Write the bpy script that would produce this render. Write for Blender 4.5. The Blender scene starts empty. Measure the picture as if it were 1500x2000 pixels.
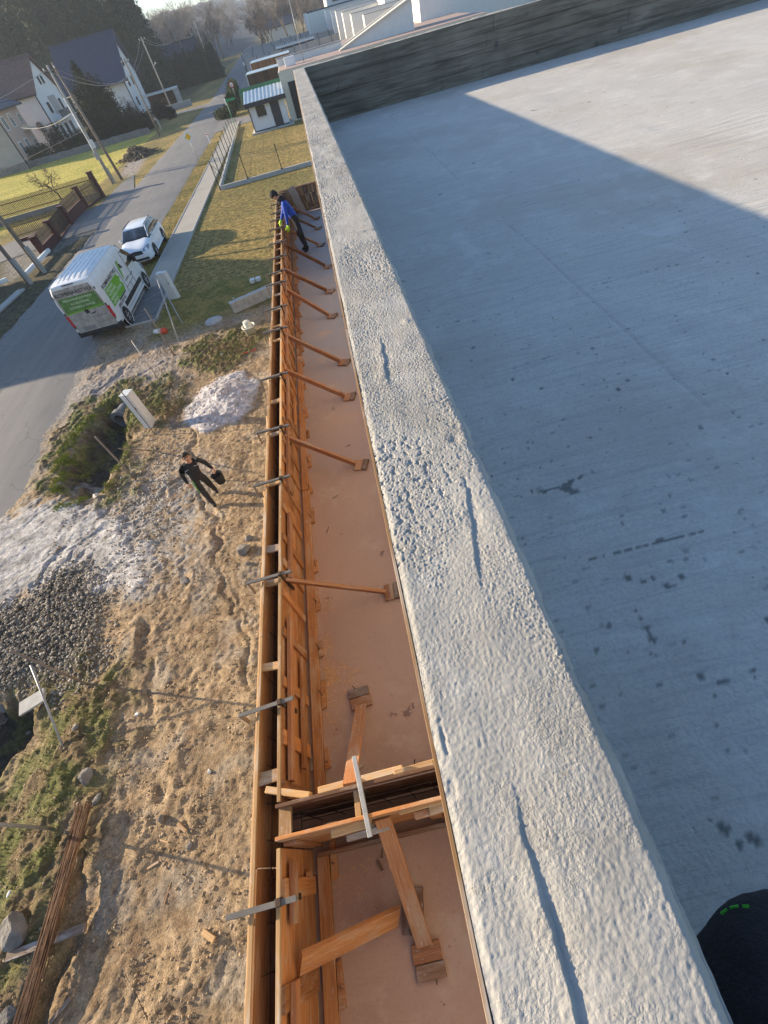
import bpy, bmesh, math, random
import numpy as np
from mathutils import Vector, Matrix
random.seed(7); RNG = np.random.RandomState(11)
S = bpy.context.scene
C = bpy.context.collection
# ------------------------------------------------------------------ camera
CAMH = 7.7
def _cam_axes(a, b, c):
    ca, sa, cb, sb, cc, sc = math.cos(a), math.sin(a), math.cos(b), math.sin(b), math.cos(c), math.sin(c)
    F = np.array([sa*cb, ca*cb, -sb]); R = np.array([ca, -sa, 0.0]); U = np.cross(R, F)
    return cc*R+sc*U, -sc*R+cc*U, F
AXR, AXU, AXF = _cam_axes(-0.04262086, 0.86933406, -0.28285327)
FPX, PPX, PPY = 838.93, 775.41, 1006.2
cam = bpy.data.objects.new('camera', bpy.data.cameras.new('camera'))
C.objects.link(cam); S.camera = cam
cam.matrix_world = Matrix(((AXR[0], AXU[0], -AXF[0], 0), (AXR[1], AXU[1], -AXF[1], 0), (AXR[2], AXU[2], -AXF[2], CAMH), (0, 0, 0, 1)))
cd = cam.data; cd.sensor_fit = 'VERTICAL'; cd.sensor_height = 36; cd.lens = FPX*36/2000
cd.shift_x = (750-PPX)/2000; cd.shift_y = (PPY-1000)/2000; cd.clip_start = 0.05; cd.clip_end = 6000
# ------------------------------------------------------------------ world, sun, exposure
SUN_EL, SUN_AZ = math.radians(15.8), (-0.95, 0.33)      # the sun stands to the left and slightly ahead
W = bpy.data.worlds.new('World'); S.world = W; W.use_nodes = True
nt = W.node_tree; bg = nt.nodes['Background']
sky = nt.nodes.new('ShaderNodeTexSky'); sky.sky_type = 'NISHITA'; sky.sun_disc = False
sky.sun_elevation = SUN_EL; sky.sun_rotation = math.atan2(SUN_AZ[0], SUN_AZ[1])
sky.air_density = 1.0; sky.dust_density = .6; sky.ozone_density = 3.5
nt.links.new(sky.outputs[0], bg.inputs[0]); bg.inputs[1].default_value = 0.11
sl = bpy.data.lights.new('sun', 'SUN'); sl.energy = 5.0; sl.angle = math.radians(0.6); sl.color = (1.0, 0.82, 0.58)
so = bpy.data.objects.new('sun', sl); C.objects.link(so)
_d = Vector((-SUN_AZ[0], -SUN_AZ[1], -math.tan(SUN_EL)*math.hypot(*SUN_AZ)))
so.rotation_euler = _d.to_track_quat('-Z', 'Y').to_euler(); so.location = (-30, 10, 40)
S.view_settings.view_transform = 'Standard'; S.view_settings.look = 'None'
S.view_settings.exposure = 1.32; S.view_settings.gamma = 1; S.view_settings.use_curve_mapping = False
S.render.engine = 'CYCLES'
# ------------------------------------------------------------------ survey helpers: a point of the photograph on a known plane
def ray(px, py): return (px-PPX)/FPX*AXR - (py-PPY)/FPX*AXU + AXF
def at(px, py, z=0.0):
    d = ray(px, py); t = (z-CAMH)/d[2]; return Vector((d[0]*t, d[1]*t, z))
def atY(px, py, Y):
    d = ray(px, py); t = Y/d[1]; return Vector((d[0]*t, Y, CAMH+d[2]*t))
def atX(px, py, X):
    d = ray(px, py); t = X/d[0]; return Vector((X, d[1]*t, CAMH+d[2]*t))
# ------------------------------------------------------------------ noise
_perm = np.random.RandomState(3).permutation(512)
_ga = np.random.RandomState(4).rand(512)*2*np.pi
def pn(x, y, seed=0):
    x = np.asarray(x, float); y = np.asarray(y, float)
    xi = np.floor(x).astype(int); yi = np.floor(y).astype(int); xf = x-xi; yf = y-yi
    u = xf*xf*xf*(xf*(xf*6-15)+10); v = yf*yf*yf*(yf*(yf*6-15)+10)
    def g(ix, iy, fx, fy):
        h = _perm[(ix+_perm[(iy+seed*37) & 511]) & 511]; a = _ga[h]
        return np.cos(a)*fx+np.sin(a)*fy
    a = g(xi, yi, xf, yf); b = g(xi+1, yi, xf-1, yf); c = g(xi, yi+1, xf, yf-1); d = g(xi+1, yi+1, xf-1, yf-1)
    return ((a*(1-u)+b*u)*(1-v)+(c*(1-u)+d*u)*v)*1.5
def fbm(x, y, oct=4, seed=0, gain=.5):
    s = 0; a = 1.0; f = 1.0
    for k in range(oct): s = s+a*pn(x*f, y*f, seed+k); a *= gain; f *= 2.03
    return s
def sstep(a, b, x):
    t = np.clip((x-a)/(b-a), 0, 1); return t*t*(3-2*t)
def poly_sd(x, y, P):
    """signed distance to a polygon, positive inside"""
    d = np.full(x.shape, 1e9); ins = np.zeros(x.shape, bool); n = len(P)
    for i in range(n):
        x0, y0 = P[i][0], P[i][1]; x1, y1 = P[(i+1) % n][0], P[(i+1) % n][1]
        ex, ey = x1-x0, y1-y0; L = ex*ex+ey*ey+1e-12
        t = np.clip(((x-x0)*ex+(y-y0)*ey)/L, 0, 1)
        d = np.minimum(d, np.hypot(x-x0-t*ex, y-y0-t*ey))
        c = ((y0 > y) != (y1 > y)); xx = x0+(y-y0)*ex/(ey if abs(ey) > 1e-9 else 1e-9)
        ins ^= (c & (x < xx))
    return np.where(ins, d, -d)
def line_d(x, y, P):
    d = np.full(x.shape, 1e9)
    for i in range(len(P)-1):
        x0, y0 = P[i][0], P[i][1]; ex, ey = P[i+1][0]-x0, P[i+1][1]-y0
        t = np.clip(((x-x0)*ex+(y-y0)*ey)/(ex*ex+ey*ey+1e-12), 0, 1)
        d = np.minimum(d, np.hypot(x-x0-t*ex, y-y0-t*ey))
    return d
# ------------------------------------------------------------------ materials
class NT:
    def __init__(s, name):
        s.m = bpy.data.materials.new(name); s.m.use_nodes = True; s.t = s.m.node_tree
        s.b = s.t.nodes['Principled BSDF']; s.coord = None
    def n(s, typ, **kw):
        o = s.t.nodes.new(typ)
        for k, v in kw.items():
            if k.startswith('i_'):
                key = k[2:]; key = int(key) if key.isdigit() else key
                o.inputs[key].default_value = v
            else: setattr(o, k, v)
        return o
    def l(s, a, b): s.t.links.new(a, b)
    def pos(s, scale=(1, 1, 1), src='Object', rot=(0, 0, 0)):
        tc = s.n('ShaderNodeTexCoord') if src != 'loc' else s.n('ShaderNodeAttribute', attribute_name='loc')
        mp = s.n('ShaderNodeMapping'); mp.inputs['Scale'].default_value = scale; mp.inputs['Rotation'].default_value = rot
        s.l(tc.outputs['Object' if src == 'Object' else ('Generated' if src == 'Generated' else 'Vector')], mp.inputs[0]); return mp.outputs[0]
    def noise(s, vec, sc, det=4, rough=.55, dist=0):
        o = s.n('ShaderNodeTexNoise'); o.inputs['Scale'].default_value = sc; o.inputs['Detail'].default_value = det
        o.inputs['Roughness'].default_value = rough; o.inputs['Distortion'].default_value = dist; s.l(vec, o.inputs[0]); return o.outputs[0]
    def ramp(s, fac, pts, interp='LINEAR'):
        o = s.n('ShaderNodeValToRGB'); e = o.color_ramp.elements; o.color_ramp.interpolation = interp
        while len(e) < len(pts): e.new(.5)
        for i, (p, c) in enumerate(pts):
            e[i].position = p; e[i].color = (c, c, c, 1) if isinstance(c, (int, float)) else (*c, 1)
        s.l(fac, o.inputs[0]); return o.outputs[0]
    def mix(s, fac, a, b, mode='MIX'):
        o = s.n('ShaderNodeMix', data_type='RGBA', blend_type=mode)
        for v, k in ((fac, 0), (a, 6), (b, 7)):
            if hasattr(v, 'links'): s.l(v, o.inputs[k])
            else: o.inputs[k].default_value = v if isinstance(v, (int, float)) else (*v, 1)
        return o.outputs[2]
    def math(s, op, a, b=0.0):
        o = s.n('ShaderNodeMath', operation=op)
        for i, v in enumerate((a, b)):
            if hasattr(v, 'links'): s.l(v, o.inputs[i])
            else: o.inputs[i].default_value = v
        return o.outputs[0]
    def attr(s, name, out='Color'):
        return s.n('ShaderNodeAttribute', attribute_name=name).outputs[out]
    def bump(s, h, strength=.3, dist=.01):
        o = s.n('ShaderNodeBump'); o.inputs['Strength'].default_value = strength; o.inputs['Distance'].default_value = dist
        s.l(h, o.inputs['Height']); s.l(o.outputs[0], s.b.inputs['Normal'])
    def done(s, col=None, rough=.8, metal=0, spec=.4):
        if col is not None:
            if hasattr(col, 'links'): s.l(col, s.b.inputs['Base Color'])
            else: s.b.inputs['Base Color'].default_value = (*col, 1)
        if hasattr(rough, 'links'): s.l(rough, s.b.inputs['Roughness'])
        else: s.b.inputs['Roughness'].default_value = rough
        s.b.inputs['Metallic'].default_value = metal
        s.b.inputs['Specular IOR Level'].default_value = spec
        return s.m
def mul(c, k): return tuple(min(1, v*k) for v in c)
def simple(name, c, rough=.7, metal=0, var=.18, sc=6, bump=.15, bd=.004, src='Object', fine=60):
    t = NT(name); p = t.pos(src=src)
    n1 = t.noise(p, sc, 5); n2 = t.noise(p, fine, 3)
    col = t.mix(t.ramp(n1, [(.3, 0.0), (.7, 1.0)]), mul(c, 1-var), mul(c, 1+var))
    col = t.mix(t.math('MULTIPLY', n2, .35), col, mul(c, .7))
    if bump: t.bump(t.math('ADD', n1, t.math('MULTIPLY', n2, .5)), bump, bd)
    return t.done(col, rough, metal)
def wood(name, c1, c2, dark, rough=.65, smear=None, wet=.0):
    t = NT(name); p = t.pos((1, 1, 1), 'loc')
    ps = t.pos((1.6, 26, 26), 'loc'); pf = t.pos((5, 150, 150), 'loc'); pk = t.pos((3.0, 9, 9), 'loc')
    g = t.noise(ps, 1.0, 5, .6, 1.2); f = t.noise(pf, 1.0, 3); k = t.noise(pk, 1.0, 2)
    col = t.mix(t.ramp(g, [(.3, 0.0), (.68, 1.0)]), c1, c2)
    col = t.mix(t.ramp(k, [(.68, 0.0), (.76, .75)]), col, dark)
    col = t.mix(t.ramp(f, [(.35, .45), (.6, 0.0)]), col, dark)
    r = t.attr('rnd', 'Fac')
    col = t.mix(1.0, col, t.ramp(r, [(0, (.55, .52, .50)), (.5, (.95, .96, .98)), (1, (1.2, 1.18, 1.14))]), 'MULTIPLY')
    if smear:
        m = t.noise(t.pos((2.0, 7, 7), 'loc'), 1.0, 5, .65)
        col = t.mix(t.ramp(m, [(.50, 0.0), (.66, .8)]), col, smear)
        cr = t.noise(t.pos((9, 40, 40), 'loc'), 1.0, 4, .7); col = t.mix(t.ramp(cr, [(.62, 0.0), (.70, .7)]), col, (.50, .46, .41))
    t.bump(t.math('ADD', g, f), .35, .0015)
    return t.done(col, rough, 0, .3)
M = {}
M['wood_orange'] = wood('wood_orange', (.58, .25, .08), (.42, .155, .045), (.19, .06, .02), smear=(.50, .30, .17))
M['wood_prop'] = wood('wood_prop', (.50, .22, .085), (.38, .14, .05), (.17, .06, .025), smear=(.42, .27, .17))
M['wood_form'] = wood('wood_form', (.42, .22, .095), (.30, .14, .055), (.12, .05, .02), smear=(.36, .25, .16))
M['wood_pale'] = wood('wood_pale', (.60, .39, .19), (.50, .29, .12), (.30, .15, .06), smear=(.50, .42, .34))
M['wood_grey'] = wood('wood_grey', (.40, .31, .24), (.30, .21, .15), (.14, .09, .06), smear=(.45, .42, .40))
M['wood_cut'] = wood('wood_cut', (.27, .14, .075), (.2, .1, .05), (.09, .04, .02), smear=(.34, .26, .2))
M['wood_dark'] = wood('wood_dark', (.07, .045, .03), (.045, .028, .02), (.02, .012, .01))
M['wood_fence'] = wood('wood_fence', (.30, .20, .10), (.22, .14, .07), (.1, .06, .03))
M['slat_brown'] = wood('slat_brown', (.10, .05, .02), (.07, .035, .015), (.03, .015, .008))
M['slat_orange'] = wood('slat_orange', (.34, .16, .05), (.26, .11, .03), (.1, .04, .01))
M['steel'] = simple('steel', (.13, .12, .11), .55, .0, .3, 9, .2, .001)
M['galv'] = simple('galv', (.38, .37, .36), .5, .35, .2, 12, .1, .001)
M['rebar'] = simple('rebar', (.16, .085, .045), .8, .2, .5, 14, .5, .002)
M['rust_dark'] = simple('rust_dark', (.055, .035, .025), .7, .3, .4, 9, .4, .002)
M['conc'] = simple('conc', (.38, .37, .35), .9, 0, .18, 5, .5, .004)
M['conc_dark'] = simple('conc_dark', (.20, .195, .19), .92, 0, .25, 3, .5, .004)
M['kerb'] = simple('kerb', (.42, .41, .38), .9, 0, .15, 7, .4, .004)
M['plaster_white'] = simple('plaster_white', (.72, .71, .68), .85, 0, .05, 1.5, .2, .004)
M['plaster_cream'] = simple('plaster_cream', (.68, .62, .50), .85, 0, .05, 1.5, .2, .004)
M['plaster_peach'] = simple('plaster_peach', (.60, .43, .34), .85, 0, .06, 1.2, .2, .004)
M['plaster_grey'] = simple('plaster_grey', (.40, .37, .34), .88, 0, .1, 1.2, .2, .004)
M['panel_white'] = simple('panel_white', (.70, .70, .70), .5, 0, .05, 2, .1, .003)
M['stone'] = simple('stone', (.22, .20, .175), .9, 0, .4, 3, .8, .03)
M['anthracite'] = simple('anthracite', (.035, .038, .045), .5, 0, .2, 3, .1)
M['black'] = simple('black', (.015, .015, .016), .5, 0, .2, 5, .1)
M['rubber'] = simple('rubber', (.02, .02, .021), .8, 0, .3, 20, .3, .003)
M['glass'] = NT('glass').done((.02, .025, .03), .06, 0, .8)
M['white_plastic'] = simple('white_plastic', (.66, .66, .64), .45, 0, .06, 4, .1)
M['tub'] = simple('tub', (.62, .60, .50), .5, 0, .08, 4, .1)
M['deck'] = simple('deck', (.42, .31, .26), .9, 0, .1, 3, .2)
M['red_plastic'] = simple('red_plastic', (.62, .07, .03), .5, 0, .1, 4, .1)
M['red_brown'] = simple('red_brown', (.085, .028, .022), .8, 0, .2, 4, .4)
M['green_sheet'] = simple('green_sheet', (.02, .16, .10), .5, 0, .12, 2, .1)
M['green_metal'] = simple('green_metal', (.012, .035, .025), .5, .2, .2, 4, .1)
M['roof_metal'] = simple('roof_metal', (.55, .60, .60), .35, .5, .08, 2, .1)
M['roof_blue'] = simple('roof_blue', (.028, .045, .085), .42, .1, .2, 1.5, .2)
M['roof_slate'] = simple('roof_slate', (.022, .035, .060), .45, .1, .25, 2.5, .2)
M['roof_red'] = simple('roof_red', (.15, .095, .085), .8, 0, .3, 3, .4, .02)
M['sign_yellow'] = simple('sign_yellow', (.85, .50, .02), .4, 0, .04, 3, 0)
M['sign_white'] = simple('sign_white', (.80, .80, .78), .4, 0, .04, 3, 0)
M['sign_red'] = simple('sign_red', (.55, .03, .05), .4, 0, .1, 3, 0)
M['sign_green'] = simple('sign_green', (.02, .22, .10), .45, 0, .1, 3, 0)
M['car_white'] = NT('car_white').done((.74, .76, .78), .22, 0, .6)
t = NT('van_white'); p = t.pos(); g = t.noise(p, 2.5, 5)
t.m and t.done(t.mix(t.ramp(g, [(.35, 0.0), (.7, .35)]), (.72, .72, .71), (.50, .48, .44)), .35, 0, .5); M['van_white'] = t.m
t = NT('van_dirty'); p = t.pos((1, 1, 1)); g = t.noise(p, 3.5, 6, .7)
M['van_dirty'] = t.done(t.mix(t.ramp(g, [(.35, .35), (.62, 1.0)]), (.52, .51, .50), (.25, .22, .19)), .6, 0, .3)
M['decal_green'] = simple('decal_green', (.16, .42, .025), .5, 0, .08, 3, 0)
M['decal_green_dirty'] = simple('decal_green_dirty', (.10, .20, .05), .7, 0, .5, 5, 0)
M['decal_pale'] = simple('decal_pale', (.62, .74, .52), .6, 0, .1, 3, 0)
M['decal_grey'] = simple('decal_grey', (.22, .22, .22), .6, 0, .2, 3, 0)
M['lamp_red'] = NT('lamp_red').done((.42, .015, .02), .2, 0, .6)
M['lamp_clear'] = NT('lamp_clear').done((.30, .33, .38), .15, .3, .7)
M['skin'] = simple('skin', (.50, .27, .19), .6, 0, .08, 20, 0)
M['hair'] = simple('hair', (.02, .014, .01), .8, 0, .3, 60, .4)
M['cloth_black'] = simple('cloth_black', (.020, .020, .025), .9, 0, .5, 9, 1.0, .012, fine=180)
M['cloth_brown'] = simple('cloth_brown', (.030, .024, .025), .85, 0, .3, 12, .5, .006)
M['cloth_blue'] = simple('cloth_blue', (.008, .055, .36), .7, 0, .2, 12, .5, .01)
M['glove'] = simple('glove', (.50, .75, .04), .7, 0, .1, 20, .1)
M['reflect'] = simple('reflect', (.55, .58, .62), .4, 0, .1, 20, 0)
M['logo_green'] = simple('logo_green', (.06, .42, .03), .6, 0, .1, 20, 0)
M['bark'] = simple('bark', (.10, .075, .055), .95, 0, .35, 4, .6, .02)
M['bark_pale'] = simple('bark_pale', (.20, .165, .13), .95, 0, .3, 4, .4, .02)
M['pole_wood'] = simple('pole_wood', (.22, .18, .15), .9, 0, .25, 5, .4, .01)
M['pole_conc'] = simple('pole_conc', (.36, .34, .31), .9, 0, .15, 3, .4, .01)
def vcol(name, rough=.9, nsc=8, amt=.3, bump=.5, bd=.01, spec=.25, nsc2=45):
    t = NT(name); p = t.pos(); n = t.noise(p, nsc, 8, .72); n2 = t.noise(p, nsc2, 6, .7)
    k = t.ramp(n, [(.36, 1-amt), (.64, 1+amt)]); k2 = t.ramp(n2, [(.36, 1-amt*.8), (.64, 1+amt*.8)])
    col = t.mix(1.0, t.mix(1.0, t.attr('col'), k, 'MULTIPLY'), k2, 'MULTIPLY')
    if bump: t.bump(t.math('ADD', n, n2), bump, bd)
    return t.done(col, rough, 0, spec)
M['dirt'] = vcol('dirt', .95, 7, .38, 1.0, .03)
M['ground_far'] = vcol('ground_far', .95, 3.2, .62, 1.0, .10, nsc2=14)
M['pebble'] = vcol('pebble', .9, 30, .2, .3, .003)
def leafmat(name):
    t = NT(name); oi = t.n('ShaderNodeObjectInfo')
    col = t.mix(1.0, t.attr('col'), t.ramp(oi.outputs['Random'], [(0, .75), (1, 1.25)]), 'MULTIPLY')
    return t.done(col, .8, 0, .2)
M['leaf'] = leafmat('leaf')
# ------------------------------------------------------------------ objects
def set_attrs(me, loc=None, rnd=None, col=None):
    if loc is not None:
        a = me.attributes.new('loc', 'FLOAT_VECTOR', 'POINT'); a.data.foreach_set('vector', np.asarray(loc, np.float32).ravel())
    if rnd is not None:
        a = me.attributes.new('rnd', 'FLOAT', 'POINT'); a.data.foreach_set('value', np.asarray(rnd, np.float32).ravel())
    if col is not None:
        a = me.attributes.new('col', 'FLOAT_COLOR', 'POINT'); c = np.ones((len(me.vertices), 4), np.float32); c[:, :3] = col
        a.data.foreach_set('color', c.ravel())
def tag(o, label=None, cat=None, group=None, kind=None):
    if label: o['label'] = label
    if cat: o['category'] = cat
    if group: o['group'] = group
    if kind: o['kind'] = kind
    return o
def thing(name, label, cat, loc=(0, 0, 0), rotz=0, group=None):
    o = bpy.data.objects.new(name, None); C.objects.link(o); o.location = loc; o.rotation_euler = (0, 0, rotz)
    o.empty_display_size = .1
    return tag(o, label, cat, group)
def lmat(o): return Matrix.Translation(o.location) @ Matrix.Rotation(o.rotation_euler.z, 4, 'Z')
def link(name, me, mat=None, parent=None, world=False):
    """world=True: the mesh was laid out in world coordinates although its parent is not at the origin"""
    if mat is not None:
        for m in (mat if isinstance(mat, (list, tuple)) else [mat]): me.materials.append(M[m] if isinstance(m, str) else m)
    o = bpy.data.objects.new(name, me); C.objects.link(o)
    if parent is not None:
        o.parent = parent
        if world:
            top = parent
            while top.parent: top = top.parent
            me.transform(lmat(top).inverted())
    return o
def dup(root, loc, rotz=None, label=None, group=None, scale=None):
    r = root.copy(); C.objects.link(r); r.location = loc
    if rotz is not None: r.rotation_euler = (0, 0, rotz)
    if scale is not None: r.scale = scale if not isinstance(scale, (int, float)) else (scale,)*3
    if label: r['label'] = label
    if group: r['group'] = group
    for ch in list(root.children):
        c = ch.copy(); C.objects.link(c); c.parent = r
        for g in ch.children:
            d = g.copy(); C.objects.link(d); d.parent = c
    return r
class MB:
    """collects boards, bars, tubes; every piece carries its own grain coordinates"""
    def __init__(s): s.v = []; s.f = []; s.m = []; s.loc = []; s.rnd = []; s.sm = []; s.cur = 0
    def _add(s, vs, fs, locs=None, smooth=False):
        b = len(s.v); s.v += [tuple(v) for v in vs]; s.f += [tuple(b+i for i in f) for f in fs]
        s.m += [s.cur]*len(fs); s.sm += [smooth]*len(fs)
        r = random.random(); off = (random.uniform(0, 50), random.uniform(0, 50), random.uniform(0, 50))
        if locs is None: locs = vs
        s.loc += [(l[0]+off[0], l[1]+off[1], l[2]+off[2]) for l in locs]; s.rnd += [r]*len(vs)
        return s
    def board(s, p0, p1, w, t, up=(0, 0, 1), ch=None, trap=0):
        """chamfered board from p0 to p1, w across, t along 'up'"""
        p0 = Vector(p0); p1 = Vector(p1); a = (p1-p0); L = a.length; a.normalize(); up = Vector(up)
        side = a.cross(up)
        if side.length < 1e-4: side = a.cross(Vector((1, 0, 0)))
        side.normalize(); u = side.cross(a).normalized()
        if ch is None: ch = min(w, t, L)*.08
        vs = []; lo = []
        def P(x, y, z): vs.append(p0+a*x+side*y+u*z); lo.append((x, y, z))
        hw, ht = w/2, t/2
        for (x, dx) in ((0, ch), (L, -ch)):
            for sy in (-1, 1):
                for sz in (-1, 1):
                    P(x, sy*(hw-ch), sz*(ht-ch)); P(x+dx, sy*hw, sz*(ht-ch)); P(x+dx, sy*(hw-ch), sz*ht)
        # index: end e(0,1)*12 + (sy,sz) k*3 + c
        def I(e, sy, sz, c): return e*12+((sy > 0)*2+(sz > 0))*3+c
        fs = [(I(0, -1, -1, 0), I(0, -1, 1, 0), I(0, 1, 1, 0), I(0, 1, -1, 0)), (I(1, -1, -1, 0), I(1, 1, -1, 0), I(1, 1, 1, 0), I(1, -1, 1, 0))]
        for sy in (-1, 1):
            q = (I(0, sy, -1, 1), I(1, sy, -1, 1), I(1, sy, 1, 1), I(0, sy, 1, 1)); fs.append(q if sy > 0 else q[::-1])
        for sz in (-1, 1):
            q = (I(0, -1, sz, 2), I(1, -1, sz, 2), I(1, 1, sz, 2), I(0, 1, sz, 2)); fs.append(q if sz > 0 else q[::-1])
        for sy in (-1, 1):
            for sz in (-1, 1):
                fs.append((I(0, sy, sz, 1), I(1, sy, sz, 1), I(1, sy, sz, 2), I(0, sy, sz, 2)))
        for e in (0, 1):
            for sy in (-1, 1): fs.append((I(e, sy, -1, 0), I(e, sy, 1, 0), I(e, sy, 1, 1), I(e, sy, -1, 1)))
            for sz in (-1, 1): fs.append((I(e, -1, sz, 0), I(e, 1, sz, 0), I(e, 1, sz, 2), I(e, -1, sz, 2)))
            for sy in (-1, 1):
                for sz in (-1, 1): fs.append((I(e, sy, sz, 0), I(e, sy, sz, 1), I(e, sy, sz, 2)))
        return s._add(vs, fs, lo)
    def box(s, x0, x1, y0, y1, z0, z1, ch=0):
        dims = [(x1-x0, 0), (y1-y0, 1), (z1-z0, 2)]; ax = max(dims)[1]
        cx, cy, cz = (x0+x1)/2, (y0+y1)/2, (z0+z1)/2
        if ax == 0: return s.board((x0, cy, cz), (x1, cy, cz), y1-y0, z1-z0, (0, 0, 1), ch if ch else .0005)
        if ax == 1: return s.board((cx, y0, cz), (cx, y1, cz), x1-x0, z1-z0, (0, 0, 1), ch if ch else .0005)
        return s.board((cx, cy, z0), (cx, cy, z1), y1-y0, x1-x0, (1, 0, 0), ch if ch else .0005)
    def poly(s, pts, faces=None, smooth=False): return s._add(pts, faces or [tuple(range(len(pts)))], None, smooth)
    def prism(s, pts, d):
        """closed outline pts (3D) extruded by vector d"""
        n = len(pts); d = Vector(d); q = [Vector(p) for p in pts]+[Vector(p)+d for p in pts]
        fs = [tuple(range(n))[::-1], tuple(range(n, 2*n))]+[(i, (i+1) % n, n+(i+1) % n, n+i) for i in range(n)]
        return s._add(q, fs)
    def tube(s, pts, r, n=8, cap=True, smooth=True):
        pts = [Vector(p) for p in pts]; rs = r if isinstance(r, (list, tuple)) else [r]*len(pts)
        vs = []; lo = []; L = 0; ref = None
        for i, p in enumerate(pts):
            a = (pts[min(i+1, len(pts)-1)]-pts[max(i-1, 0)]); a.normalize()
            if ref is None: ref = Vector((0, 0, 1)) if abs(a.z) < .9 else Vector((1, 0, 0))
            s1 = a.cross(ref).normalized(); s2 = s1.cross(a).normalized(); ref = s2
            if i: L += (p-pts[i-1]).length
            for k in range(n):
                c, d = math.cos(2*math.pi*k/n), math.sin(2*math.pi*k/n); vs.append(p+(s1*c+s2*d)*rs[i]); lo.append((L, c*rs[i], d*rs[i]))
        fs = [(i*n+k, i*n+(k+1) % n, (i+1)*n+(k+1) % n, (i+1)*n+k) for i in range(len(pts)-1) for k in range(n)]
        if cap: fs += [tuple(range(n))[::-1], tuple(range((len(pts)-1)*n, len(pts)*n))]
        return s._add(vs, fs, lo, smooth)
    def lathe(s, c, prof, n=24, axis='z', cap=True):
        vs = []
        for (r, h) in prof:
            for k in range(n):
                a = 2*math.pi*k/n; x, y = r*math.cos(a), r*math.sin(a)
                vs.append((c[0]+x, c[1]+y, c[2]+h) if axis == 'z' else ((c[0]+h, c[1]+x, c[2]+y) if axis == 'x' else (c[0]+x, c[1]+h, c[2]+y)))
        fs = [(i*n+k, i*n+(k+1) % n, (i+1)*n+(k+1) % n, (i+1)*n+k) for i in range(len(prof)-1) for k in range(n)]
        if cap: fs += [tuple(range(n))[::-1], tuple(range((len(prof)-1)*n, len(prof)*n))]
        return s._add(vs, fs, None, True)
    def mesh(s, name='m'):
        me = bpy.data.meshes.new(name); me.from_pydata(s.v, [], s.f)
        if len(s.f) < 3000:
            b = bmesh.new(); b.from_mesh(me); bmesh.ops.recalc_face_normals(b, faces=b.faces); b.to_mesh(me); b.free()
        me.polygons.foreach_set('material_index', s.m); me.polygons.foreach_set('use_smooth', s.sm)
        set_attrs(me, s.loc, s.rnd); return me
    def build(s, name, mat, parent=None, world=False):
        return link(name, s.mesh(name), mat, parent, world)
def fastmesh(name, V, F, col=None, smooth=False):
    """V (n,3), F (m,k) arrays"""
    me = bpy.data.meshes.new(name); V = np.asarray(V, np.float32); F = np.asarray(F, np.int32); k = F.shape[1]
    me.vertices.add(len(V)); me.vertices.foreach_set('co', V.ravel())
    me.loops.add(F.size); me.loops.foreach_set('vertex_index', F.ravel())
    me.polygons.add(len(F)); me.polygons.foreach_set('loop_start', np.arange(len(F), dtype=np.int32)*k)
    if smooth: me.polygons.foreach_set('use_smooth', np.ones(len(F), bool))
    me.update(calc_edges=True)
    if col is not None: set_attrs(me, col=col)
    return me
def gridmesh(name, xs, ys, Z, col=None, keep=None, smooth=True, X=None, Y=None):
    gx, gy = np.meshgrid(xs, ys)
    if X is not None: gx = X
    if Y is not None: gy = Y
    V = np.stack([gx, gy, Z], -1).reshape(-1, 3); nx, ny = len(xs), len(ys)
    i = (np.arange(ny-1)[:, None]*nx+np.arange(nx-1)[None, :]).ravel()
    if keep is not None: i = i[keep.ravel()]
    F = np.stack([i, i+1, i+nx+1, i+nx], -1)
    return fastmesh(name, V, F, None if col is None else col.reshape(-1, 3), smooth)
_ico = bmesh.new(); bmesh.ops.create_icosphere(_ico, subdivisions=1, radius=1)
ICO_V = np.array([v.co[:] for v in _ico.verts]); ICO_F = np.array([[v.index for v in f.verts] for f in _ico.faces]); _ico.free()
def stones(name, P, R, COL, squash=.6):
    n = len(P); V = ICO_V[None]*(1+RNG.uniform(-.28, .28, (n, 12, 1))); V = V*RNG.uniform(.65, 1.25, (n, 1, 3)); V[:, :, 2] *= squash
    a = RNG.uniform(0, 6.28, n); c, s_ = np.cos(a)[:, None], np.sin(a)[:, None]
    tl = RNG.uniform(-.5, .5, n)[:, None]
    x = V[:, :, 0]*c-V[:, :, 1]*s_; y = V[:, :, 0]*s_+V[:, :, 1]*c; z = V[:, :, 2]+x*tl*.6
    V = np.stack([x, y, z], -1)*R[:, None, None]+P[:, None, :]
    F = (ICO_F[None]+(np.arange(n)*12)[:, None, None]).reshape(-1, 3)
    col = np.repeat(COL[:, None, :], 12, 1)
    return fastmesh(name, V.reshape(-1, 3), F, col.reshape(-1, 3))
def blades(name, P, H, COL, wid=.35, lean=.8, wmin=.004):
    n = len(P); a = RNG.uniform(0, 6.28, n); w = np.maximum(H*wid*RNG.uniform(.15, .4, n), wmin); l = RNG.uniform(0, lean, n)*H; b = RNG.uniform(0, 6.28, n)
    d = np.stack([np.cos(a)*w, np.sin(a)*w, np.zeros(n)], -1); top = np.stack([np.cos(b)*l, np.sin(b)*l, H], -1)
    V = np.stack([P-d, P+d, P+top], 1).reshape(-1, 3); F = np.arange(3*n).reshape(-1, 3)
    c = np.repeat(COL[:, None, :], 3, 1);
    return fastmesh(name, V, F, c.reshape(-1, 3))
ORD = ['nearest', 'second', 'third', 'fourth', 'fifth', 'sixth', 'seventh', 'eighth', 'ninth', 'tenth', 'eleventh', 'twelfth', 'thirteenth', 'fourteenth', 'fifteenth', 'sixteenth', 'seventeenth', 'eighteenth', 'nineteenth', 'twentieth']
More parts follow.
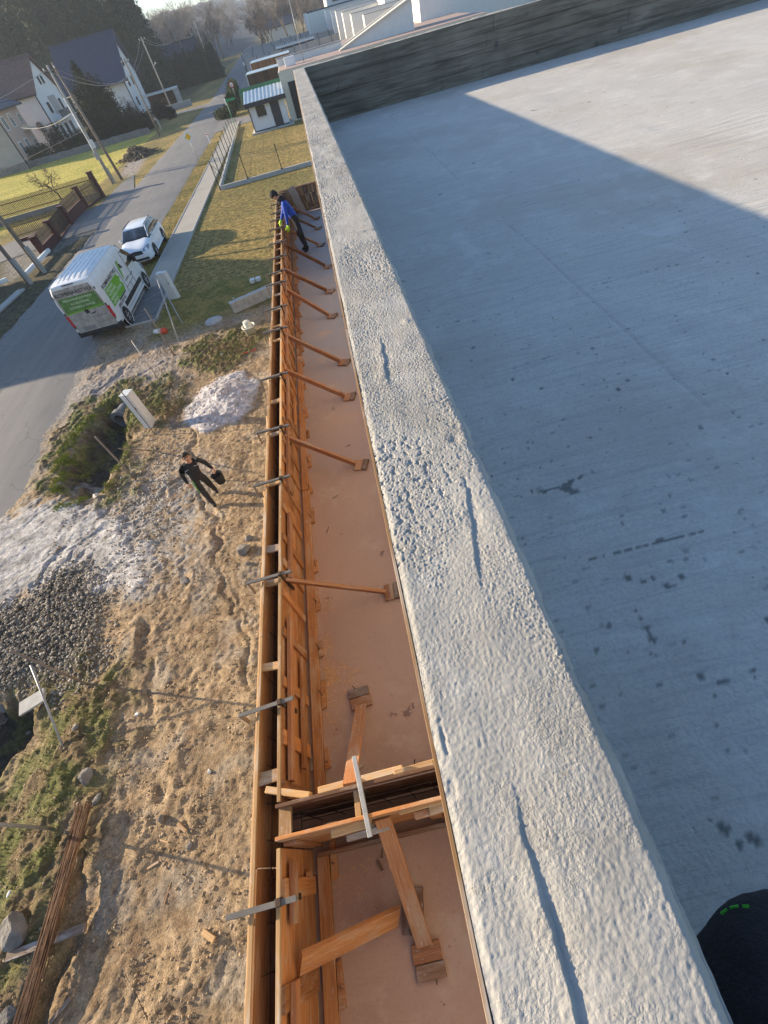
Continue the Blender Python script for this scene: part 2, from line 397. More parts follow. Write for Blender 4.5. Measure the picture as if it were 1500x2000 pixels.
# ================================================================== GROUND
XR0, XR1 = -18.4, -12.2            # the road's edges
SX0, SX1, SY0, SY1 = -12.6, -1.9, -2.2, 24.5
def pxpoly(l): return [at(*q) for q in l]
def cmix(a, b, k): return a*(1-k[..., None])+b*k[..., None]
A = lambda *c: np.array(c, float)
step = .034
xs = np.arange(SX0, SX1+.001, step); ys = np.concatenate([np.arange(SY0, 15, step), np.arange(15, SY1+.01, .055)]); ys[-1] = SY1; xs[-1] = SX1
gx, gy = np.meshgrid(xs, ys)
wob = fbm(gx*1.3, gy*1.3, 3, 20)*.22; wx, wy = gx+wob, gy+fbm(gx*1.3+9, gy*1.3, 3, 21)*.22
edge = np.minimum(np.minimum(gx-SX0, SX1-gx), np.minimum(gy-SY0, SY1-gy))
# masks from the survey
DITCH = pxpoly([(258, 800), (250, 778), (218, 782), (192, 808), (150, 850), (120, 905), (108, 950), (128, 985), (165, 975), (205, 955), (236, 905), (250, 850)])
m_ditch = sstep(-.10, .45, poly_sd(wx, wy, DITCH))
DITCH2 = pxpoly([(-120, 1340), (-20, 1352), (38, 1366), (46, 1400), (24, 1440), (-8, 1480), (-50, 1540), (-170, 1650)])
m_ditch2 = sstep(-.1, .4, poly_sd(wx, wy, DITCH2))
PALE = pxpoly([(-60, 1060), (20, 1010), (70, 985), (130, 985), (200, 1000), (260, 1030), (300, 1090), (285, 1150), (205, 1150), (150, 1110), (80, 1150), (-20, 1200), (-160, 1240)])
m_pale = sstep(-.35, .35, poly_sd(wx, wy, PALE)+fbm(gx*2.5, gy*2.5, 4, 5)*.35)
BAL = pxpoly([(-160, 1235), (20, 1195), (90, 1150), (140, 1110), (185, 1130), (200, 1190), (190, 1260), (170, 1320), (90, 1330), (10, 1340), (-100, 1400), (-200, 1400)])
m_bal = sstep(-.18, .22, poly_sd(wx, wy, BAL))
PILE = at(436, 783); m_pile = np.clip(1-np.hypot((wx-PILE.x)/1.35, (wy-PILE.y)/1.75), 0, 1)
m_grass = np.zeros(gx.shape)
for P, w in (([(0, 1500), (60, 1330), (160, 1300), (240, 1330), (260, 1430), (200, 1500), (180, 1600), (130, 1700), (90, 1900), (60, 2060), (-200, 2060), (-300, 1500)], .5),
             ([(150, 790), (250, 740), (330, 740), (330, 800), (260, 850), (270, 900), (262, 970), (200, 985), (215, 930), (240, 870), (225, 800), (160, 840), (110, 920), (70, 960), (110, 850)], .35),
             ([(350, 680), (470, 640), (520, 640), (500, 690), (430, 730), (350, 720)], .35),
             ([(250, 750), (340, 745), (350, 800), (310, 830)], .3)):
    m_grass = np.maximum(m_grass, sstep(-w, w, poly_sd(wx, wy, pxpoly(P))+fbm(gx*1.7, gy*1.7, 4, 8)*.5))
GRASSY = 19.6                                             # lawn begins here
m_lawn = sstep(19.2, 21.2, wy-.12*(gx+6))*sstep(-9.3, -8.9, wx)
m_grass = np.maximum(m_grass, m_lawn)
m_road = sstep(-11.3, -12.1, wx+.35*fbm(gx*.6, gy*.6, 3, 33))   # towards the road the earth thins out
# heights
z = .060*fbm(gx*.55, gy*.55, 3, 1)+.010*fbm(gx*2.1, gy*2.1, 5, 2, .6)+.010*fbm(gx*7, gy*7, 4, 12, .7)+.0045*RNG.normal(0, 1, gx.shape)
rough = sstep(-.2, .5, fbm(gx*.9, gy*.9, 3, 15)); z += rough*.014*np.abs(fbm(gx*13, gy*13, 3, 14, .7))
for k in range(300):                                      # footprints and clod dents
    cx, cy = RNG.uniform(-7.6, -2), RNG.uniform(-1, 14); i0 = int((cy-.25-SY0)/step); j0 = int((cx-.25-SX0)/step)
    sl_ = (slice(max(i0, 0), max(i0, 0)+15), slice(max(j0, 0), max(j0, 0)+15))
    a = RNG.uniform(0, 3.14); dx, dy = gx[sl_]-cx, gy[sl_]-cy; u = dx*math.cos(a)+dy*math.sin(a); v = -dx*math.sin(a)+dy*math.cos(a)
    r = np.hypot(u/.14, v/.065); z[sl_] += -.018*np.exp(-r**2*1.2)+.006*np.exp(-(r-1.5)**2*3)
def rut(P, wd, dp):
    global z
    d = line_d(wx, wy, [at(*q) for q in P]); e = fbm(gx*4, gy*4, 2, 50)*.5+1
    d = d*(1+.5*fbm(gx*1.4, gy*1.4, 2, 51)); e = e*sstep(-.7, .1, fbm(gx*.8, gy*.8, 2, 52)+.15)
    z = z-dp*np.exp(-(d/wd)**2)*e+dp*.35*np.exp(-((d-wd*2)/wd)**2)*e
rut([(372, 830), (380, 900), (385, 950), (408, 1010), (425, 1080), (440, 1150), (470, 1230), (492, 1330)], .07, .055)
rut([(400, 980), (425, 1050), (447, 1120), (480, 1200)], .06, .03)
rut([(272, 1225), (292, 1290), (300, 1345), (300, 1420), (305, 1500), (312, 1560)], .11, .07)
rut([(180, 735), (240, 690), (300, 655)], .12, .06); rut([(195, 760), (255, 710), (320, 672)], .10, .05); rut([(215, 790), (250, 745), (330, 700)], .09, .05)
rut([(330, 960), (365, 930), (395, 905)], .06, .05); rut([(335, 1000), (380, 970), (400, 950)], .05, .04)
rut([(115, 1090), (180, 1050), (250, 1030)], .06, .05); rut([(60, 1180), (90, 1110), (150, 1060)], .08, .06); rut([(95, 1165), (125, 1105), (170, 1060)], .06, .05)
z = z*(1-m_pale*.55)+m_pale*.06+m_pale*.022*np.abs(fbm(gx*1.0+gy*.6+.5*fbm(gx, gy, 2, 39), gy*2.5-gx*1.6+fbm(gx*.7, gy*.7, 3, 38), 5, 40))
z += m_pile**.9*.34*(1+.12*fbm(gx*3, gy*3, 3, 41))+(m_pile > 0)*.03*np.abs(pn(gx*5+fbm(gx*2, gy*2, 2, 42), gy*5, 43))
z += m_bal*(.05+.03*fbm(gx*12, gy*12, 2, 44))
z += m_grass*.05*(1-m_lawn)*(1+fbm(gx*5, gy*5, 3, 45))
bank = sstep(-7.0, -8.6, wx)*sstep(5.3, 3.2, wy); z -= bank*.35
z -= m_ditch*(.10+.62*sstep(-10.7, -9.3, wx))+m_ditch2*.6; z += m_ditch*.10*sstep(-9.4, -10.2, wx)*fbm(gx*3.5, gy*3.5, 4, 46)
TRENCH = pxpoly([(165, 1650), (182, 1700), (180, 1780), (150, 1860), (110, 1960), (90, 2060), (40, 2060), (90, 1900), (130, 1750)])
z -= sstep(-.05, .15, poly_sd(wx, wy, TRENCH))*.16
z = np.maximum(z, -.02+0*z)*(1-np.maximum(np.maximum(m_ditch, m_ditch2), np.maximum(bank, .6)))+z*np.maximum(np.maximum(m_ditch, m_ditch2), np.maximum(bank, .6))
z = z*(1-m_road)+m_road*(.012*fbm(gx*3, gy*3, 3, 60)-.02)
z *= sstep(0, .7, edge); z = z-.02*(1-sstep(0, .7, edge))
Zsite = z
def ground_z(x, y):
    if not (SX0 < x < SX1 and SY0 < y < SY1): return -.02
    j = min(max(int(np.searchsorted(xs, x))-1, 0), len(xs)-2); i = min(max(int(np.searchsorted(ys, y))-1, 0), len(ys)-2)
    return float(Zsite[i, j])
def gz_arr(x, y):
    j = np.clip(np.searchsorted(xs, x)-1, 0, len(xs)-1); i = np.clip(np.searchsorted(ys, y)-1, 0, len(ys)-1); return Zsite[i, j]
# colours of the materials lying there
n1 = sstep(-.5, .6, fbm(gx*.8, gy*.8, 5, 70)); n2 = sstep(-.4, .5, fbm(gx*4, gy*4, 4, 71)); n3 = sstep(.1, .55, fbm(gx*1.1+4, gy*1.1, 4, 72))
col = cmix(A(.375, .265, .155), A(.265, .185, .108), n1); col = cmix(col, A(.42, .315, .205), n2*.45); col = cmix(col, A(.33, .28, .22), n3*.6)
col = cmix(col, A(.20, .125, .07), sstep(.35, .6, fbm(gx*2.2, gy*2.2, 4, 73))*.55)
col = cmix(col, A(.43, .38, .33), sstep(-.6, .1, 3.0-wx*0-np.abs(wy-12.5))*.0)
grey = sstep(-1.5, -.2, -np.abs(wy-16.5)/2.2+.6*fbm(gx, gy, 3, 75))*sstep(-6, -8.5, wx); col = cmix(col, A(.34, .31, .29), grey*.7)
gravelly = sstep(-9.5, -8, wx)*sstep(-4.4, -6, wx)*sstep(11.5, 9.5, wy)*sstep(5.5, 7, wy); col = cmix(col, A(.37, .345, .315), gravelly*.85*np.clip(n2+.2, 0, 1))
col = cmix(col, A(.50, .475, .45), m_pale); col = cmix(col, A(.30, .285, .27), m_pale*sstep(-.15, .35, fbm(gx*1.3+gy*.8, gy*2.6-gx*1.6, 5, 76))*.85)
col = cmix(col, A(.50, .47, .47), sstep(0, .12, m_pile)); col = cmix(col, A(.11, .095, .075), m_bal)
gcol = cmix(A(.17, .12, .06), A(.12, .13, .035), sstep(-.4, .4, fbm(gx*1.6, gy*1.6, 4, 77)))
col = cmix(col, gcol, m_grass*.9)
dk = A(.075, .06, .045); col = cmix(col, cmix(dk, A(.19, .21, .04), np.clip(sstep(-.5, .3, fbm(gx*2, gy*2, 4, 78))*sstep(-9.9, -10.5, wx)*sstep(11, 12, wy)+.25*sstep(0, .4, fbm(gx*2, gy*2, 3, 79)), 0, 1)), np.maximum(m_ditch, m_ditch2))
col = cmix(col, A(.40, .38, .37), m_ditch*sstep(.05, .3, fbm(gx*1.5+3, gy*1.5, 4, 79))*sstep(12.2, 11.2, wy)*.8)
lawnc = cmix(A(.34, .24, .07), A(.20, .17, .045), sstep(-.5, .5, fbm(gx*1.2, gy*1.2, 4, 80))); col = cmix(col, lawnc, m_lawn)
col = cmix(col, A(.25, .235, .215), m_road)
jx = RNG.uniform(-.3, .3, gx.shape)*step*(edge > .1); jy = RNG.uniform(-.3, .3, gx.shape)*step*(edge > .1)
col = col*RNG.uniform(.86, 1.14, gx.shape)[..., None]
site = link('ground_of_the_building_site', gridmesh('site', xs, ys, z, col, smooth=False, X=gx+jx, Y=gy+jy), 'dirt'); site['kind'] = 'structure'
# the wide ground round the site
def outer_ground():
    gxs = np.unique(np.round(np.concatenate([np.linspace(-700, -120, 22), np.linspace(-120, -26, 48), np.arange(-26, SX0, .5), [SX0, SX1], np.arange(-1.4, 12, 1.2), np.linspace(12, 300, 14)]), 4))
    gys = np.unique(np.round(np.concatenate([np.linspace(-400, -8, 12), [SY0], np.arange(-1, SY1, 1.5), [SY1], np.arange(SY1+.6, 62, .6), np.arange(62, 130, 2), np.linspace(130, 1250, 70)]), 4))
    gxs = gxs[np.concatenate([[True], np.diff(gxs) > .02])]; gys = gys[np.concatenate([[True], np.diff(gys) > .02])]
    X, Y = np.meshgrid(gxs, gys)
    cx = (gxs[:-1]+gxs[1:])/2; cy = (gys[:-1]+gys[1:])/2
    inside = ((cx > SX0-.01) & (cx < SX1+.01))[None, :] & ((cy > SY0-.01) & (cy < SY1+.01))[:, None]
    Z = np.full(X.shape, -.02)
    # ditch on the left verge
    D2 = [at(205, 452), at(160, 500), at(130, 545), at(90, 600), at(30, 650), at(-60, 720)]
    d = line_d(X, Y, D2); Z -= .7*np.exp(-(d/.8)**2)
    # forest hill on the left and far hills
    h = sstep(-4, -70, X+.2*Y)*sstep(156, 235, Y)*34; h += sstep(-20, -120, X)*sstep(330, 520, Y)*10
    h += sstep(450, 1100, Y)*28*(1+.35*fbm(X*.004, Y*.004, 3, 5)); Z += h*(1+.15*fbm(X*.02, Y*.02, 3, 6))
    n = sstep(-.5, .5, fbm(X*.25, Y*.25, 4, 90)); nn = sstep(-.3, .4, fbm(X*.9, Y*.9, 3, 91))
    c = cmix(A(.34, .24, .08), A(.20, .165, .05), n)                         # winter grass
    left = (X < -24)*1.0*sstep(50, 54, Y)*sstep(101, 99, Y); c = cmix(c, cmix(A(.52, .43, .09), A(.38, .34, .06), n), left)
    verge = ((X < XR0) & (X > -26))*sstep(48, 40, Y); c = cmix(c, cmix(A(.075, .07, .04), A(.10, .085, .055), nn), verge*.9)
    path = sstep(.0, .5, poly_sd(X, Y, [at(*q) for q in [(0, 565), (150, 470), (250, 425), (232, 402), (150, 445), (115, 455), (0, 500)]])); c = cmix(c, A(.22, .20, .17), path)
    p2 = sstep(.0, .6, poly_sd(X, Y, [at(*q) for q in [(-60, 455), (60, 440), (160, 405), (250, 395), (235, 380), (170, 405), (90, 430), (-60, 480)]])); c = cmix(c, A(.24, .22, .20), p2*0)
    dv = sstep(.0, .6, poly_sd(X, Y, [at(*q) for q in [(225, 350), (255, 300), (300, 290), (270, 340)]])); c = cmix(c, A(.33, .28, .24), dv)
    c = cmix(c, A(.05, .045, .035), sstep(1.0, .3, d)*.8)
    c = cmix(c, A(.05, .05, .03), sstep(1, 6, h)); c = cmix(c, A(.07, .075, .075), sstep(320, 420, Y)*sstep(-14, -30, X+0*Y))
    ga = sstep(97, 104, Y)*sstep(-24, -28, X)*(Y < 330); c = cmix(c, A(.075, .085, .035), ga*.8)
    c = cmix(c, A(.27, .27, .27), sstep(118, 122, Y)*sstep(-15, -12, X)*(X < 60)*(Y < 330))
    return gridmesh('ground', gxs, gys, Z, c, keep=~inside)
o = link('ground', outer_ground(), 'ground_far'); o['kind'] = 'structure'
# ---- road
t = NT('asphalt'); p = t.pos(); n = t.noise(p, .35, 5, .6); f = t.noise(p, 30, 3); w = t.noise(t.pos((2.2, .18, 1)), 1.0, 4, .6)
vo = t.n('ShaderNodeTexVoronoi', feature='DISTANCE_TO_EDGE'); vo.inputs['Scale'].default_value = .55
dv = t.n('ShaderNodeVectorMath', operation='ADD'); nz = t.n('ShaderNodeTexNoise'); nz.inputs['Scale'].default_value = 1.2; nz.inputs['Detail'].default_value = 5
t.l(p, nz.inputs[0]); t.l(p, dv.inputs[0]); t.l(nz.outputs[1], dv.inputs[1]); t.l(dv.outputs[0], vo.inputs['Vector'])
crack = t.math('MULTIPLY', t.ramp(vo.outputs[0], [(0, 1.0), (.018, 0.0)]), t.ramp(n, [(.48, 0.0), (.6, 1.0)]))
c = t.mix(t.ramp(n, [(.3, 0.0), (.7, 1.0)]), (.165, .160, .155), (.225, .215, .205)); c = t.mix(t.ramp(w, [(.4, 0.0), (.65, .6)]), c, (.265, .25, .23))
c = t.mix(t.math('MULTIPLY', f, .5), c, (.11, .108, .105)); c = t.mix(t.math('MULTIPLY', crack, .8), c, (.06, .055, .05))
t.bump(t.math('SUBTRACT', f, crack), .5, .006); M['asphalt'] = t.done(c, .85, 0, .35)
def roadmesh():
    Y = np.concatenate([np.arange(-30, 60, .3), np.arange(60, 170, 1.5), np.linspace(170, 1000, 60)])
    bend = np.where(Y > 130, -(Y-130)*.035, 0)
    xl = XR0+bend+.18*fbm(Y*.5, Y*0, 4, 1)+.08*fbm(Y*2.5, Y*0, 3, 2)-sstep(20, 5, Y)*.5; xr = XR1+bend+.10*fbm(Y*.5, Y*0+5, 4, 3)+.10*fbm(Y*2.5, Y*0+5, 3, 4)+sstep(21, 12, Y)*.75-sstep(10, 5, Y)*.6
    U = np.linspace(0, 1, 9); X = xl[:, None]*(1-U)+xr[:, None]*U; YY = np.repeat(Y[:, None], 9, 1)
    Z = .02+.05*(1-(2*U-1)**2)[None]+0*X; Z[:, 0] = -.03; Z[:, -1] = -.03
    return gridmesh('road', U, Y, Z, None, X=X, Y=YY)
o = link('road', roadmesh(), 'asphalt'); o['kind'] = 'structure'
# side street at Y 84 .. 92 and its apron
m = MB(); m.poly([(-13.2, 77.5, .012), (-9.2, 79.2, .012), (-2, 79.4, .012), (12, 79.4, .012), (12, 86, .012), (-8.5, 86, .012), (-11, 88.5, .012), (-13.2, 91, .012)])
m.build('side_street', 'asphalt')['kind'] = 'structure'
m = MB(); m.poly([at(195, 400, .012), at(235, 360, .012), at(262, 340, .012), at(262, 415, .012), at(215, 440, .012), at(160, 455, .012), at(-20, 520, .012), at(-20, 490, .012)])
m.build('driveway', 'asphalt')['kind'] = 'structure'
m = MB(); m.poly([(-60, 125, .012), (-16, 116, .012), (-16, 121, .012), (-60, 131, .012)])
m.build('side_lane', 'asphalt')['kind'] = 'structure'
# ---- pavement of cast slabs with kerbs
pv = thing('pavement', None, None, (0, 0, 0)); pv['kind'] = 'structure'; y = 26.2; k = 0
while y < 82:
    L = 2.0; m = MB(); m.box(-10.66, -9.26, y+.006, y+L-.006, .0, .075+random.uniform(-.004, .004), .006)
    m.build('slab', 'paving', pv) if 'paving' in M else None
    if 'paving' not in M:
        t = NT('paving'); p = t.pos(); n = t.noise(p, .8, 5); f = t.noise(p, 25, 3)
        c = t.mix(t.ramp(n, [(.3, 0.0), (.7, 1.0)]), (.36, .33, .28), (.42, .385, .33)); c = t.mix(t.math('MULTIPLY', f, .4), c, (.26, .24, .2)); t.bump(f, .3, .004); M['paving'] = t.done(c, .9)
        m.build('slab', 'paving', pv)
    for x0 in (-10.75, -9.25):
        m = MB(); m.box(x0, x0+.08, y+.004, y+L-.004, -.02, .10, .008); m.build('kerbstone', 'kerb', pv)
    y += L
for y0 in (21.6, 23.8):                                   # the unfinished bit in front: kerbs round a bed of dark gravel
    for x0 in (-10.75, -9.25):
        m = MB(); m.box(x0, x0+.08, y0+.2, y0+2.3, -.02, .10, .008); m.build('kerbstone', 'kerb', pv)
m = MB(); m.box(-10.66, -9.26, 21.7, 21.78, -.02, .10, .008); m.build('kerbstone', 'kerb', pv)
m = MB(); m.box(-10.66, -9.26, 21.79, 26.19, -.01, .055); m.build('gravel_bed', 'conc_dark', pv)
# ================================================================== THE HOUSE UNDER CONSTRUCTION
ROOF, TERR, PTOP = 6.08, 3.10, 7.0
hs = thing('unfinished_house', 'unfinished concrete house under the roof terrace and the lower terrace', 'building', (3, 8, 0))
m = MB(); m.box(-1.78, 15, -3.0, 19.75, -.2, 2.85); m.build('ground_floor_wall', 'conc', hs, True)
m = MB(); m.box(0.0, 15, -3.0, 12.95, 3.12, 5.85); m.build('upper_floor_wall', 'conc', hs, True)
m = MB(); m.box(-.02, 15, -3.0, 13.1, 5.85, 6.02); m.build('roof_edge', 'conc', hs, True)
# terrace floor
t = NT('terrace_floor'); p = t.pos(); n = t.noise(p, .6, 5, .6); f = t.noise(p, 55, 3); s = t.noise(t.pos((1.2, 26, 1)), 1.0, 3, .5, .8); b = t.noise(p, .9, 3)
c = t.mix(t.ramp(n, [(.3, 0.0), (.7, 1.0)]), (.56, .32, .20), (.44, .255, .17)); c = t.mix(t.math('MULTIPLY', f, .35), c, (.22, .125, .09))
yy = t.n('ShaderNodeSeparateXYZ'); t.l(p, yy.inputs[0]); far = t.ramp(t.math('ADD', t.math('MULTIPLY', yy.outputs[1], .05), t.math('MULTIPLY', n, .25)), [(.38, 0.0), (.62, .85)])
c = t.mix(far, c, (.34, .31, .30))  # floor warm near, greyer far: bounce light off the timber put into the colour
d = t.noise(p, 3.1, 6, .75); dm = t.math('MULTIPLY', t.ramp(d, [(.50, 0.0), (.62, 1.0)]), t.ramp(t.noise(p, 1.1, 2), [(.45, 0.0), (.55, .7)])); c = t.mix(dm, c, (.50, .33, .22))
st = t.noise(p, 2.6, 5, .7); c = t.mix(t.ramp(st, [(.645, 0.0), (.67, .75)]), c, (.15, .08, .06)); sp = t.noise(p, 38, 3, .7); c = t.mix(t.ramp(sp, [(.66, 0.0), (.70, .7)]), c, (.16, .09, .06))
t.bump(t.math('ADD', t.math('MULTIPLY', t.math('MULTIPLY', s, t.ramp(b, [(.5, 0.0), (.6, 1.0)])), 1.0), t.math('MULTIPLY', f, .35)), .6, .006)
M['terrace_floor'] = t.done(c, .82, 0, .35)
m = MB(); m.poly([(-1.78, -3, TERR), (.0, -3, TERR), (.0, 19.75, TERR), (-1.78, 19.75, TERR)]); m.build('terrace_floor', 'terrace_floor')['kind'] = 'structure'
# roof floor: brushed concrete
t = NT('roof_concrete'); p = t.pos(); n = t.noise(p, .35, 5, .55); n2 = t.noise(p, 1.6, 5, .6)
br = t.noise(t.pos((2.0, 34, 1), rot=(0, 0, .12)), 1.0, 5, .65, .6); f = t.noise(p, 70, 4, .65); pit = t.noise(p, 14, 3, .7); pit2 = t.noise(p, 4.5, 4, .75)
c = t.mix(t.ramp(n, [(.3, 0.0), (.7, 1.0)]), (.60, .565, .50), (.50, .475, .43)); c = t.mix(t.ramp(n2, [(.45, 0.0), (.7, .5)]), c, (.66, .63, .57))
c = t.mix(t.ramp(t.noise(p, .8, 4), [(.58, 0.0), (.72, .35)]), c, (.43, .39, .33))
c = t.mix(t.ramp(br, [(.3, .6), (.52, 0.0)]), c, (.36, .35, .34)); c = t.mix(t.ramp(f, [(.35, .45), (.55, 0.0)]), c, (.34, .33, .32))
dark = t.math('MULTIPLY', t.ramp(pit, [(.68, 0.0), (.71, 1.0)]), t.ramp(n2, [(.42, 0.0), (.55, 1.0)])); d2 = t.math('MULTIPLY', t.ramp(pit2, [(.66, 0.0), (.68, 1.0)]), t.ramp(n, [(.5, 0.0), (.6, 1.0)]))
c = t.mix(t.math('MULTIPLY', t.math('MAXIMUM', dark, d2), .75), c, (.09, .09, .095))
da = t.noise(t.pos((2.2, 17, 1), rot=(0, 0, .10)), 1.0, 5, .7, .4); dash = t.math('MULTIPLY', t.ramp(da, [(.655, 0.0), (.69, 1.0)]), t.ramp(t.noise(p, .9, 3), [(.46, 0.0), (.58, 1.0)]))
c = t.mix(t.math('MULTIPLY', dash, .7), c, (.11, .11, .11)); c = t.mix(t.ramp(t.noise(p, .55, 5, .65), [(.5, 0.0), (.66, .5)]), c, (.40, .355, .29)); c = t.mix(t.ramp(t.noise(p, 2.4, 6, .7), [(.54, 0.0), (.68, .35)]), c, (.70, .68, .63))
hh = t.math('SUBTRACT', t.math('ADD', t.math('MULTIPLY', br, 1.0), t.math('MULTIPLY', f, .6)), t.math('MULTIPLY', dark, .6)); t.bump(hh, .8, .010)
c = t.mix(t.math('MULTIPLY', t.attr('rnd', 'Fac'), .8), c, (.10, .098, .09)); M['roof_concrete'] = t.done(c, .85, 0, .35)
rx = np.unique(np.concatenate([np.arange(.15, 3, .0115), np.arange(3, 15.01, .12)])); ry = np.concatenate([np.arange(-.6, 5, .0115), np.arange(5, 6, .02), np.arange(6, 12.96, .06)])
X, Y = np.meshgrid(rx, ry); Z = ROOF+.006*fbm(X*.7, Y*.7, 3, 1)+.0045*fbm(X*1.5, Y*14, 3, 2)*sstep(-.4, .3, fbm(X*.8, Y*.8, 2, 12))+.0015*fbm(X*6, Y*9, 3, 3)
for xx in (1.62, 4.1, 6.8, 9.5): Z -= .008*np.exp(-((X-xx-.03*pn(Y*.7, Y*0, 3))/.012)**2)*(pn(Y*1.2, Y*0+xx, 8) > -.25)
Z -= .006*np.exp(-((X-.2)/.05)**2)*0
SD = np.zeros(X.shape); rs0 = np.random.RandomState(5)
def blot(x, y, rr, k=1.0, asp=1.0):
    global SD
    j0, j1 = np.searchsorted(rx, [x-3*rr, x+3*rr]); i0, i1 = np.searchsorted(ry, [y-3*rr, y+3*rr]); a = X[i0:i1, j0:j1]; b = Y[i0:i1, j0:j1]
    if a.size: SD[i0:i1, j0:j1] = np.maximum(SD[i0:i1, j0:j1], k*sstep(1.15, .85, np.hypot((a-x)/rr, (b-y)/rr*asp)*(1+.45*fbm(a*22, b*22, 2, 9))))
for px_, py_, rr in ((1105, 955, .045), (1118, 962, .03), (1225, 1130, .022), (1256, 1137, .018), (1331, 1128, .024), (1300, 1146, .018), (1276, 1130, .014), (1470, 1640, .022), (1440, 1650, .018), (1415, 1620, .02), (1275, 1250, .02), (1040, 960, .014), (1010, 935, .012), (985, 905, .012), (1078, 900, .014), (1055, 915, .012), (1395, 1360, .014), (1365, 1320, .02), (1500, 1210, .02), (1210, 760, .02), (1180, 742, .015), (860, 380, .03), (925, 318, .03)):
    q = at(px_, py_, ROOF); blot(q.x, q.y, rr*.62)
def dashes(a, b, n_, rr):
    A_, B_ = at(*a, ROOF), at(*b, ROOF)
    for k in range(n_):
        t_ = rs0.rand(); blot(A_.x+(B_.x-A_.x)*t_, A_.y+(B_.y-A_.y)*t_+rs0.normal(0, .003), rr*rs0.uniform(.4, 1.1), 1, 4)
dashes((1060, 962), (1150, 925), 22, .018); dashes((1150, 1092), (1370, 1040), 40, .016); dashes((1240, 1192), (1278, 1252), 16, .014); dashes((960, 880), (1060, 860), 12, .012); dashes((1400, 1335), (1500, 1300), 12, .014); dashes((1205, 1290), (1380, 1245), 14, .009); dashes((1150, 560), (1420, 490), 16, .02); dashes((850, 640), (900, 625), 9, .02)
for k in range(620): blot(rs0.uniform(.25, 3.0), abs(rs0.normal(0, 2.2)), rs0.uniform(.004, .013), rs0.uniform(.4, .9), rs0.uniform(1, 2))
Z -= SD*.0015
me_ = gridmesh('roof', rx, ry, Z); set_attrs(me_, rnd=SD.ravel())
o = link('roof_floor', me_, 'roof_concrete'); o['kind'] = 'structure'
# ---- parapet: rough cast top, in view from half a metre
t = NT('parapet_concrete'); p = t.pos(); n = t.noise(p, 2.2, 5, .6); f = t.noise(p, 300, 4, .7); g = t.noise(p, 75, 5, .65)
c = t.mix(t.ramp(n, [(.3, 0.0), (.7, 1.0)]), (.31, .29, .25), (.42, .395, .345)); c = t.mix(t.ramp(g, [(.35, .35), (.6, 0.0)]), c, (.34, .33, .31)); c = t.mix(t.math('MULTIPLY', f, .25), c, (.6, .59, .57))
c = t.mix(t.ramp(t.noise(p, 5, 3), [(.6, 0.0), (.75, .35)]), c, (.42, .36, .27))
vo = t.n('ShaderNodeTexVoronoi'); vo.inputs['Scale'].default_value = 210; wv = t.n('ShaderNodeVectorMath', operation='ADD'); wn = t.n('ShaderNodeTexNoise'); wn.inputs['Scale'].default_value = 90; t.l(p, wn.inputs[0]); ws = t.n('ShaderNodeVectorMath', operation='SCALE'); ws.inputs['Scale'].default_value = .012; t.l(wn.outputs[1], ws.inputs[0]); t.l(p, wv.inputs[0]); t.l(ws.outputs[0], wv.inputs[1]); t.l(wv.outputs[0], vo.inputs['Vector'])
cm = t.ramp(t.noise(p, 7, 4, .6), [(.42, .12), (.56, 1.0)]); pits = t.math('MULTIPLY', t.ramp(t.noise(p, 75, 4, .7), [(.60, 0.0), (.68, 1.0)]), cm)
hgt = t.math('SUBTRACT', t.math('SUBTRACT', t.math('MULTIPLY', t.math('ADD', f, g), t.math('ADD', t.math('MULTIPLY', cm, .65), .4)), t.math('MULTIPLY', t.math('MULTIPLY', vo.outputs[0], 1.0), cm)), t.math('MULTIPLY', pits, 1.5))
c = t.mix(t.math('MULTIPLY', pits, .55), c, (.20, .185, .16)); c = t.mix(t.ramp(t.noise(p, 9, 6, .7), [(.52, 0.0), (.66, .45)]), c, (.56, .535, .48)); c = t.mix(t.ramp(t.noise(p, 3.1, 5, .7), [(.50, 0.0), (.66, .55)]), c, (.27, .25, .215))  # pits are sunk by bump and also darkened, shade painted into the hollows
t.bump(hgt, .8, .0016); M['parapet_concrete'] = t.done(c, .9, 0, .3)
PX0, PX1 = -.047, .197
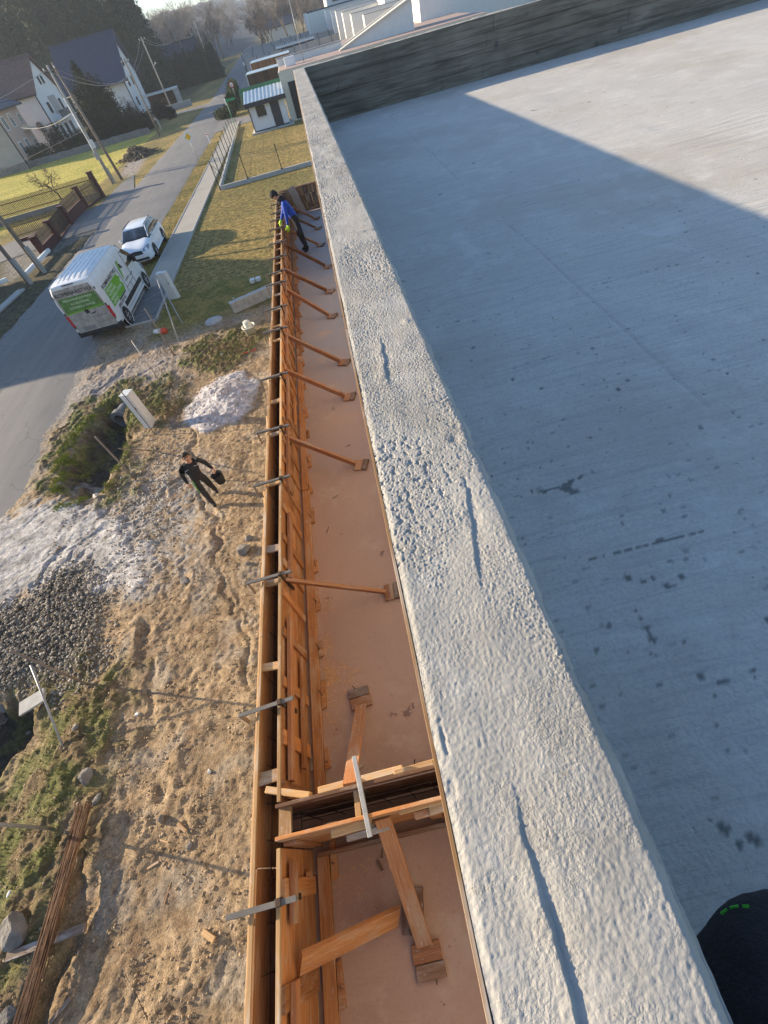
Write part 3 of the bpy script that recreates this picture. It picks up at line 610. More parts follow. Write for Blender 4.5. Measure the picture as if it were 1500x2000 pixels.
def parapet():
    y = [-1.1]; 
    while y[-1] < 12.95: y.append(y[-1]+max(.0021, .0021*(y[-1]**2+.6)**.5))
    y = np.array(y); u = np.linspace(0, 1, 125); x = PX0+(PX1-PX0)*u; X, Y = np.meshgrid(x, y)
    # wandering edges
    eR = .004*fbm(Y*3, Y*0, 4, 7)+.0035*fbm(Y*14, Y*0, 3, 8); eL = .0018*fbm(Y*4, Y*0+3, 3, 9)
    Xw = X+eR*sstep(.82, 1, (X-PX0)/(PX1-PX0))+eL*sstep(.12, 0, (X-PX0)/(PX1-PX0))
    d = np.hypot(1, Y)
    Z = PTOP+.0022*fbm(X*6, Y*2, 3, 1)+.0004*fbm(X*26, Y*17, 3, 2)+.0003*fbm(X*120, Y*110, 3, 12, .8)
    coarse = sstep(-.35, .35, fbm(X*5+2, Y*2.4, 3, 4)+.12-.35*sstep(.55, 0., Y)*1.3)         # where the trowel left the aggregate open
    coarse = np.maximum(coarse, sstep(.7, 1.0, Y)*sstep(1.9, 1.5, Y)*sstep(.12, .05, X)*1.2); coarse = coarse*(1-sstep(4.5, 7, Y)*.5)
    gr = np.abs(fbm(X*160, Y*140, 2, 5, .6)); Z += coarse*.0021*(gr-.30)*(1+.6*sstep(1, 3, Y))+.0006*fbm(X*190, Y*170, 2, 6)
    Z -= .003*sstep(.30, .5, fbm(X*70, Y*55, 3, 21))*sstep(0, .4, fbm(X*2.0, Y*1.1, 3, 22))
    # long trowel ridges
    g0, g1, g2 = at(1012, 1585, PTOP), at(1062, 1780, PTOP), at(1125, 2020, PTOP); g3, g4 = at(905, 945, PTOP), at(935, 1120, PTOP); g5, g6 = at(745, 670, PTOP), at(757, 740, PTOP)
    for (xa, ya, xb, yb, h) in ((g2.x, g2.y-.3, g1.x, g1.y, .0040), (g1.x, g1.y, g0.x, g0.y, .0022), (g4.x, g4.y, g3.x, g3.y, .0022), (g6.x, g6.y, g5.x, g5.y, .003), (at(1150, 1300, PTOP).x, at(1150, 1300, PTOP).y, at(1100, 1200, PTOP).x, at(1100, 1200, PTOP).y, .0025)):
        xx = xa+(Y-ya)/(yb-ya)*(xb-xa)+.006*pn(Y*5, Y*0+ya, 3); w = sstep(ya-.05, ya+.03, Y)*sstep(yb+.05, yb-.03, Y)
        s_ = X-xx; s_ = s_+.004*pn(Y*22, Y*0+3, 8); Z += w*h*(np.where(s_ < 0, sstep(-.04, 0, s_)*.7, 0)-np.where(s_ >= 0, .55*sstep(0, .003, s_)*sstep(.03, .004, s_), 0))
    for (xa, xb, yy, h) in ((.12, .19, .92, .003), (.10, .197, 2.35, .007), (.07, .17, 5.0, .005)):
        q = Y-yy-.15*(X-.07)-.01*pn(X*30, Y*0+yy, 4); w = sstep(xa-.02, xa+.02, X)*sstep(xb+.02, xb-.02, X); Z += w*h*.6*(sstep(.007, 0, np.abs(q))-sstep(.006, 0, np.abs(q-.008)))
    for k in range(16):                                          # crumbs and gouges
        cx, cy, r = RNG.uniform(PX0+.01, PX1-.01), RNG.uniform(-.3, 8)**1.0, RNG.uniform(.006, .018); e = np.exp(-(np.hypot((X-cx), (Y-cy)*.7)/r)**2); Z += e*RNG.choice([-.003, .003, -.004])
    for px_, py_, a_, b_ in ((868, 1445, .004, .025), (884, 1540, .006, .02)):
        q = at(px_, py_, PTOP); Z -= .0025*sstep(1.4, .3, np.hypot((X-q.x)/a_, (Y-q.y)/b_)*(1+.4*fbm(X*60, Y*60, 2, 31)))
    uu = (X-PX0)/(PX1-PX0); rag = .5+.5*fbm(Y*9, Y*0, 3, 10)
    Z -= .020*sstep(.90, 1.0, uu)**2*(1+rag*.8)+.003*sstep(.05, 0, uu)
    me = gridmesh('parapet_top', x, y, Z, None, X=Xw, Y=Y); return me
pr = thing('parapet_wall', 'long low concrete parapet with rough pale top running away beside the roof', 'wall', (.075, 6, ROOF))
link('parapet_top', parapet(), 'parapet_concrete', pr, True)
m = MB(); m.box(PX0+.004, PX1-.004, -1.1, 12.94, 5.95, PTOP-.024); m.build('parapet_body', 'conc', pr, True)
y = -1.1
while y < 12.9:
    L = random.uniform(2.2, 3.4); m = MB(); m.board((PX0-.004, y, 6.9), (PX0-.004, min(y+L-.003, 12.95), 6.9), .006, .194+random.uniform(-.002, .002), (0, 0, 1), .0006); m.build('edge_board', 'wood_pale', pr, True); y += L
# ---- cross parapet of board-marked concrete
cw = thing('cross_parapet_wall', 'dark board-marked concrete parapet closing the far end of the roof', 'wall', (6, 13, ROOF))
t = NT('board_marked'); p = t.pos(); n = t.noise(p, 1.1, 5, .6); s = t.noise(t.pos((.9, 1, 14)), 1.0, 5, .6, .5); f = t.noise(p, 40, 4); kn = t.noise(p, 3.2, 3)
c = t.mix(t.ramp(n, [(.3, 0.0), (.7, 1.0)]), (.16, .13, .095), (.29, .25, .195)); c = t.mix(t.ramp(s, [(.38, .85), (.56, 0.0)]), c, (.10, .08, .058)); c = t.mix(t.ramp(kn, [(.68, 0.0), (.74, .8)]), c, (.07, .068, .065)); c = t.mix(t.math('MULTIPLY', f, .3), c, (.12, .12, .11))
t.bump(t.math('ADD', s, f), .4, .005); M['board_marked'] = t.done(c, .9, 0, .25)
m = MB(); m.box(-.04, 15, 12.965, 13.20, 6.05, 6.985); m.build('wall_core', 'board_marked', cw, True)
for (za, zb) in ((6.04, 6.285), (6.297, 6.52), (6.532, 6.755), (6.767, 6.99)):
    x = .18
    while x < 15:
        L = random.uniform(3.2, 4.2); L = 15-x if x+L > 14 else L; y0 = 12.950+random.uniform(-.008, .008)
        m = MB(); m.box(x, x+L-.004, y0, 12.966, za, zb, .0015); m.build('board_mark', 'board_marked', cw, True); x += L
xw = np.arange(-.05, 15.01, .04); yw = np.linspace(12.95, 13.21, 9); X, Y = np.meshgrid(xw, yw)
Z = 6.992+.012*fbm(X*2.5, Y*2, 4, 3)+.006*fbm(X*14, Y*14, 3, 4)-.02*(np.abs(Y-13.08) > .12)
link('wall_top', gridmesh('wt', xw, yw, Z), 'parapet_concrete', cw, True)
# ================================================================== FORMWORK
XI, XO, FZ = -1.575, -1.735, 3.86      # slot side of the inner and of the outer boards, their top
CY0, CY1 = .43, .61                    # the slot of the cross wall
r = random.uniform
def lay(parent, x, y0, y1, z0, z1, n, t, mat, sgn, jit=.012):
    """horizontal planks one above the other; slot face at x, thickness towards sgn"""
    h = (z1-z0)/n
    for k in range(n):
        y = y0
        while y < y1-.05:
            L = r(2.6, 4.1); L = y1-y if y+L > y1-.8 else L
            top = z0+(k+1)*h-.003+(r(-jit, jit) if k == n-1 else 0); dx = r(0, .004)
            m = MB(); m.board((x+sgn*(t/2+dx), y+.003, (z0+k*h+top)/2), (x+sgn*(t/2+dx), y+L-.003, (z0+k*h+top)/2), t, top-z0-k*h, (0, 0, 1), .0018)
            m.build('plank', mat, parent, True); y += L
# --- outer side
of = thing('outer_formwork', 'outer side of the long timber formwork above the building site', 'formwork', (XO, 8, TERR))
lay(of, XO, -1.9, .28, 2.62, FZ-.01, 5, .026, 'wood_form', -1)
lay(of, XO-.004, .285, 19.6, 2.62, FZ, 5, .026, 'wood_form', -1)
y = -1.9
while y < 19.5:
    L = min(r(2.4, 4.2), 19.6-y); m = MB(); m.board((XO-.017, y, FZ+.008), (XO-.017, y+L-.004, FZ+.008+r(-.003, .003)), .026, .018); m.build('top_lath', 'wood_pale', of, True); y += L
y = -1.6
while y < 19.5:                                            # uprights on the far side
    m = MB(); m.board((XO-.055, y, 2.5), (XO-.055, y, FZ-r(.05, .25)), .09, .045, (1, 0, 0)); m.build('batten', 'wood_pale', of, True); y += r(.5, .8)
y = -1.7
while y < 19.4:                                            # a pale lath nailed along the top rim
    L = r(2.4, 4.2); L = min(L, 19.5-y); m = MB(); m.board((XO-.044, y, FZ-.05-r(0, .03)), (XO-.044, y+L-.02, FZ-.05-r(0, .03)), .028, .07); m.build('top_rail', 'wood_pale', of, True); y += L
# --- inner side, beyond and before the cross wall
fa = thing('inner_formwork', 'inner side of the long timber formwork beyond the cross formwork', 'formwork', (XI, 10, TERR))
fb = thing('inner_formwork', 'short inner formwork side nearest the camera, before the cross formwork', 'formwork', (XI, -.5, TERR))
lay(fa, XI, CY1+.05, 19.3, TERR+.03, FZ-.02, 3, .026, 'wood_orange', 1)
lay(fb, XI, -1.9, CY0-.06, TERR+.03, FZ-.02, 3, .026, 'wood_orange', 1)
def rim(par, y0, y1):
    y = y0
    while y < y1-.1:
        L = min(r(2.2, 4), y1-y); m = MB(); m.board((XI+.013, y+.002, FZ-.006), (XI+.013, y+L-.002, FZ-.006), .030, .03); m.build('top_lath', 'wood_pale', par, True); y += L
rim(fa, CY1+.05, 19.3); rim(fb, -1.9, CY0-.06)
def uprights(par, y0, y1, st):
    y = y0
    while y < y1:
        w = r(.085, .13); m = MB(); m.board((XI+.041, y, TERR+.06), (XI+.041, y, FZ-.015), w, .026, (1, 0, 0)); m.build('batten', 'wood_orange', par, True)
        y += r(*st)
uprights(fa, CY1+.14, 19.2, (.36, .52)); uprights(fb, -1.5, CY0-.12, (.45, .6))
def walers(par, y0, y1):
    y = y0
    while y < y1-.3:
        L = min(r(.75, 1.6), y1-y); zz = FZ-.12-r(0, .05)
        m = MB(); m.board((XI+.075, y, zz), (XI+.075, y+L, zz), .040, .085); m.build('waler', 'wood_prop', par, True)
        if random.random() < .75:
            m = MB(); m.board((XI+.070, y+r(0, .3), zz-.28-r(0, .1)), (XI+.070, y+L*.8, zz-.28-r(0, .1)), .030, .08); m.build('waler', 'wood_orange', par, True)
        y += L+r(.15, .6)
walers(fa, CY1+.2, 19); walers(fb, -1.8, CY0-.15)
def plates(par, y0, y1):
    y = y0
    while y < y1-.2:
        L = min(r(2.9, 4.2), y1-y); yw = r(-.008, .008)
        m = MB(); m.board((XI+.125+yw, y, TERR+.027), (XI+.125-yw, y+L-r(.01, .06), TERR+.027), .105, .048); m.build('base_plate', 'wood_orange', par, True); y += L
    y = y0+.25
    while y < y1:
        m = MB(); L = r(.18, .32); a = r(-.07, .07)
        m.prism([(XI+.182, y, TERR+.002), (XI+.235, y+.02, TERR+.002), (XI+.225+a*.2, y+L, TERR+.002), (XI+.182, y+L-.02, TERR+.002)], (0, 0, .035)); m.build('wedge', 'wood_orange', par, True)
        m = MB(); m.tube([(XI+.20, y+L*.4, TERR-.01), (XI+.20+r(-.06, .05), y+L*.4+r(-.05, .05), TERR+.14)], .006, 6); m.build('steel_pin', 'rebar', par, True)
        y += r(.55, .95)
plates(fa, CY1+.10, 19.0); plates(fb, -1.8, CY0-.1)
# --- the cross formwork between the long one and the upper wall
cf = thing('cross_formwork', 'timber formwork for a short cross wall between the long formwork and the parapet', 'formwork', (-.8, .5, TERR))
def cross(y, sgn, mat):
    for k in range(3):
        z0 = TERR+.03+k*.275; z1 = z0+.272; m = MB(); m.board((XI+.02, y+sgn*.013, (z0+z1)/2), (-.03, y+sgn*.013+.02, (z0+z1)/2), .026, z1-z0, (0, 0, 1), .002); m.build('plank', mat, cf, True)
cross(CY0, -1, 'wood_orange'); cross(CY1, 1, 'wood_cut')
for (x0, x1, y, dz, w, tt, mat) in ((-1.56, -.60, CY0-.013, .034, .034, .035, 'wood_pale'), (-.62, -.04, CY0-.013, .040, .036, .03, 'wood_pale'), (-1.55, -.05, CY1+.016, .034, .036, .03, 'wood_grey'),
                                   (-1.16, -.84, CY0-.05, .0, .05, .05, 'wood_pale'), (-1.05, -.72, CY0-.095, -.03, .04, .06, 'wood_grey'), (-.52, -.12, CY0-.055, -.03, .05, .06, 'wood_prop'), (-.40, -.20, CY0-.05, .012, .06, .05, 'wood_pale'),
                                   (-1.25, -.55, CY1+.075, -.02, .05, .05, 'wood_pale'), (-.62, -.30, CY1+.06, .0, .05, .05, 'wood_pale'), (-.42, -.05, CY1+.07, -.03, .06, .06, 'wood_pale'), (-.95, -.10, CY1+.10, -.30, .05, .08, 'wood_prop')):
    m = MB(); m.board((x0, y+r(-.004, .004), FZ-.03+dz), (x1, y+.012, FZ-.03+dz+r(-.006, .006)), w, tt); m.build('rail', mat, cf, True)
for x in (-1.50, -.98, -.40): 
    m = MB(); m.board((x, CY0-.04, TERR+.05), (x, CY0-.04, FZ-.06), .10, .026, (0, 1, 0)); m.build('batten', 'wood_prop', cf, True)
for x in (-1.2, -.7, -.22):
    m = MB(); m.board((x, CY1+.042, TERR+.05), (x, CY1+.042, FZ-.06), .10, .026, (0, 1, 0)); m.build('batten', 'wood_prop', cf, True)
for x, w in ((XI+.07, .10), (-.93, .045)):
    m = MB(); m.board((x, CY0-.005, FZ+.006), (x, CY1+.005, FZ+.006), w, .028); m.build('spacer', 'wood_pale', cf, True)
m = MB(); m.board((-1.48, CY0-.11, TERR+.06), (-.06, CY0-.10, TERR+.06), .028, .12); m.build('base_plate', 'wood_cut', cf, True)
m = MB(); m.board((-1.35, CY1+.13, TERR+.025), (-.06, CY1+.14, TERR+.025), .09, .045); m.build('base_plate', 'wood_cut', cf, True)
m = MB(); m.board((XI-.10, CY1+.16, FZ-.03), (XI+.26, CY1+.05, FZ-.04), .05, .08); m.build('rail', 'wood_pale', cf, True)
for x in (-1.2, -.55):
    m = MB(); m.tube([(x, CY1+.18, TERR), (x+.04, CY1+.24, TERR+.13)], .006, 6); m.build('steel_pin', 'rebar', cf, True)
for x in (-.95, -.3):
    m = MB(); m.tube([(x, CY0-.22, TERR), (x+.03, CY0-.17, TERR+.10)], .006, 6); m.build('steel_pin', 'rebar', cf, True)
# reinforcement standing in the slots
rb = thing('reinforcement_cage', 'rust-dark steel reinforcement inside the slot of the formwork', 'rebar', (XI-.08, 8, TERR))
m = MB()
for z in (TERR+.12, TERR+.34, TERR+.56):
    for x in (XI-.035, XO+.035): m.tube([(x, -1.9, z), (x, 19.2, z)], .004, 5)
y = -1.8
while y < 19.2:
    for x in (XI-.035, XO+.035): m.tube([(x+r(-.006, .006), y, TERR), (x+r(-.006, .006), y+r(-.02, .02), FZ-r(.06, .16))], .004, 5)
    y += .25
m.build('long_cage', 'rust_dark', rb, True)['kind'] = 'stuff'
m = MB()
for z in (TERR+.2, TERR+.42, TERR+.62):
    for yy_ in (CY0+.035, CY1-.035): m.tube([(XI, yy_, z), (-.05, yy_, z+r(-.02, .02))], .004, 5)
for k in range(7):
    for yy_ in (CY0+.035, CY1-.035): m.tube([(XI+.12+k*.22, yy_, TERR), (XI+.12+k*.22+r(-.02, .02), yy_, FZ-.12)], .004, 5)
m.build('cross_cage', 'rust_dark', rb, True)['kind'] = 'stuff'
# far end of the terrace
ff = thing('end_formwork', 'board formwork closing the far end of the terrace behind the man in blue', 'formwork', (-.8, 19.2, TERR))
x = XI+.05
for row in range(3):
    xx = XI+.05
    while xx < -.05:
        w = r(.16, .3); w = min(w, -.03-xx); m = MB(); m.box(xx, xx+w-.006, 19.2+r(-.006, .006), 19.23, TERR+.02+row*.26, TERR+.275+row*.26, .003); m.build('panel', 'wood_cut', ff, True); xx += w
for (x0, x1, y, zc) in ((XI, -.03, 19.16, TERR+.08), (XI-.1, -.03, 19.245, FZ+.01), (XI-.1, -.03, 19.42, FZ+.01)):
    m = MB(); m.board((x0, y, zc), (x1, y, zc), .03, .09 if zc < FZ else .03); m.build('rail', 'wood_pale' if zc > FZ-.1 else 'wood_cut', ff, True)
m = MB(); m.board((-1.02, 19.05, TERR+.04), (-1.20, 19.22, FZ+.08), .26, .03, (0, -1, .2)); m.build('pale_board', 'wood_grey', ff, True)
# --- spacers between the long sides
for i, y in enumerate([-1.0, .86, 1.80, 2.76, 3.24, 4.36, 5.42, 6.28, 7.06, 8.36, 8.95, 9.75, 10.5, 11.15, 11.75, 12.45, 12.85, 13.5, 14.2, 14.75, 15.3, 15.75, 16.2, 16.55, 16.9, 17.2, 17.55, 17.9, 18.3, 18.7, 19.1]):
    m = MB(); w = r(.075, .10) if i < 8 else r(.05, .08); a = r(-.012, .012)
    m.board((XO-.012, y-a, FZ-.028+r(-.004, .004)), (XI+.010, y+a, FZ-.028+r(-.004, .004)), w, .026); m.build('spacer', 'wood_pale' if i % 4 else 'wood_grey', of, True)
# --- outriggers on the site side: stub beams with a slender strut
for i, y in enumerate((3.8, 5.51, 6.67, 8.19, 11.4, 14.3)):
    m = MB(); m.board((XO-.08, y, 2.92), (XO-.08-r(.30, .42), y+.02, 2.92), .09, .06); m.build('outrigger', 'wood_pale', of, True)
    m = MB(); m.board((XO-.36, y-.02, 2.93), (XO-.10, y+.55, FZ-.12), .045, .022, (1, 0, 1)); m.build('strut', 'wood_pale', of, True)
# --- steel clamps over the top
def make_clamp(lab):
    k = thing('steel_clamp', lab, 'clamp', (0, 0, 0), 0, 'steel clamps gripping the long formwork')
    m = MB(); m.board((-.165, -.012, .02), (.345, .008, .02), .036, .013, (0, 0, 1), .002); m.board((-.165, -.012, .004), (.345, .008, .004), .012, .022, (0, 0, 1), .001); m.build('bar', 'steel', k)
    m = MB(); m.board((-.155, -.01, .012), (-.165, -.012, -.20), .034, .014, (1, 0, 0), .002); m.build('fixed_jaw', 'steel', k)
    m = MB(); m.board((.21, .006, .03), (.235, .02, -.36), .040, .016, (1, 0, 0), .002); m.board((.195, .004, .015), (.235, .008, .015), .05, .045, (0, 0, 1), .003); m.build('sliding_jaw', 'rust_dark', k)
    return k
CL = [.055, 1.40, 2.79, 4.32, 5.45, 6.92, 8.64, 9.64, 10.97, 11.64, 12.66, 13.78, 15.05, 15.91, 16.68, 17.70, 18.8]
k0 = None
for i, y in enumerate(CL):
    lab = 'steel clamp across the long formwork, %s from the bottom of the photo' % ORD[i].replace('nearest', 'first')
    loc = (XO-.02, y, FZ+.035)
    if k0 is None: k0 = make_clamp(lab); k0.location = loc
    else: dup(k0, loc, r(-.05, .05), lab)
cc = thing('steel_clamp', 'steel clamp standing across the cross formwork beside the parapet', 'clamp', (-.865, .5, FZ+.03))
m = MB(); m.board((-.03, .33, .09), (.02, -.20, .045), .034, .03, (0, 0, 1), .003); m.build('bar', 'galv', cc)
m = MB(); m.board((-.02, .12, .04), (-.02, .12, -.22), .034, .014, (0, 1, 0), .002); m.build('fixed_jaw', 'steel', cc)
m = MB(); m.board((.02, -.13, .05), (.03, -.13, -.3), .034, .014, (0, 1, 0), .002); m.build('sliding_jaw', 'steel', cc)
# --- diagonal props on the terrace
def prop(top, foot, label, w=.095, t=.028, flat=(0, 1, .4), mat='wood_prop', blocks=1, cat='prop'):
    top = Vector(top); foot = Vector(foot); d = (foot-top).normalized()
    k = thing('timber_prop', label, cat, (foot.x, foot.y, TERR), 0, 'timber props bracing the formwork')
    m = MB(); m.board(top-d*.06, foot, w, t, flat); m.build('board', mat, k, True)
    h = Vector((d.x, d.y, 0)).normalized(); s_ = Vector((-h.y, h.x, 0)); a = r(-.12, .12); h2 = (h+s_*a).normalized(); s2 = Vector((-h2.y, h2.x, 0))
    z = TERR+.018; c = Vector((foot.x, foot.y, z))
    m = MB(); m.board(c-s2*.11+h2*.045, c+s2*.11+h2*.045, .11, .030); m.build('foot_block', 'wood_prop', k, True)
    m = MB(); m.board(c-s2*.10+h2*.15, c+s2*.12+h2*.15, .09, .040); m.build('foot_block', 'wood_cut', k, True)
    m = MB(); m.tube([c+h2*.20+s2*.04, c+h2*.21+s2*.05+Vector((0, 0, .08))], .005, 6); m.build('steel_pin', 'rebar', k, True)
    return k
PR = [((551, 1138), (752, 1156)), ((545, 860), (694, 906)), ((550, 728), (673, 773)), ((545, 660), (664, 705)), ((544, 570), (642, 615)), ((555, 529), (638, 567)), ((549, 480), (635, 519))]
for i, (a, b) in enumerate(PR):
    A_, B_ = at(*a, FZ-.15), at(*b, TERR+.05); A_.x = XI+.07; prop(A_, B_, 'diagonal prop of the long formwork, %s from the cross formwork' % ORD[i], w=.10, t=.04)
for i, y in enumerate((15.35, 17.0, 18.1)):
    prop((XI+.1, y+.3, FZ-.2), (-.66, y, TERR+.05), ('diagonal prop beside the lower legs of the man in blue', 'short diagonal prop just beyond the man in blue', 'last diagonal prop before the end formwork')[i], w=.07, t=.04)
A_ = at(691, 1545, FZ-.1); B_ = at(705, 1378, TERR+.06); prop((A_.x, CY1+.10, FZ-.03), B_, 'prop rising from the terrace to the far side of the cross formwork', w=.11, t=.03, flat=(0, -.5, 1))
A_ = at(750, 1607, FZ-.02); B_ = at(829, 1845, TERR+.06); prop((A_.x, CY0-.07, FZ-.04), B_, 'prop leaning from the near side of the cross formwork down to a double block', w=.12, t=.035, flat=(0, -.5, 1))
k = thing('timber_prop', 'short stained plank braced between the near formwork and the terrace floor', 'prop', (-.9, -.2, TERR), 0, 'timber props bracing the formwork')
A_ = at(560, 1888, FZ-.22); B_ = at(778, 1788, TERR+.07); A_.x = max(A_.x, XI+.08); m = MB(); m.board(A_, B_, .17, .035, (.2, -.75, .6)); m.build('board', 'wood_orange', k, True)
c = at(806, 1782, TERR+.015); m = MB(); m.board(c+Vector((-.02, -.13, 0)), c+Vector((.03, .15, 0)), .17, .028); m.build('foot_block', 'wood_cut', k, True)
# offcuts and twigs on the terrace
for i, (px, py, a, L, w, t_, lab) in enumerate(((700, 1500, .3, .10, .02, .012, 'small offcut on the terrace beside the prop'), (640, 1035, 1.2, .12, .006, .006, 'dark twig on the terrace in the middle of the strip'), (655, 970, .4, .09, .006, .006, 'short bent twig on the terrace'), (742, 1690, 2.0, .08, .02, .01, 'small splinter on the near terrace'), (610, 1490, 1.5, .14, .03, .014, 'offcut lying against the base plate'))):
    c = at(px, py, TERR+.012); d = Vector((math.cos(a), math.sin(a), 0)); m = MB(); m.board(c-d*L/2, c+d*L/2, w, t_); tag(m.build('offcut', 'wood_cut' if t_ < .011 else 'wood_pale'), lab, 'wood scrap')
# sawdust on the terrace
n = 9000; P = []
for (px, py, sx, sy, q) in ((640, 1290, .05, .22, 2600), (665, 1320, .12, .10, 2400), (640, 1370, .06, .20, 2200), (640, 1180, .09, .10, 700), (680, 1700, .25, .10, 900), (700, 1740, .3, .2, 500)):
    c = at(px, py, TERR); P.append(np.stack([RNG.normal(c.x, sx, q), RNG.normal(c.y, sy, q), np.full(q, TERR+.002)], -1))
P = np.concatenate(P); P = P[(P[:, 0] > XI+.14) & (P[:, 0] < -.05)]; cn = sstep(-.1, .45, fbm(P[:, 0]*9, P[:, 1]*9, 3, 6)); P = P[RNG.rand(len(P)) < cn+.25]
V = P[:, None]+RNG.uniform(-.009, .009, (len(P), 3, 3))*np.array([1, 1, .15]); o = link('sawdust', fastmesh('sd', V.reshape(-1, 3), np.arange(3*len(P)).reshape(-1, 3), np.tile(A(.72, .37, .15), (3*len(P), 1))*RNG.uniform(.7, 1.1, (3*len(P), 1))), 'pebble')
tag(o, 'orange sawdust strewn over the terrace floor by the cross formwork', 'sawdust', kind='stuff')
# ================================================================== LOOSE THINGS ON THE SITE
def V3(p, z=0): return Vector((p[0], p[1], p[2] if len(p) > 2 else z))
# gravel, crumbs, ballast
def scat(n, box, fn, r0, r1, name, lab, colf, power=2.2):
    x = RNG.uniform(box[0], box[1], n); y = RNG.uniform(box[2], box[3], n); k = RNG.rand(n) < fn(x, y); x, y = x[k], y[k]
    R = r0+(r1-r0)*RNG.rand(len(x))**power; P = np.stack([x, y, gz_arr(x, y)+R*.25], -1)
    o = link(name, stones(name, P, R, colf(x, y)), 'pebble'); return tag(o, lab, 'stones', kind='stuff')
def near(P, d=0): return lambda x, y: (poly_sd(x, y, P) > d)*1.0
def stonecol(a, b):
    def f(x, y):
        k = RNG.rand(len(x)); return (np.array(a)*(1-k[:, None])+np.array(b)*k[:, None])*RNG.uniform(.8, 1.2, (len(x), 1))
    return f
scat(19000, (-11.5, -5.8, 2.5, 9.5), lambda x, y: sstep(-.55, .25, poly_sd(x, y, BAL)+.5*fbm(x*1.6, y*1.6, 3, 8)), .014, .042, 'ballast', 'dark crushed stone heaped beside the pale sand', stonecol((.13, .115, .095), (.36, .32, .26)), 1.4)
scat(52000, (-9.5, -1.95, -1.8, 19), lambda x, y: sstep(-.5, .5, fbm(x*1.2, y*1.2, 3, 70))*.9*(gz_arr(x, y) > -.2),   .006, .026, 'gravel', 'small stones and clods scattered over the bare earth', stonecol((.24, .17, .10), (.38, .29, .19)), 2.9)
scat(5200, (-8.2, -5.4, 6.0, 13.5), lambda x, y: np.exp(-((x+7.0)**2/.5+(y-9.6)**2/6)), .01, .04, 'gravel', 'grey gravel along the edge of the ditch', stonecol((.24, .23, .22), (.38, .36, .33)), 2)
scat(160, (-2.9, -2.0, 15, 18.6), lambda x, y: np.ones(len(x)), .04, .09, 'rubble', 'rubble at the foot of the formwork beside the tubs', stonecol((.35, .33, .30), (.5, .48, .45)), 1)
# grass and dead stalks
def tufts(name, n, box, fn, h0, h1, colf, lab, zoff=0, wid=.35, wmin=.003):
    x = RNG.uniform(box[0], box[1], n); y = RNG.uniform(box[2], box[3], n); k = RNG.rand(n) < fn(x, y); x, y = x[k], y[k]
    zz = np.where((x > SX0) & (x < SX1) & (y > SY0) & (y < SY1), gz_arr(x, y), -.02)
    H = h0+(h1-h0)*RNG.rand(len(x))**1.5; o = link(name, blades(name, np.stack([x, y, zz+zoff], -1), H, colf(x, y), wid, 1.2, wmin), 'pebble'); return tag(o, lab, 'grass', kind='stuff')
def gcol(a, b, s=1.5, seed=3):
    def f(x, y):
        k = sstep(-.3, .3, fbm(x*s, y*s, 3, seed)+RNG.uniform(-.3, .3, len(x))); return (np.array(a)*(1-k[:, None])+np.array(b)*k[:, None])*RNG.uniform(.7, 1.3, (len(x), 1))
    return f
gm = lambda x, y: m_grass[np.clip(np.searchsorted(ys, y)-1, 0, len(ys)-1), np.clip(np.searchsorted(xs, x)-1, 0, len(xs)-1)]
tufts('rough_grass', 120000, (-9.5, -2, -2, 19.4), lambda x, y: gm(x, y)*sstep(-.5, .35, fbm(x*2.2, y*2.2, 3, 8))*.8, .02, .10, gcol((.26, .20, .10), (.15, .17, .04)), 'rough grass and weeds on the banks of the site')
tufts('green_grass', 26000, (-11.3, -8.2, 9.5, 15.5), lambda x, y: sstep(-.45, -.1, poly_sd(x, y, DITCH))*sstep(.4, .1, poly_sd(x, y, DITCH))*sstep(-.1, .4, fbm(x*2, y*2, 3, 9)), .04, .14, gcol((.16, .22, .03), (.26, .27, .06)), 'bright green grass hanging over the rim of the roadside ditch')
tufts('moss', 30000, (-11.3, -8.9, 10.6, 14.6), lambda x, y: sstep(-.3, .0, poly_sd(x, y, DITCH))*sstep(-10.0, -10.4, x+.25*np.sin(y*2))*sstep(-.35, .25, fbm(x*2.4, y*2.4, 4, 19)), .03, .10, gcol((.20, .24, .03), (.33, .34, .07), 3), 'mossy grass on the sunlit bank of the roadside ditch', wid=.5)
tufts('dead_stalks', 9000, (-8.6, -2.4, 12.2, 18.2), lambda x, y: np.maximum(np.exp(-((x+6.9)**2/.35+(y-14.0)**2/1.2)), np.exp(-((x+4.9)**2/1.2+(y-16.7)**2/.5)))*.9, .08, .32, gcol((.24, .17, .09), (.12, .13, .04)), 'dry brown stalks around the heap and the box', wid=.12)
tufts('lawn', 150000, (-9.1, -1.9, 20.2, 68), lambda x, y: np.clip(22/(y+1), 0, 1)*sstep(-.6, .2, fbm(x*2.5, y*2.5, 3, 10))*(1-((y > 44.2) & (y < 44.9))), .02, .055, gcol((.33, .26, .08), (.20, .20, .05), .6), 'short winter lawn between the pavement and the building', wid=.5, wmin=.006)
tufts('verge_grass', 26000, (-12.4, -10.8, 24.5, 70), lambda x, y: np.clip(30/(y+1), 0, 1), .03, .08, gcol((.36, .28, .10), (.20, .20, .05), .6), 'grass verge between the road and the pavement', wid=.5, wmin=.006)
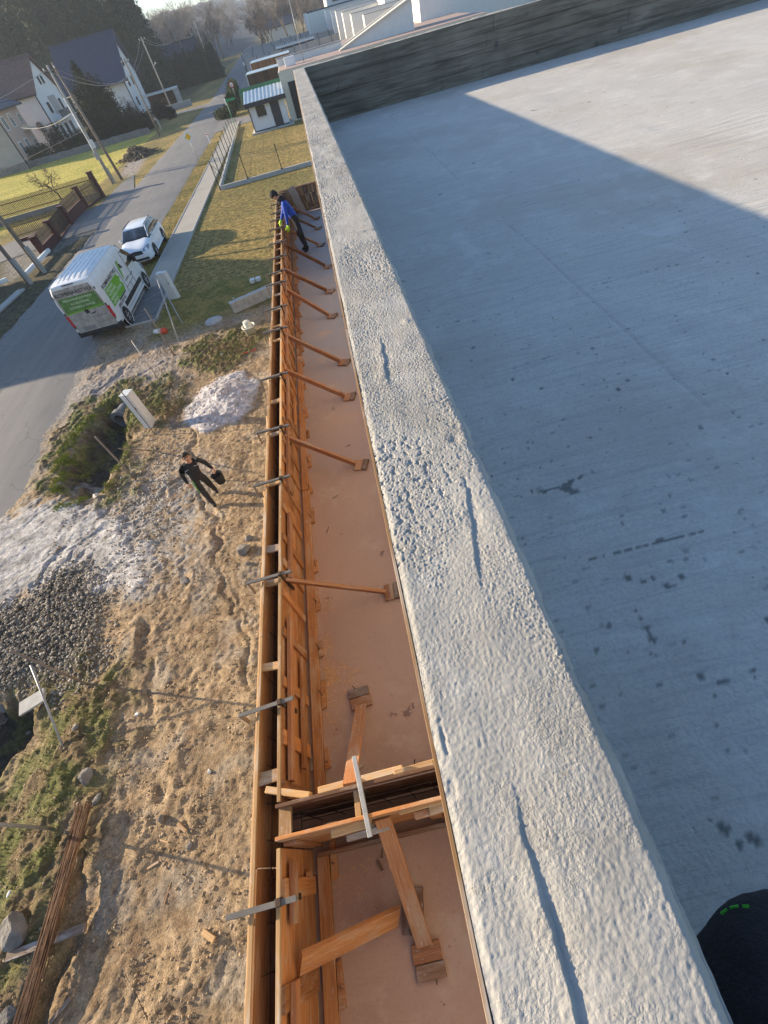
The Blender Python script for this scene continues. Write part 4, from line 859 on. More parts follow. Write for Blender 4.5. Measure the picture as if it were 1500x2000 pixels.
# single rocks
def rock(px, py, sz, lab, mat='stone', sq=.6, seed=0, z=None):
    p = at(px, py, .1); g = ground_z(p.x, p.y) if z is None else z
    b = bmesh.new(); bmesh.ops.create_icosphere(b, subdivisions=4, radius=1)
    rs = np.random.RandomState(seed); P = np.array([v.co[:] for v in b.verts]); pl = rs.normal(size=(11, 3)); pl /= np.linalg.norm(pl, axis=1)[:, None]
    for k in range(11):
        d = P@pl[k]; lim = rs.uniform(.55, .85); P = P-np.clip(d-lim, 0, None)[:, None]*pl[k]
    P *= (1+.06*fbm(P[:, 0]*3+P[:, 2]*2, P[:, 1]*3, 3, seed))[:, None]; P *= np.array([1, rs.uniform(.6, .95), sq])*sz
    for v, c in zip(b.verts, P): v.co = c
    me = bpy.data.meshes.new('rock'); b.to_mesh(me); b.free(); o = link('rock', me, mat); o.location = (p.x, p.y, g+sz*sq*.35); o.rotation_euler = (0, 0, rs.uniform(0, 6)); tag(o, lab, 'rock')
rock(474, 1072, .20, 'broad pale lump of concrete beside the formwork, largest rock there', seed=1); rock(484, 1048, .11, 'smaller rock leaning behind the broad pale lump', seed=2, sq=.8)
rock(482, 1097, .10, 'small rock below the broad pale lump', seed=3)
rock(32, 1815, .25, 'large grey boulder left of the rebar bundle', seed=4, sq=.8); rock(8, 1990, .15, 'grey boulder in the bottom left corner', seed=5)
rock(165, 1515, .17, 'pale crumbling lump of mortar above the rebar bundle', seed=6); rock(185, 1560, .10, 'flat pale stone beside the end of the rebar bundle', seed=7, sq=.4)
rock(262, 1392, .06, 'small white stone on the grassy bank near the rut', 'plaster_white', seed=8); rock(312, 1600, .07, 'upright pointed stone on the bare earth', seed=9, sq=1.2)
rock(402, 1505, .05, 'tiny white stone near the outer formwork', 'plaster_white', seed=10); rock(186, 967, .10, 'pale pointed stone on the rim of the ditch above the pale sand', 'plaster_cream', seed=11, sq=1.1)
rock(258, 925, .14, 'grey stone beside the leaning stake', seed=12); rock(358, 1130, .12, 'broken slab fragment on the gravel', seed=13, sq=.35); rock(345, 1110, .08, 'small broken stone above the slab fragment', seed=14, sq=.4)
rock(432, 690, .08, 'white stone among the weeds', 'plaster_white', seed=15); rock(455, 580, .07, 'white stone on the shaded lawn', 'plaster_white', seed=16)
rock(362, 1650, .07, 'flat pale stone lying beyond the wood scraps', seed=17, sq=.4); rock(10, 1748, .06, 'small white plastic lid on the bank', 'plaster_white', seed=18, sq=.2)
rock(150, 1420, .09, 'stone half sunk in the grassy bank', seed=19)
# scraps of wood
def scrap(a, b, w, t, lab, mat='wood_pale'):
    A_, B_ = at(*a, .05), at(*b, .05); A_.z = ground_z(A_.x, A_.y)+t*.6; B_.z = ground_z(B_.x, B_.y)+t*.6
    m = MB(); m.board(A_, B_, w, t); tag(m.build('wood_scrap', mat), lab, 'wood scrap')
scrap((346, 1608), (362, 1624), .05, .03, 'short thick scrap of wood between the two shadows'); scrap((394, 1820), (418, 1836), .07, .04, 'brightest block of scrap wood on the lower site')
scrap((283, 1697), (305, 1683), .03, .02, 'thin scrap of wood near the bottom left ruts'); scrap((308, 1640), (326, 1645), .02, .015, 'thin sliver of wood near the thick scrap'); scrap((316, 1766), (328, 1725), .018, .012, 'long thin stick of wood on the gravel patch')
scrap((370, 1745), (374, 1722), .015, .01, 'short thin stick near the formwork'); scrap((271, 1880), (295, 1867), .02, .012, 'crooked twig of wood below the gravel patch', 'wood_fence')
scrap((472, 692), (500, 682), .05, .02, 'red painted lath near the formwork', 'red_plastic'); scrap((95, 1998), (136, 1950), .05, .03, 'weathered lath at the lower edge beside the rebar bundle', 'wood_grey')
m = MB(); pts = [at(240, 1905, .05), at(262, 1945, .05), at(285, 1985, .05), at(300, 2030, .05)]
for q in pts: q.z = ground_z(q.x, q.y)+.01
m.tube(pts, .006, 5); tag(m.build('wire', 'rust_dark'), 'thin dark wire lying on the earth at the lower edge', 'wire')
# bundle of reinforcing bars on a plank
bb = thing('rebar_bundle', 'long bundle of rusty reinforcing bars lying on a plank', 'rebar', at(100, 1800, .2))
m0 = at(165, 1582, .16); m1 = at(42, 2010, .16); d = (m1-m0); dn = d.normalized(); sd = Vector((-dn.y, dn.x, 0))
for k in range(34):
    o1, o2 = r(-.12, .12), r(-.16, .16); zz = r(0, .07); e = r(-.12, .12)
    A_ = m0+sd*o1+dn*e+Vector((0, 0, zz)); B_ = m0+d*1.35+sd*o2+Vector((0, 0, zz)); mid = (A_+B_)/2+sd*r(-.03, .03)+Vector((0, 0, r(-.02, .01)))
    m = MB(); m.tube([A_, mid, B_], .0085, 5); m.build('bar', 'rebar', bb, True)
m = MB(); A_, B_ = at(10, 1870, .12), at(164, 1811, .12); A_.z = B_.z = max(ground_z(B_.x, B_.y), ground_z(A_.x, A_.y))+.05; m.board(A_, B_, .11, .06); tag(m.build('timber_bearer', 'wood_grey'), 'pale squared timber under the bundle of bars', 'timber')
# stakes along the boundary with their lines
def stake(foot, top, rr, mat, lab, cap=None):
    F = at(*foot, 0); F.z = ground_z(F.x, F.y)-.05; h = 1.0
    best = min(np.arange(.3, 6, .01), key=lambda q: (lambda c: (PPY-FPX*float(AXU@c)/float(AXF@c)-top[1])**2+(PPX+FPX*float(AXR@c)/float(AXF@c)-top[0])**2)(np.array([F.x, F.y, F.z+q-CAMH])))
    T_ = F+Vector((0, 0, best)); 
    m = MB(); m.tube([F, T_], rr, 8); o = tag(m.build('stake', mat), lab, 'stake', 'stakes along the edge of the site'); return F, T_
ST = [stake((100, 1618), (-130, 1600), .026, 'galv', 'lowest stake, its top reaching past the left edge'), stake((172, 1337), (18, 1276), .024, 'pole_wood', 'stake standing over the dark crushed stone'),
      stake((270, 942), (185, 853), .024, 'pole_wood', 'stake right of the ditch above the pale sand'), stake((303, 848), (225, 745), .016, 'pole_wood', 'stake touching the white box with the pale front'),
      stake((321, 757), (255, 667), .018, 'galv', 'stake between the van and the white box'), stake((341, 694), (283, 602), .022, 'pole_wood', 'stake in front of the van wheel beside the canister')]
def leaning(a, za, b, zb, rr, mat, lab):
    A_, B_ = at(*a, za), at(*b, zb); m = MB(); m.tube([A_, B_], rr, 8); tag(m.build('stay', mat), lab, 'stay')
leaning((127, 1468), .0, (60, 1299), 1.0, .020, 'galv', 'shiny metal stay leaning towards the stake over the crushed stone'); leaning((232, 876), 1.1, (295, 880), .05, .018, 'pole_wood', 'wooden strut reaching sideways from the stake by the ditch')
leaning((349, 667), .0, (307, 545), 1.9, .028, 'galv', 'longer metal tube beside the cabinet behind the van'); leaning((357, 633), .0, (323, 571), 1.0, .024, 'galv', 'shorter metal tube beside the cabinet behind the van')
m = MB()
for i in range(len(ST)-1):
    a, b = ST[i][1]-Vector((0, 0, .4)), ST[i+1][1]-Vector((0, 0, .4)); m.tube([a+(b-a)*k/6-Vector((0, 0, .12*math.sin(math.pi*k/6))) for k in range(7)], .003, 4)
# white meter cabinets
def cabinet(foot, top, w, dpt, h, rz, lab, mat='white_plastic'):
    F = at(*foot, 0); F.z = ground_z(F.x, F.y)-.02; k = thing('meter_cabinet', lab, 'cabinet', F, rz)
    m = MB(); m.box(-w/2, w/2, -dpt/2, dpt/2, 0, h, .012); m.build('body', mat, k)
    m = MB(); m.box(-w/2-.012, w/2+.012, -dpt/2-.012, dpt/2+.012, h+.001, h+.045, .012); m.build('lid', mat, k)
    m = MB(); m.box(-w/2+.02, w/2-.02, -dpt/2-.012, -dpt/2-.002, .12, h-.05, .004); m.build('door', mat, k)
    m = MB(); m.box(w/2-.08, w/2-.05, -dpt/2-.02, -dpt/2-.011, h*.6, h*.68, .003); m.build('lock', 'black', k); return k
cabinet((296, 831), (262, 770), .30, .32, 1.28, -.25, 'white meter cabinet standing on the bank right of the ditch'); cabinet((343, 583), (328, 537), .50, .26, 1.2, -.35, 'white meter cabinet at the end of the pavement behind the van')
# canister lying by the stake
F = at(325, 652, .0); k = thing('canister', 'white canister with a red base lying beside the stake', 'canister', (F.x, F.y, ground_z(F.x, F.y)+.10), 1.25)
m = MB(); m.lathe((0, 0, 0), [(.05, .55), (.085, .5), (.10, .42), (.10, .12)], 16, 'y'); m.build('body', 'white_plastic', k); m = MB(); m.lathe((0, 0, 0), [(.115, .12), (.125, .10), (.125, -.06), (.09, -.08)], 16, 'y'); m.build('base', 'red_plastic', k)
# tubs
F = at(492, 652, .0); z0 = ground_z(F.x, F.y)
k = thing('tub', 'wide pale plastic tub at the foot of the formwork', 'tub', (F.x, F.y, z0)); m = MB(); m.lathe((0, 0, 0), [(.20, 0), (.26, .30), (.285, .31), (.285, .34), (.255, .345), (.24, .30), (.19, .04)], 28); m.build('body', 'tub', k)
k = thing('bucket', 'pale bucket standing upside down in the wide tub', 'bucket', (F.x-.02, F.y+.03, z0+.06)); m = MB(); m.lathe((0, 0, 0), [(.185, 0), (.185, .02), (.165, .03), (.135, .44), (.125, .45), (0.01, .45)], 28); m.build('body', 'tub', k)
m = MB(); m.board((.14, -.05, .30), (.17, -.05, .02), .02, .02); m.build('handle', 'white_plastic', k)
F = at(418, 627, 0); k = thing('manhole_cover', 'round pale manhole cover in the shaded earth', 'manhole', (F.x, F.y, ground_z(F.x, F.y)+.01)); m = MB(); m.lathe((0, 0, 0), [(.40, -.05), (.40, .04), (.385, .05)], 32); m.build('ring', 'conc', k); m = MB(); m.lathe((0, 0, .0), [(.31, .052), (.305, .06)], 32); m.build('lid', 'kerb', k)
k = thing('white_box', 'pair of small white boxes on the shaded lawn by the formwork', 'box', at(500, 550, .05)); m = MB(); m.box(-.26, -.02, -.14, .14, 0, .16, .02); m.build('box', 'white_plastic', k); m = MB(); m.box(.03, .26, -.12, .15, 0, .16, .02); m.build('box', 'white_plastic', k)
# low block wall
A_, B_ = at(458, 612, 0), at(530, 580, 0); A_.z = B_.z = 0.02; k = thing('block_wall', 'low wall of grey concrete blocks ending at the formwork', 'wall', A_, math.atan2(B_.y-A_.y, B_.x-A_.x)); L = 2.5
for row in range(2):
    x = 0 if row == 0 else .0
    while x < L: 
        w = .40 if not (row and x == 0) else .2; w = min(w, L-x); m = MB(); m.box(x+.004, x+w-.004, -.12, .12, row*.205, row*.205+.2, .006); m.build('block', 'conc', k); x += w
m = MB(); m.box(-.03, L, -.15, .15, .41, .45, .01); m.build('coping', 'kerb', k)
# culvert pipe in the ditch bank and cut slabs
F = at(234, 812, -.25); k = thing('culvert_pipe', 'concrete culvert pipe opening into the roadside ditch', 'pipe', (F.x, F.y, -.34), -.2); R_ = .27
prof = [(R_, .75), (R_, .12), (R_+.06, .10), (R_+.06, -.12), (R_-.07, -.12), (R_-.07, .75)]; m = MB(); m.lathe((0, 0, 0), prof, 28, 'y', cap=False); m.sm = [False]*len(m.sm); m.build('pipe', 'conc_dark', k)
F = at(148, 990, -.1); k = thing('culvert_pipe', 'rim of a second culvert pipe under the pale sand', 'pipe', (F.x, F.y-.5, -.5), -.1); m = MB(); m.lathe((0, 0, 0), prof, 28, 'y', cap=False); m.sm = [False]*len(m.sm); m.build('pipe', 'red_brown', k)
A_ = at(62, 1372, 0); m = MB(); m.board(A_+Vector((-.24, -.08, -.02)), A_+Vector((.26, .10, .02)), .30, .05, (0.1, 0, 1)); tag(m.build('stone_slab', 'kerb'), 'flat square slab at the mouth of the dark pit', 'slab')
A_ = at(-20, 1372, 0); k = thing('drain_pipe', 'dark pipe rim in the pit at the left edge', 'pipe', (A_.x-.2, A_.y-.0, -.62), .3); m = MB(); m.lathe((0, 0, 0), prof, 24, 'y', cap=False); m.build('pipe', 'conc_dark', k)
A_ = at(206, 912, -.3); m = MB(); m.board(A_, A_+Vector((.14, .1, .03)), .1, .06, (0, .3, 1)); tag(m.build('plastic_crate', 'glass'), 'small dark blue scrap of plastic in the ditch', 'scrap')
# ================================================================== VEHICLES
def loft(m, secs, half, n=None):
    """secs: list of y; half(y) -> list of (x,z) from bottom centre-right to top centre; mirrored"""
    rings = []
    for s_ in secs:
        h = half(s_); rings.append([(x, s_, z) for x, z in h]+[(-x, s_, z) for x, z in h[::-1]])
    k = len(rings[0]); vs = [p for rg in rings for p in rg]
    fs = [(i*k+j, i*k+(j+1) % k, (i+1)*k+(j+1) % k, (i+1)*k+j) for i in range(len(rings)-1) for j in range(k)]
    fs += [tuple(range(k))[::-1], tuple(range((len(rings)-1)*k, len(rings)*k))]
    m._add(vs, fs, None, True)
def lerp(tab, y):
    for (a, b) in zip(tab, tab[1:]):
        if y <= b[0]: t = (y-a[0])/(b[0]-a[0]); return [u+(v-u)*t for u, v in zip(a[1:], b[1:])]
    return list(tab[-1][1:])
def smoothen(o, ang=35):
    for p in o.data.polygons: p.use_smooth = True
    md = o.modifiers.new('edge', 'BEVEL'); md.width = .012; md.segments = 2; md.limit_method = 'ANGLE'; md.angle_limit = math.radians(ang)
    md2 = o.modifiers.new('wn', 'WEIGHTED_NORMAL'); return o
def text(body, size, mat, parent, origin, xdir, ydir, align='LEFT', name='lettering', squeeze=1.0, bold=0):
    cu = bpy.data.curves.new('t', 'FONT'); cu.body = body; cu.size = size; cu.align_x = align; cu.extrude = .0012; cu.offset = bold; cu.resolution_u = 3
    tmp = bpy.data.objects.new('t', cu); C.objects.link(tmp); me = bpy.data.meshes.new_from_object(tmp.evaluated_get(bpy.context.evaluated_depsgraph_get())); bpy.data.objects.remove(tmp); bpy.data.curves.remove(cu)
    x = Vector(xdir).normalized(); y = Vector(ydir).normalized(); n = x.cross(y); me.transform(Matrix(((x[0]*squeeze, y[0], n[0], origin[0]), (x[1]*squeeze, y[1], n[1], origin[1]), (x[2]*squeeze, y[2], n[2], origin[2]), (0, 0, 0, 1))))
    while me.materials: me.materials.pop()
    return link(name, me, mat, parent)
def wheel(par, x, y, R_, out, rimmat='galv'):
    m = MB(); s_ = 1 if out > 0 else -1
    m.lathe((x, y, R_), [(R_*.62, s_*.0), (R_*.66, s_*.015), (R_*.96, s_*.01), (R_, -s_*.03), (R_, -s_*.20), (R_*.9, -s_*.22)][::1], 28, 'x'); w = m.build('wheel', 'rubber', par)
    m = MB(); m.lathe((x, y, R_), [(R_*.62, s_*.004), (R_*.60, -s_*.05), (R_*.2, -s_*.02), (.001, -s_*.01)], 28, 'x', cap=False)
    for k in range(5):
        a = k*2*math.pi/5+.3; m.board((x+s_*.0, y+math.cos(a)*R_*.1, R_+math.sin(a)*R_*.1), (x+s_*.0, y+math.cos(a)*R_*.6, R_+math.sin(a)*R_*.6), .06, .02, (1, 0, 0))
    m.build('rim', rimmat, w); return w
van = thing('delivery_van', 'white van with green lettering panels parked half on the road, rear doors dirty', 'van', (-11.42, 21.05, .06), math.radians(0.5))
VT = [(0, 2.36, .975, .80), (.06, 2.43, .985, .84), (.5, 2.47, .99, .85), (3.9, 2.47, .99, .85), (4.35, 2.42, .99, .83), (4.8, 2.22, .98, .80), (5.35, 1.70, .97, .80), (5.62, 1.32, .96, .82), (6.0, 1.12, .93, .78), (6.2, .85, .86, .7), (6.26, .55, .80, .62)]
def vhalf(y):
    zt, w, wt = lerp(VT, y); zb = .34
    f = min(1, (zt-zb)/1.9); zs = zb+(zt-zb)*.72
    return [(0, zb), (w*.9, zb), (w, zb+.10), (w+.008, zb+(zs-zb)*.45), (w*.995, zs), (w-(w-wt)*.45, zs+(zt-zs)*.5), (wt, zt-.09*f), (wt-.07, zt-.025*f), (wt*.5, zt-.005), (0, zt)]
m = MB(); loft(m, [0, .03, .06, .3, 1.0, 2.0, 3.0, 3.9, 4.15, 4.35, 4.6, 4.8, 5.1, 5.35, 5.5, 5.62, 5.8, 6.0, 6.12, 6.2, 6.26], vhalf); o = smoothen(m.build('body', 'van_white', van), 40)
for k, x in enumerate((-.60, -.36, -.12, .12, .36, .60)):           # pressed roof ribs
    for (a, b) in ((.35, 1.35), (1.5, 2.6), (2.75, 3.7)):
        m = MB(); m.board((x, a+.08*(k % 2), 2.478), (x, b+.08*(k % 2), 2.478), .045, .018, (0, 0, 1), .008); m.build('roof_rib', 'car_white', van)
m = MB(); m.board((.83, .1, 2.40), (.83, 4.2, 2.40), .03, .04); m.board((-.83, .1, 2.40), (-.83, 4.2, 2.40), .03, .04); m.build('gutter', 'van_white', van)
for s_ in (-1, 1):                                                   # two rear door leaves
    m = MB(); m.prism([(s_*.012, -.012, .52), (s_*.90, -.012, .52), (s_*.905, -.010, 1.75), (s_*.80, -.006, 2.28), (s_*.012, -.006, 2.30)], (0, .02, 0)); d_ = m.build('rear_door', 'van_dirty', van)
    m = MB()
    for z in (.75, 1.35, 2.05): m.board((s_*.93, -.02, z-.05), (s_*.93, -.02, z+.05), .05, .03, (0, 1, 0))
    m.build('hinge', 'black', d_)
m = MB(); m.prism([(-.84, -.016, 1.33), (.86, -.016, 1.33), (.83, -.016, 1.95), (-.80, -.016, 1.95)], (0, -.003, 0)); m.build('rear_panel', 'decal_green_dirty', van)
m = MB(); m.prism([(-.84, -.020, 1.30), (.86, -.020, 1.36), (.86, -.020, 1.41), (-.84, -.020, 1.35)], (0, -.002, 0)); m.build('panel_stripe', 'decal_green', van)
text('KOMINÁRSTVO', .21, 'black', van, (0, -.024, 2.02), (1, 0, 0), (0, 0, 1), 'CENTER', squeeze=1.08)
for i, (tx, z) in enumerate((('FRÉZOVANIE KOMÍNOV', 1.80), ('VLOŽKOVANIE', 1.64), ('KONTROLA, REVÍZIE', 1.48))): text(tx, .12, 'decal_pale', van, (0, -.022, z), (1, 0, 0), (0, 0, 1), 'CENTER')
text('0903 037 60', .11, 'decal_grey', van, (.42, -.018, .96), (1, 0, 0), (0, 0, 1), 'CENTER')
m = MB(); m.board((-.06, -.03, 1.28), (.10, -.03, 1.28), .02, .16, (0, 0, 1)); m.board((.16, -.03, 1.15), (.34, -.03, 1.18), .025, .035, (0, 0, 1)); m.build('door_handle', 'black', van)
m = MB(); m.box(-.62, -.10, -.03, -.012, .56, .70, .006); m.build('number_plate', 'decal_grey', van)
for s_ in (-1, 1): m = MB(); m.box(s_*.93-.055, s_*.93+.06, -.03, .10, .78, 1.28, .012); m.build('tail_light', 'lamp_red', van)
m = MB(); m.box(-.96, .96, -.14, .06, .34, .50, .02); m.box(-.99, -.90, -.05, .25, .34, .55, .02); m.box(.90, .99, -.05, .25, .34, .55, .02); m.build('rear_bumper', 'black', van)
m = MB(); m.board((-.25, -.02, 2.40), (.25, -.02, 2.40), .04, .03); m.build('high_brake_light', 'black', van)
X_ = 1.004
m = MB(); m.prism([(X_, .42, 1.02), (X_, 2.45, 1.02), (X_, 2.55, 1.25), (X_, 2.4, 1.42), (X_, 2.62, 1.52), (X_, 2.35, 1.66), (X_, 2.5, 1.72), (X_, .50, 1.72)], (.004, 0, 0)); m.build('side_panel', 'decal_green', van)
text('KOMINÁRSTVO', .205, 'black', van, (1.008, .42, 1.765), (0, 1, 0), (-.10, 0, 1), squeeze=1.5, bold=.002)
for tx, z, sz in (('FRÉZOVANIE', 1.56, .155), ('VLOŽKOVANIE', 1.40, .155), ('KONTROLA A ČISTENIE', 1.23, .155), ('KOMÍNOV', 1.07, .155)): text(tx, sz, 'sign_white', van, (X_+.006, .55, z), (0, 1, 0), (0, 0, 1), squeeze=1.05)
text('0903 037 60', .18, 'black', van, (X_+.002, .80, .80), (0, 1, 0), (0, 0, 1), squeeze=1.35, bold=.001)
m = MB(); m.prism([(X_, 2.95, 1.62), (X_, 3.12, 1.95), (X_, 3.35, 1.98), (X_, 3.20, 1.80), (X_, 3.12, 1.55), (X_, 2.98, 1.30), (X_, 2.90, 1.30)], (.004, 0, 0)); m.build('emblem', 'decal_green', van)
m = MB(); m.prism([(X_+.004, 3.16, 1.72), (X_+.004, 3.26, 1.86), (X_+.004, 3.38, 1.78), (X_+.004, 3.50, 1.60), (X_+.004, 3.30, 1.64)], (.003, 0, 0)); m.build('emblem', 'black', van)
text('kominov', .20, 'decal_grey', van, (X_+.002, 2.95, 1.14), (0, 1, 0), (0, 0, 1))
for s_ in (-1, 1):
    m = MB(); m.prism([(s_*.995, 4.12, 1.42), (s_*.985, 5.42, 1.42), (s_*.965, 5.20, 1.72), (s_*.92, 4.78, 2.04), (s_*.93, 4.12, 2.06)], (s_*.012, 0, .0)); m.build('side_window', 'glass', van)
    m = MB(); m.box(min(s_*1.0, s_*1.20), max(s_*1.0, s_*1.20), 5.05, 5.17, 1.32, 1.66, .03); m.build('mirror', 'black', van)
    m = MB(); m.box(min(s_*.99, s_*1.012), max(s_*.99, s_*1.012), 1.55, 4.75, .55, .74, .006); m.build('side_moulding', 'black', van)
    m = MB(); m.box(min(s_*.93, s_*1.0), max(s_*.93, s_*1.0), 1.5, 4.85, .28, .38, .01); m.build('sill', 'van_white', van)
    m = MB()
    for (a, za, b, zb) in ((4.02, .6, 4.02, 2.12), (2.72, .62, 2.72, 1.95), (2.72, .98, 4.02, .98), (3.4, .62, 3.4, .98), (4.02, .62, 5.1, .62)): m.board((s_*1.003, a, za), (s_*1.003, b, zb), .014, .014, (1, 0, 0))
    m.build('door_seam', 'black', van)
    m = MB(); m.box(min(s_*.998, s_*1.02), max(s_*.998, s_*1.02), 3.82, 3.98, 1.12, 1.16, .004); m.box(min(s_*.998, s_*1.02), max(s_*.998, s_*1.02), 4.08, 4.22, 1.14, 1.18, .004); m.build('door_handle', 'black', van)
    m = MB(); m.board((s_*1.006, 1.25, .98), (s_*1.006, 2.35, .98), .05, .012, (1, 0, 0)); m.build('slide_rail', 'black', van)
    m = MB(); m.prism([(s_*.90, 5.75, 1.02), (s_*.88, 6.06, .95), (s_*.87, 6.10, .72), (s_*.92, 5.85, .72)], (s_*.06, 0, 0)); m.build('headlight', 'lamp_clear', van)
    for y in (1.02, 5.28):
        m = MB(); m.lathe((s_*.965, y, .36), [(.455, s_*.052), (.44, s_*.056), (.40, s_*.05), (.40, 0)], 32, 'x', cap=False); m.build('wheel_arch', 'van_white', van)
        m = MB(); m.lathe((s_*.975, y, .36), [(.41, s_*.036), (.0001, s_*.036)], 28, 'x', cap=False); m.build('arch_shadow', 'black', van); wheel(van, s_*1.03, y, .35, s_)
m = MB(); m.prism([(-.74, 4.78, 2.23), (.74, 4.78, 2.23), (.86, 5.56, 1.42), (-.86, 5.56, 1.42)], (0, .02, .02)); m.build('windscreen', 'glass', van)
m = MB(); m.box(-.80, .80, 6.15, 6.32, .34, .62, .04); m.build('front_bumper', 'black', van)
# ---- the estate car
car = thing('parked_car', 'white estate car parked nose towards us behind the white van', 'car', (-11.78, 30.3, .06), math.radians(2))
CT = [(0, .50, .62), (.04, .62, .74), (.14, .74, .83), (.35, .84, .89), (.8, .93, .915), (1.35, 1.00, .925), (2.2, .99, .93), (4.0, 1.0, .93), (4.7, 1.0, .91), (4.95, .96, .86), (5.06, .62, .78)]
def chalf(y):
    zt, w = lerp(CT, y); zb = .20; cr = .035 if y < 1.5 else 0
    return [(0, zb), (w*.92, zb), (w-.01, zb+.08), (w, zb+(zt-zb)*.45), (w*.985, zb+(zt-zb)*.75), (w*.93, zt-.05), (w*.82, zt-.005+cr*.2), (w*.6, zt+cr), (w*.3, zt+cr*.7), (0, zt+cr*.6)]
m = MB(); loft(m, [0, .04, .09, .14, .22, .35, .55, .8, 1.1, 1.35, 1.8, 2.2, 3, 4, 4.4, 4.7, 4.85, 4.95, 5.02, 5.06], chalf); smoothen(m.build('body', 'car_white', car), 30)
GT = [(1.25, 1.00, .80), (1.45, 1.12, .785), (2.05, 1.42, .66), (2.4, 1.475, .63), (3.2, 1.48, .63), (4.1, 1.43, .61), (4.55, 1.30, .62), (4.90, 1.02, .68)]
def ghalf(y):
    zt, wt = lerp(GT, y); zb = .96; wb = .86 if y < 4.6 else .82; wt = min(wt, wb)
    return [(0, zb), (wb, zb), (wb-(wb-wt)*.5, zb+(zt-zb)*.52), (wt+.015, zt-.04*(zt-zb)), (wt*.8, zt), (wt*.4, zt+.006), (0, zt+.008)]
m = MB(); loft(m, [1.25, 1.45, 1.75, 2.05, 2.4, 3.2, 4.1, 4.55, 4.9], ghalf); m.build('windows', 'glass', car)
def roofhalf(y):
    zt, wt = lerp(GT, y); return [(0, zt-.01), (wt+.035, zt-.055), (wt+.03, zt-.02), (wt*.85, zt+.008), (wt*.4, zt+.018), (0, zt+.02)]
m = MB(); loft(m, [2.02, 2.4, 3.2, 4.1, 4.5], roofhalf); smoothen(m.build('roof', 'car_white', car), 40)
for s_ in (-1, 1):
    m = MB(); m.board((s_*.805, 1.28, 1.02), (s_*.685, 2.08, 1.425), .05, .03, (s_, 0, 1)); m.board((s_*.79, 3.05, 1.0), (s_*.665, 2.98, 1.44), .05, .02, (s_, 0, 0)); m.board((s_*.77, 4.62, 1.0), (s_*.65, 4.15, 1.40), .09, .03, (s_, 0, 0)); m.build('pillar', 'car_white', car)
    m = MB(); m.board((s_*.655, 2.2, 1.49), (s_*.645, 4.15, 1.46), .03, .03); m.build('roof_rail', 'black', car)
    m = MB(); m.box(min(s_*.90, s_*1.06), max(s_*.90, s_*1.06), 1.60, 1.72, .98, 1.12, .03); m.build('mirror', 'car_white', car)
    m = MB(); m.prism([(s_*.50, .03, .63), (s_*.82, .16, .65), (s_*.90, .46, .80), (s_*.86, .46, .865), (s_*.50, .11, .745)], (0, -.01, .02)); m.build('headlight', 'lamp_clear', car)
    m = MB(); m.box(min(s_*.915, s_*.945), max(s_*.915, s_*.945), 1.35, 3.85, .22, .30, .008); m.build('sill', 'car_white', car)
    for y in (.98, 3.98):
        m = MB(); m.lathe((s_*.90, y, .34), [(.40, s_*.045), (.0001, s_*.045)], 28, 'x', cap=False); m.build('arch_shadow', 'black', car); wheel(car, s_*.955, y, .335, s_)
m = MB(); m.prism([(-.44, .02, .54), (.44, .02, .54), (.42, .075, .70), (0, .06, .74), (-.42, .075, .70)], (0, -.03, .0)); m.build('grille', 'black', car)
m = MB(); m.box(-.66, .66, -.03, .10, .25, .36, .015); m.build('air_intake', 'black', car); m = MB(); m.box(-.72, .72, -.02, .12, .18, .235, .015); m.build('front_lip', 'galv', car)
m = MB(); m.box(-.26, .26, -.045, -.012, .40, .51, .006); m.build('number_plate', 'sign_white', car)
# ================================================================== PEOPLE
def skin(name, J, E, mats, seg, parent, sub=3):
    """J: {name: (pos, radius)}; E: edges; seg: material index by edge; one continuous surface"""
    ks = list(J); ix = {k: i for i, k in enumerate(ks)}
    me = bpy.data.meshes.new(name); me.from_pydata([tuple(J[k][0]) for k in ks], [(ix[a], ix[b]) for a, b in E], [])
    o = bpy.data.objects.new(name, me); C.objects.link(o); md = o.modifiers.new('s', 'SKIN'); md.use_smooth_shade = True; md.branch_smoothing = .6
    for i, k in enumerate(ks):
        q = J[k][1]; v = me.skin_vertices[0].data[i]; v.radius = q if isinstance(q, tuple) else (q, q); v.use_root = (i == 0)
    s2 = o.modifiers.new('u', 'SUBSURF'); s2.levels = sub; s2.render_levels = sub
    nm = bpy.data.meshes.new_from_object(o.evaluated_get(bpy.context.evaluated_depsgraph_get())); bpy.data.objects.remove(o)
    while nm.materials: nm.materials.pop()
    P = [(Vector(J[a][0]), Vector(J[b][0]), s) for (a, b), s in zip(E, seg)]
    for f in nm.polygons:
        c = f.center; best = 1e9
        for a, b, s in P:
            d = b-a; t = max(0, min(1, (c-a).dot(d)/max(d.length_squared, 1e-9))); q = (c-a-d*t).length
            if q < best: best = q; f.material_index = s
        f.use_smooth = True
    nv = len(nm.vertices); co = np.empty(nv*3, np.float32); no = np.empty(nv*3, np.float32); nm.vertices.foreach_get('co', co); nm.vertices.foreach_get('normal', no); co = co.reshape(-1, 3); no = no.reshape(-1, 3)
    fold = .0065*fbm(co[:, 2]*13+co[:, 0]*5, co[:, 1]*7+co[:, 2]*4, 3, 5)-.004*np.abs(fbm(co[:, 2]*9, co[:, 0]*6+co[:, 1]*6, 2, 7)); hd = np.array(J['head'][0]); fold *= np.clip((np.linalg.norm(co-hd, axis=1)-.13)/.08, 0, 1)
    nm.vertices.foreach_set('co', (co+no*fold[:, None]).ravel().astype(np.float32)); nm.update()
    o = link(name, nm, mats, parent, True); return o
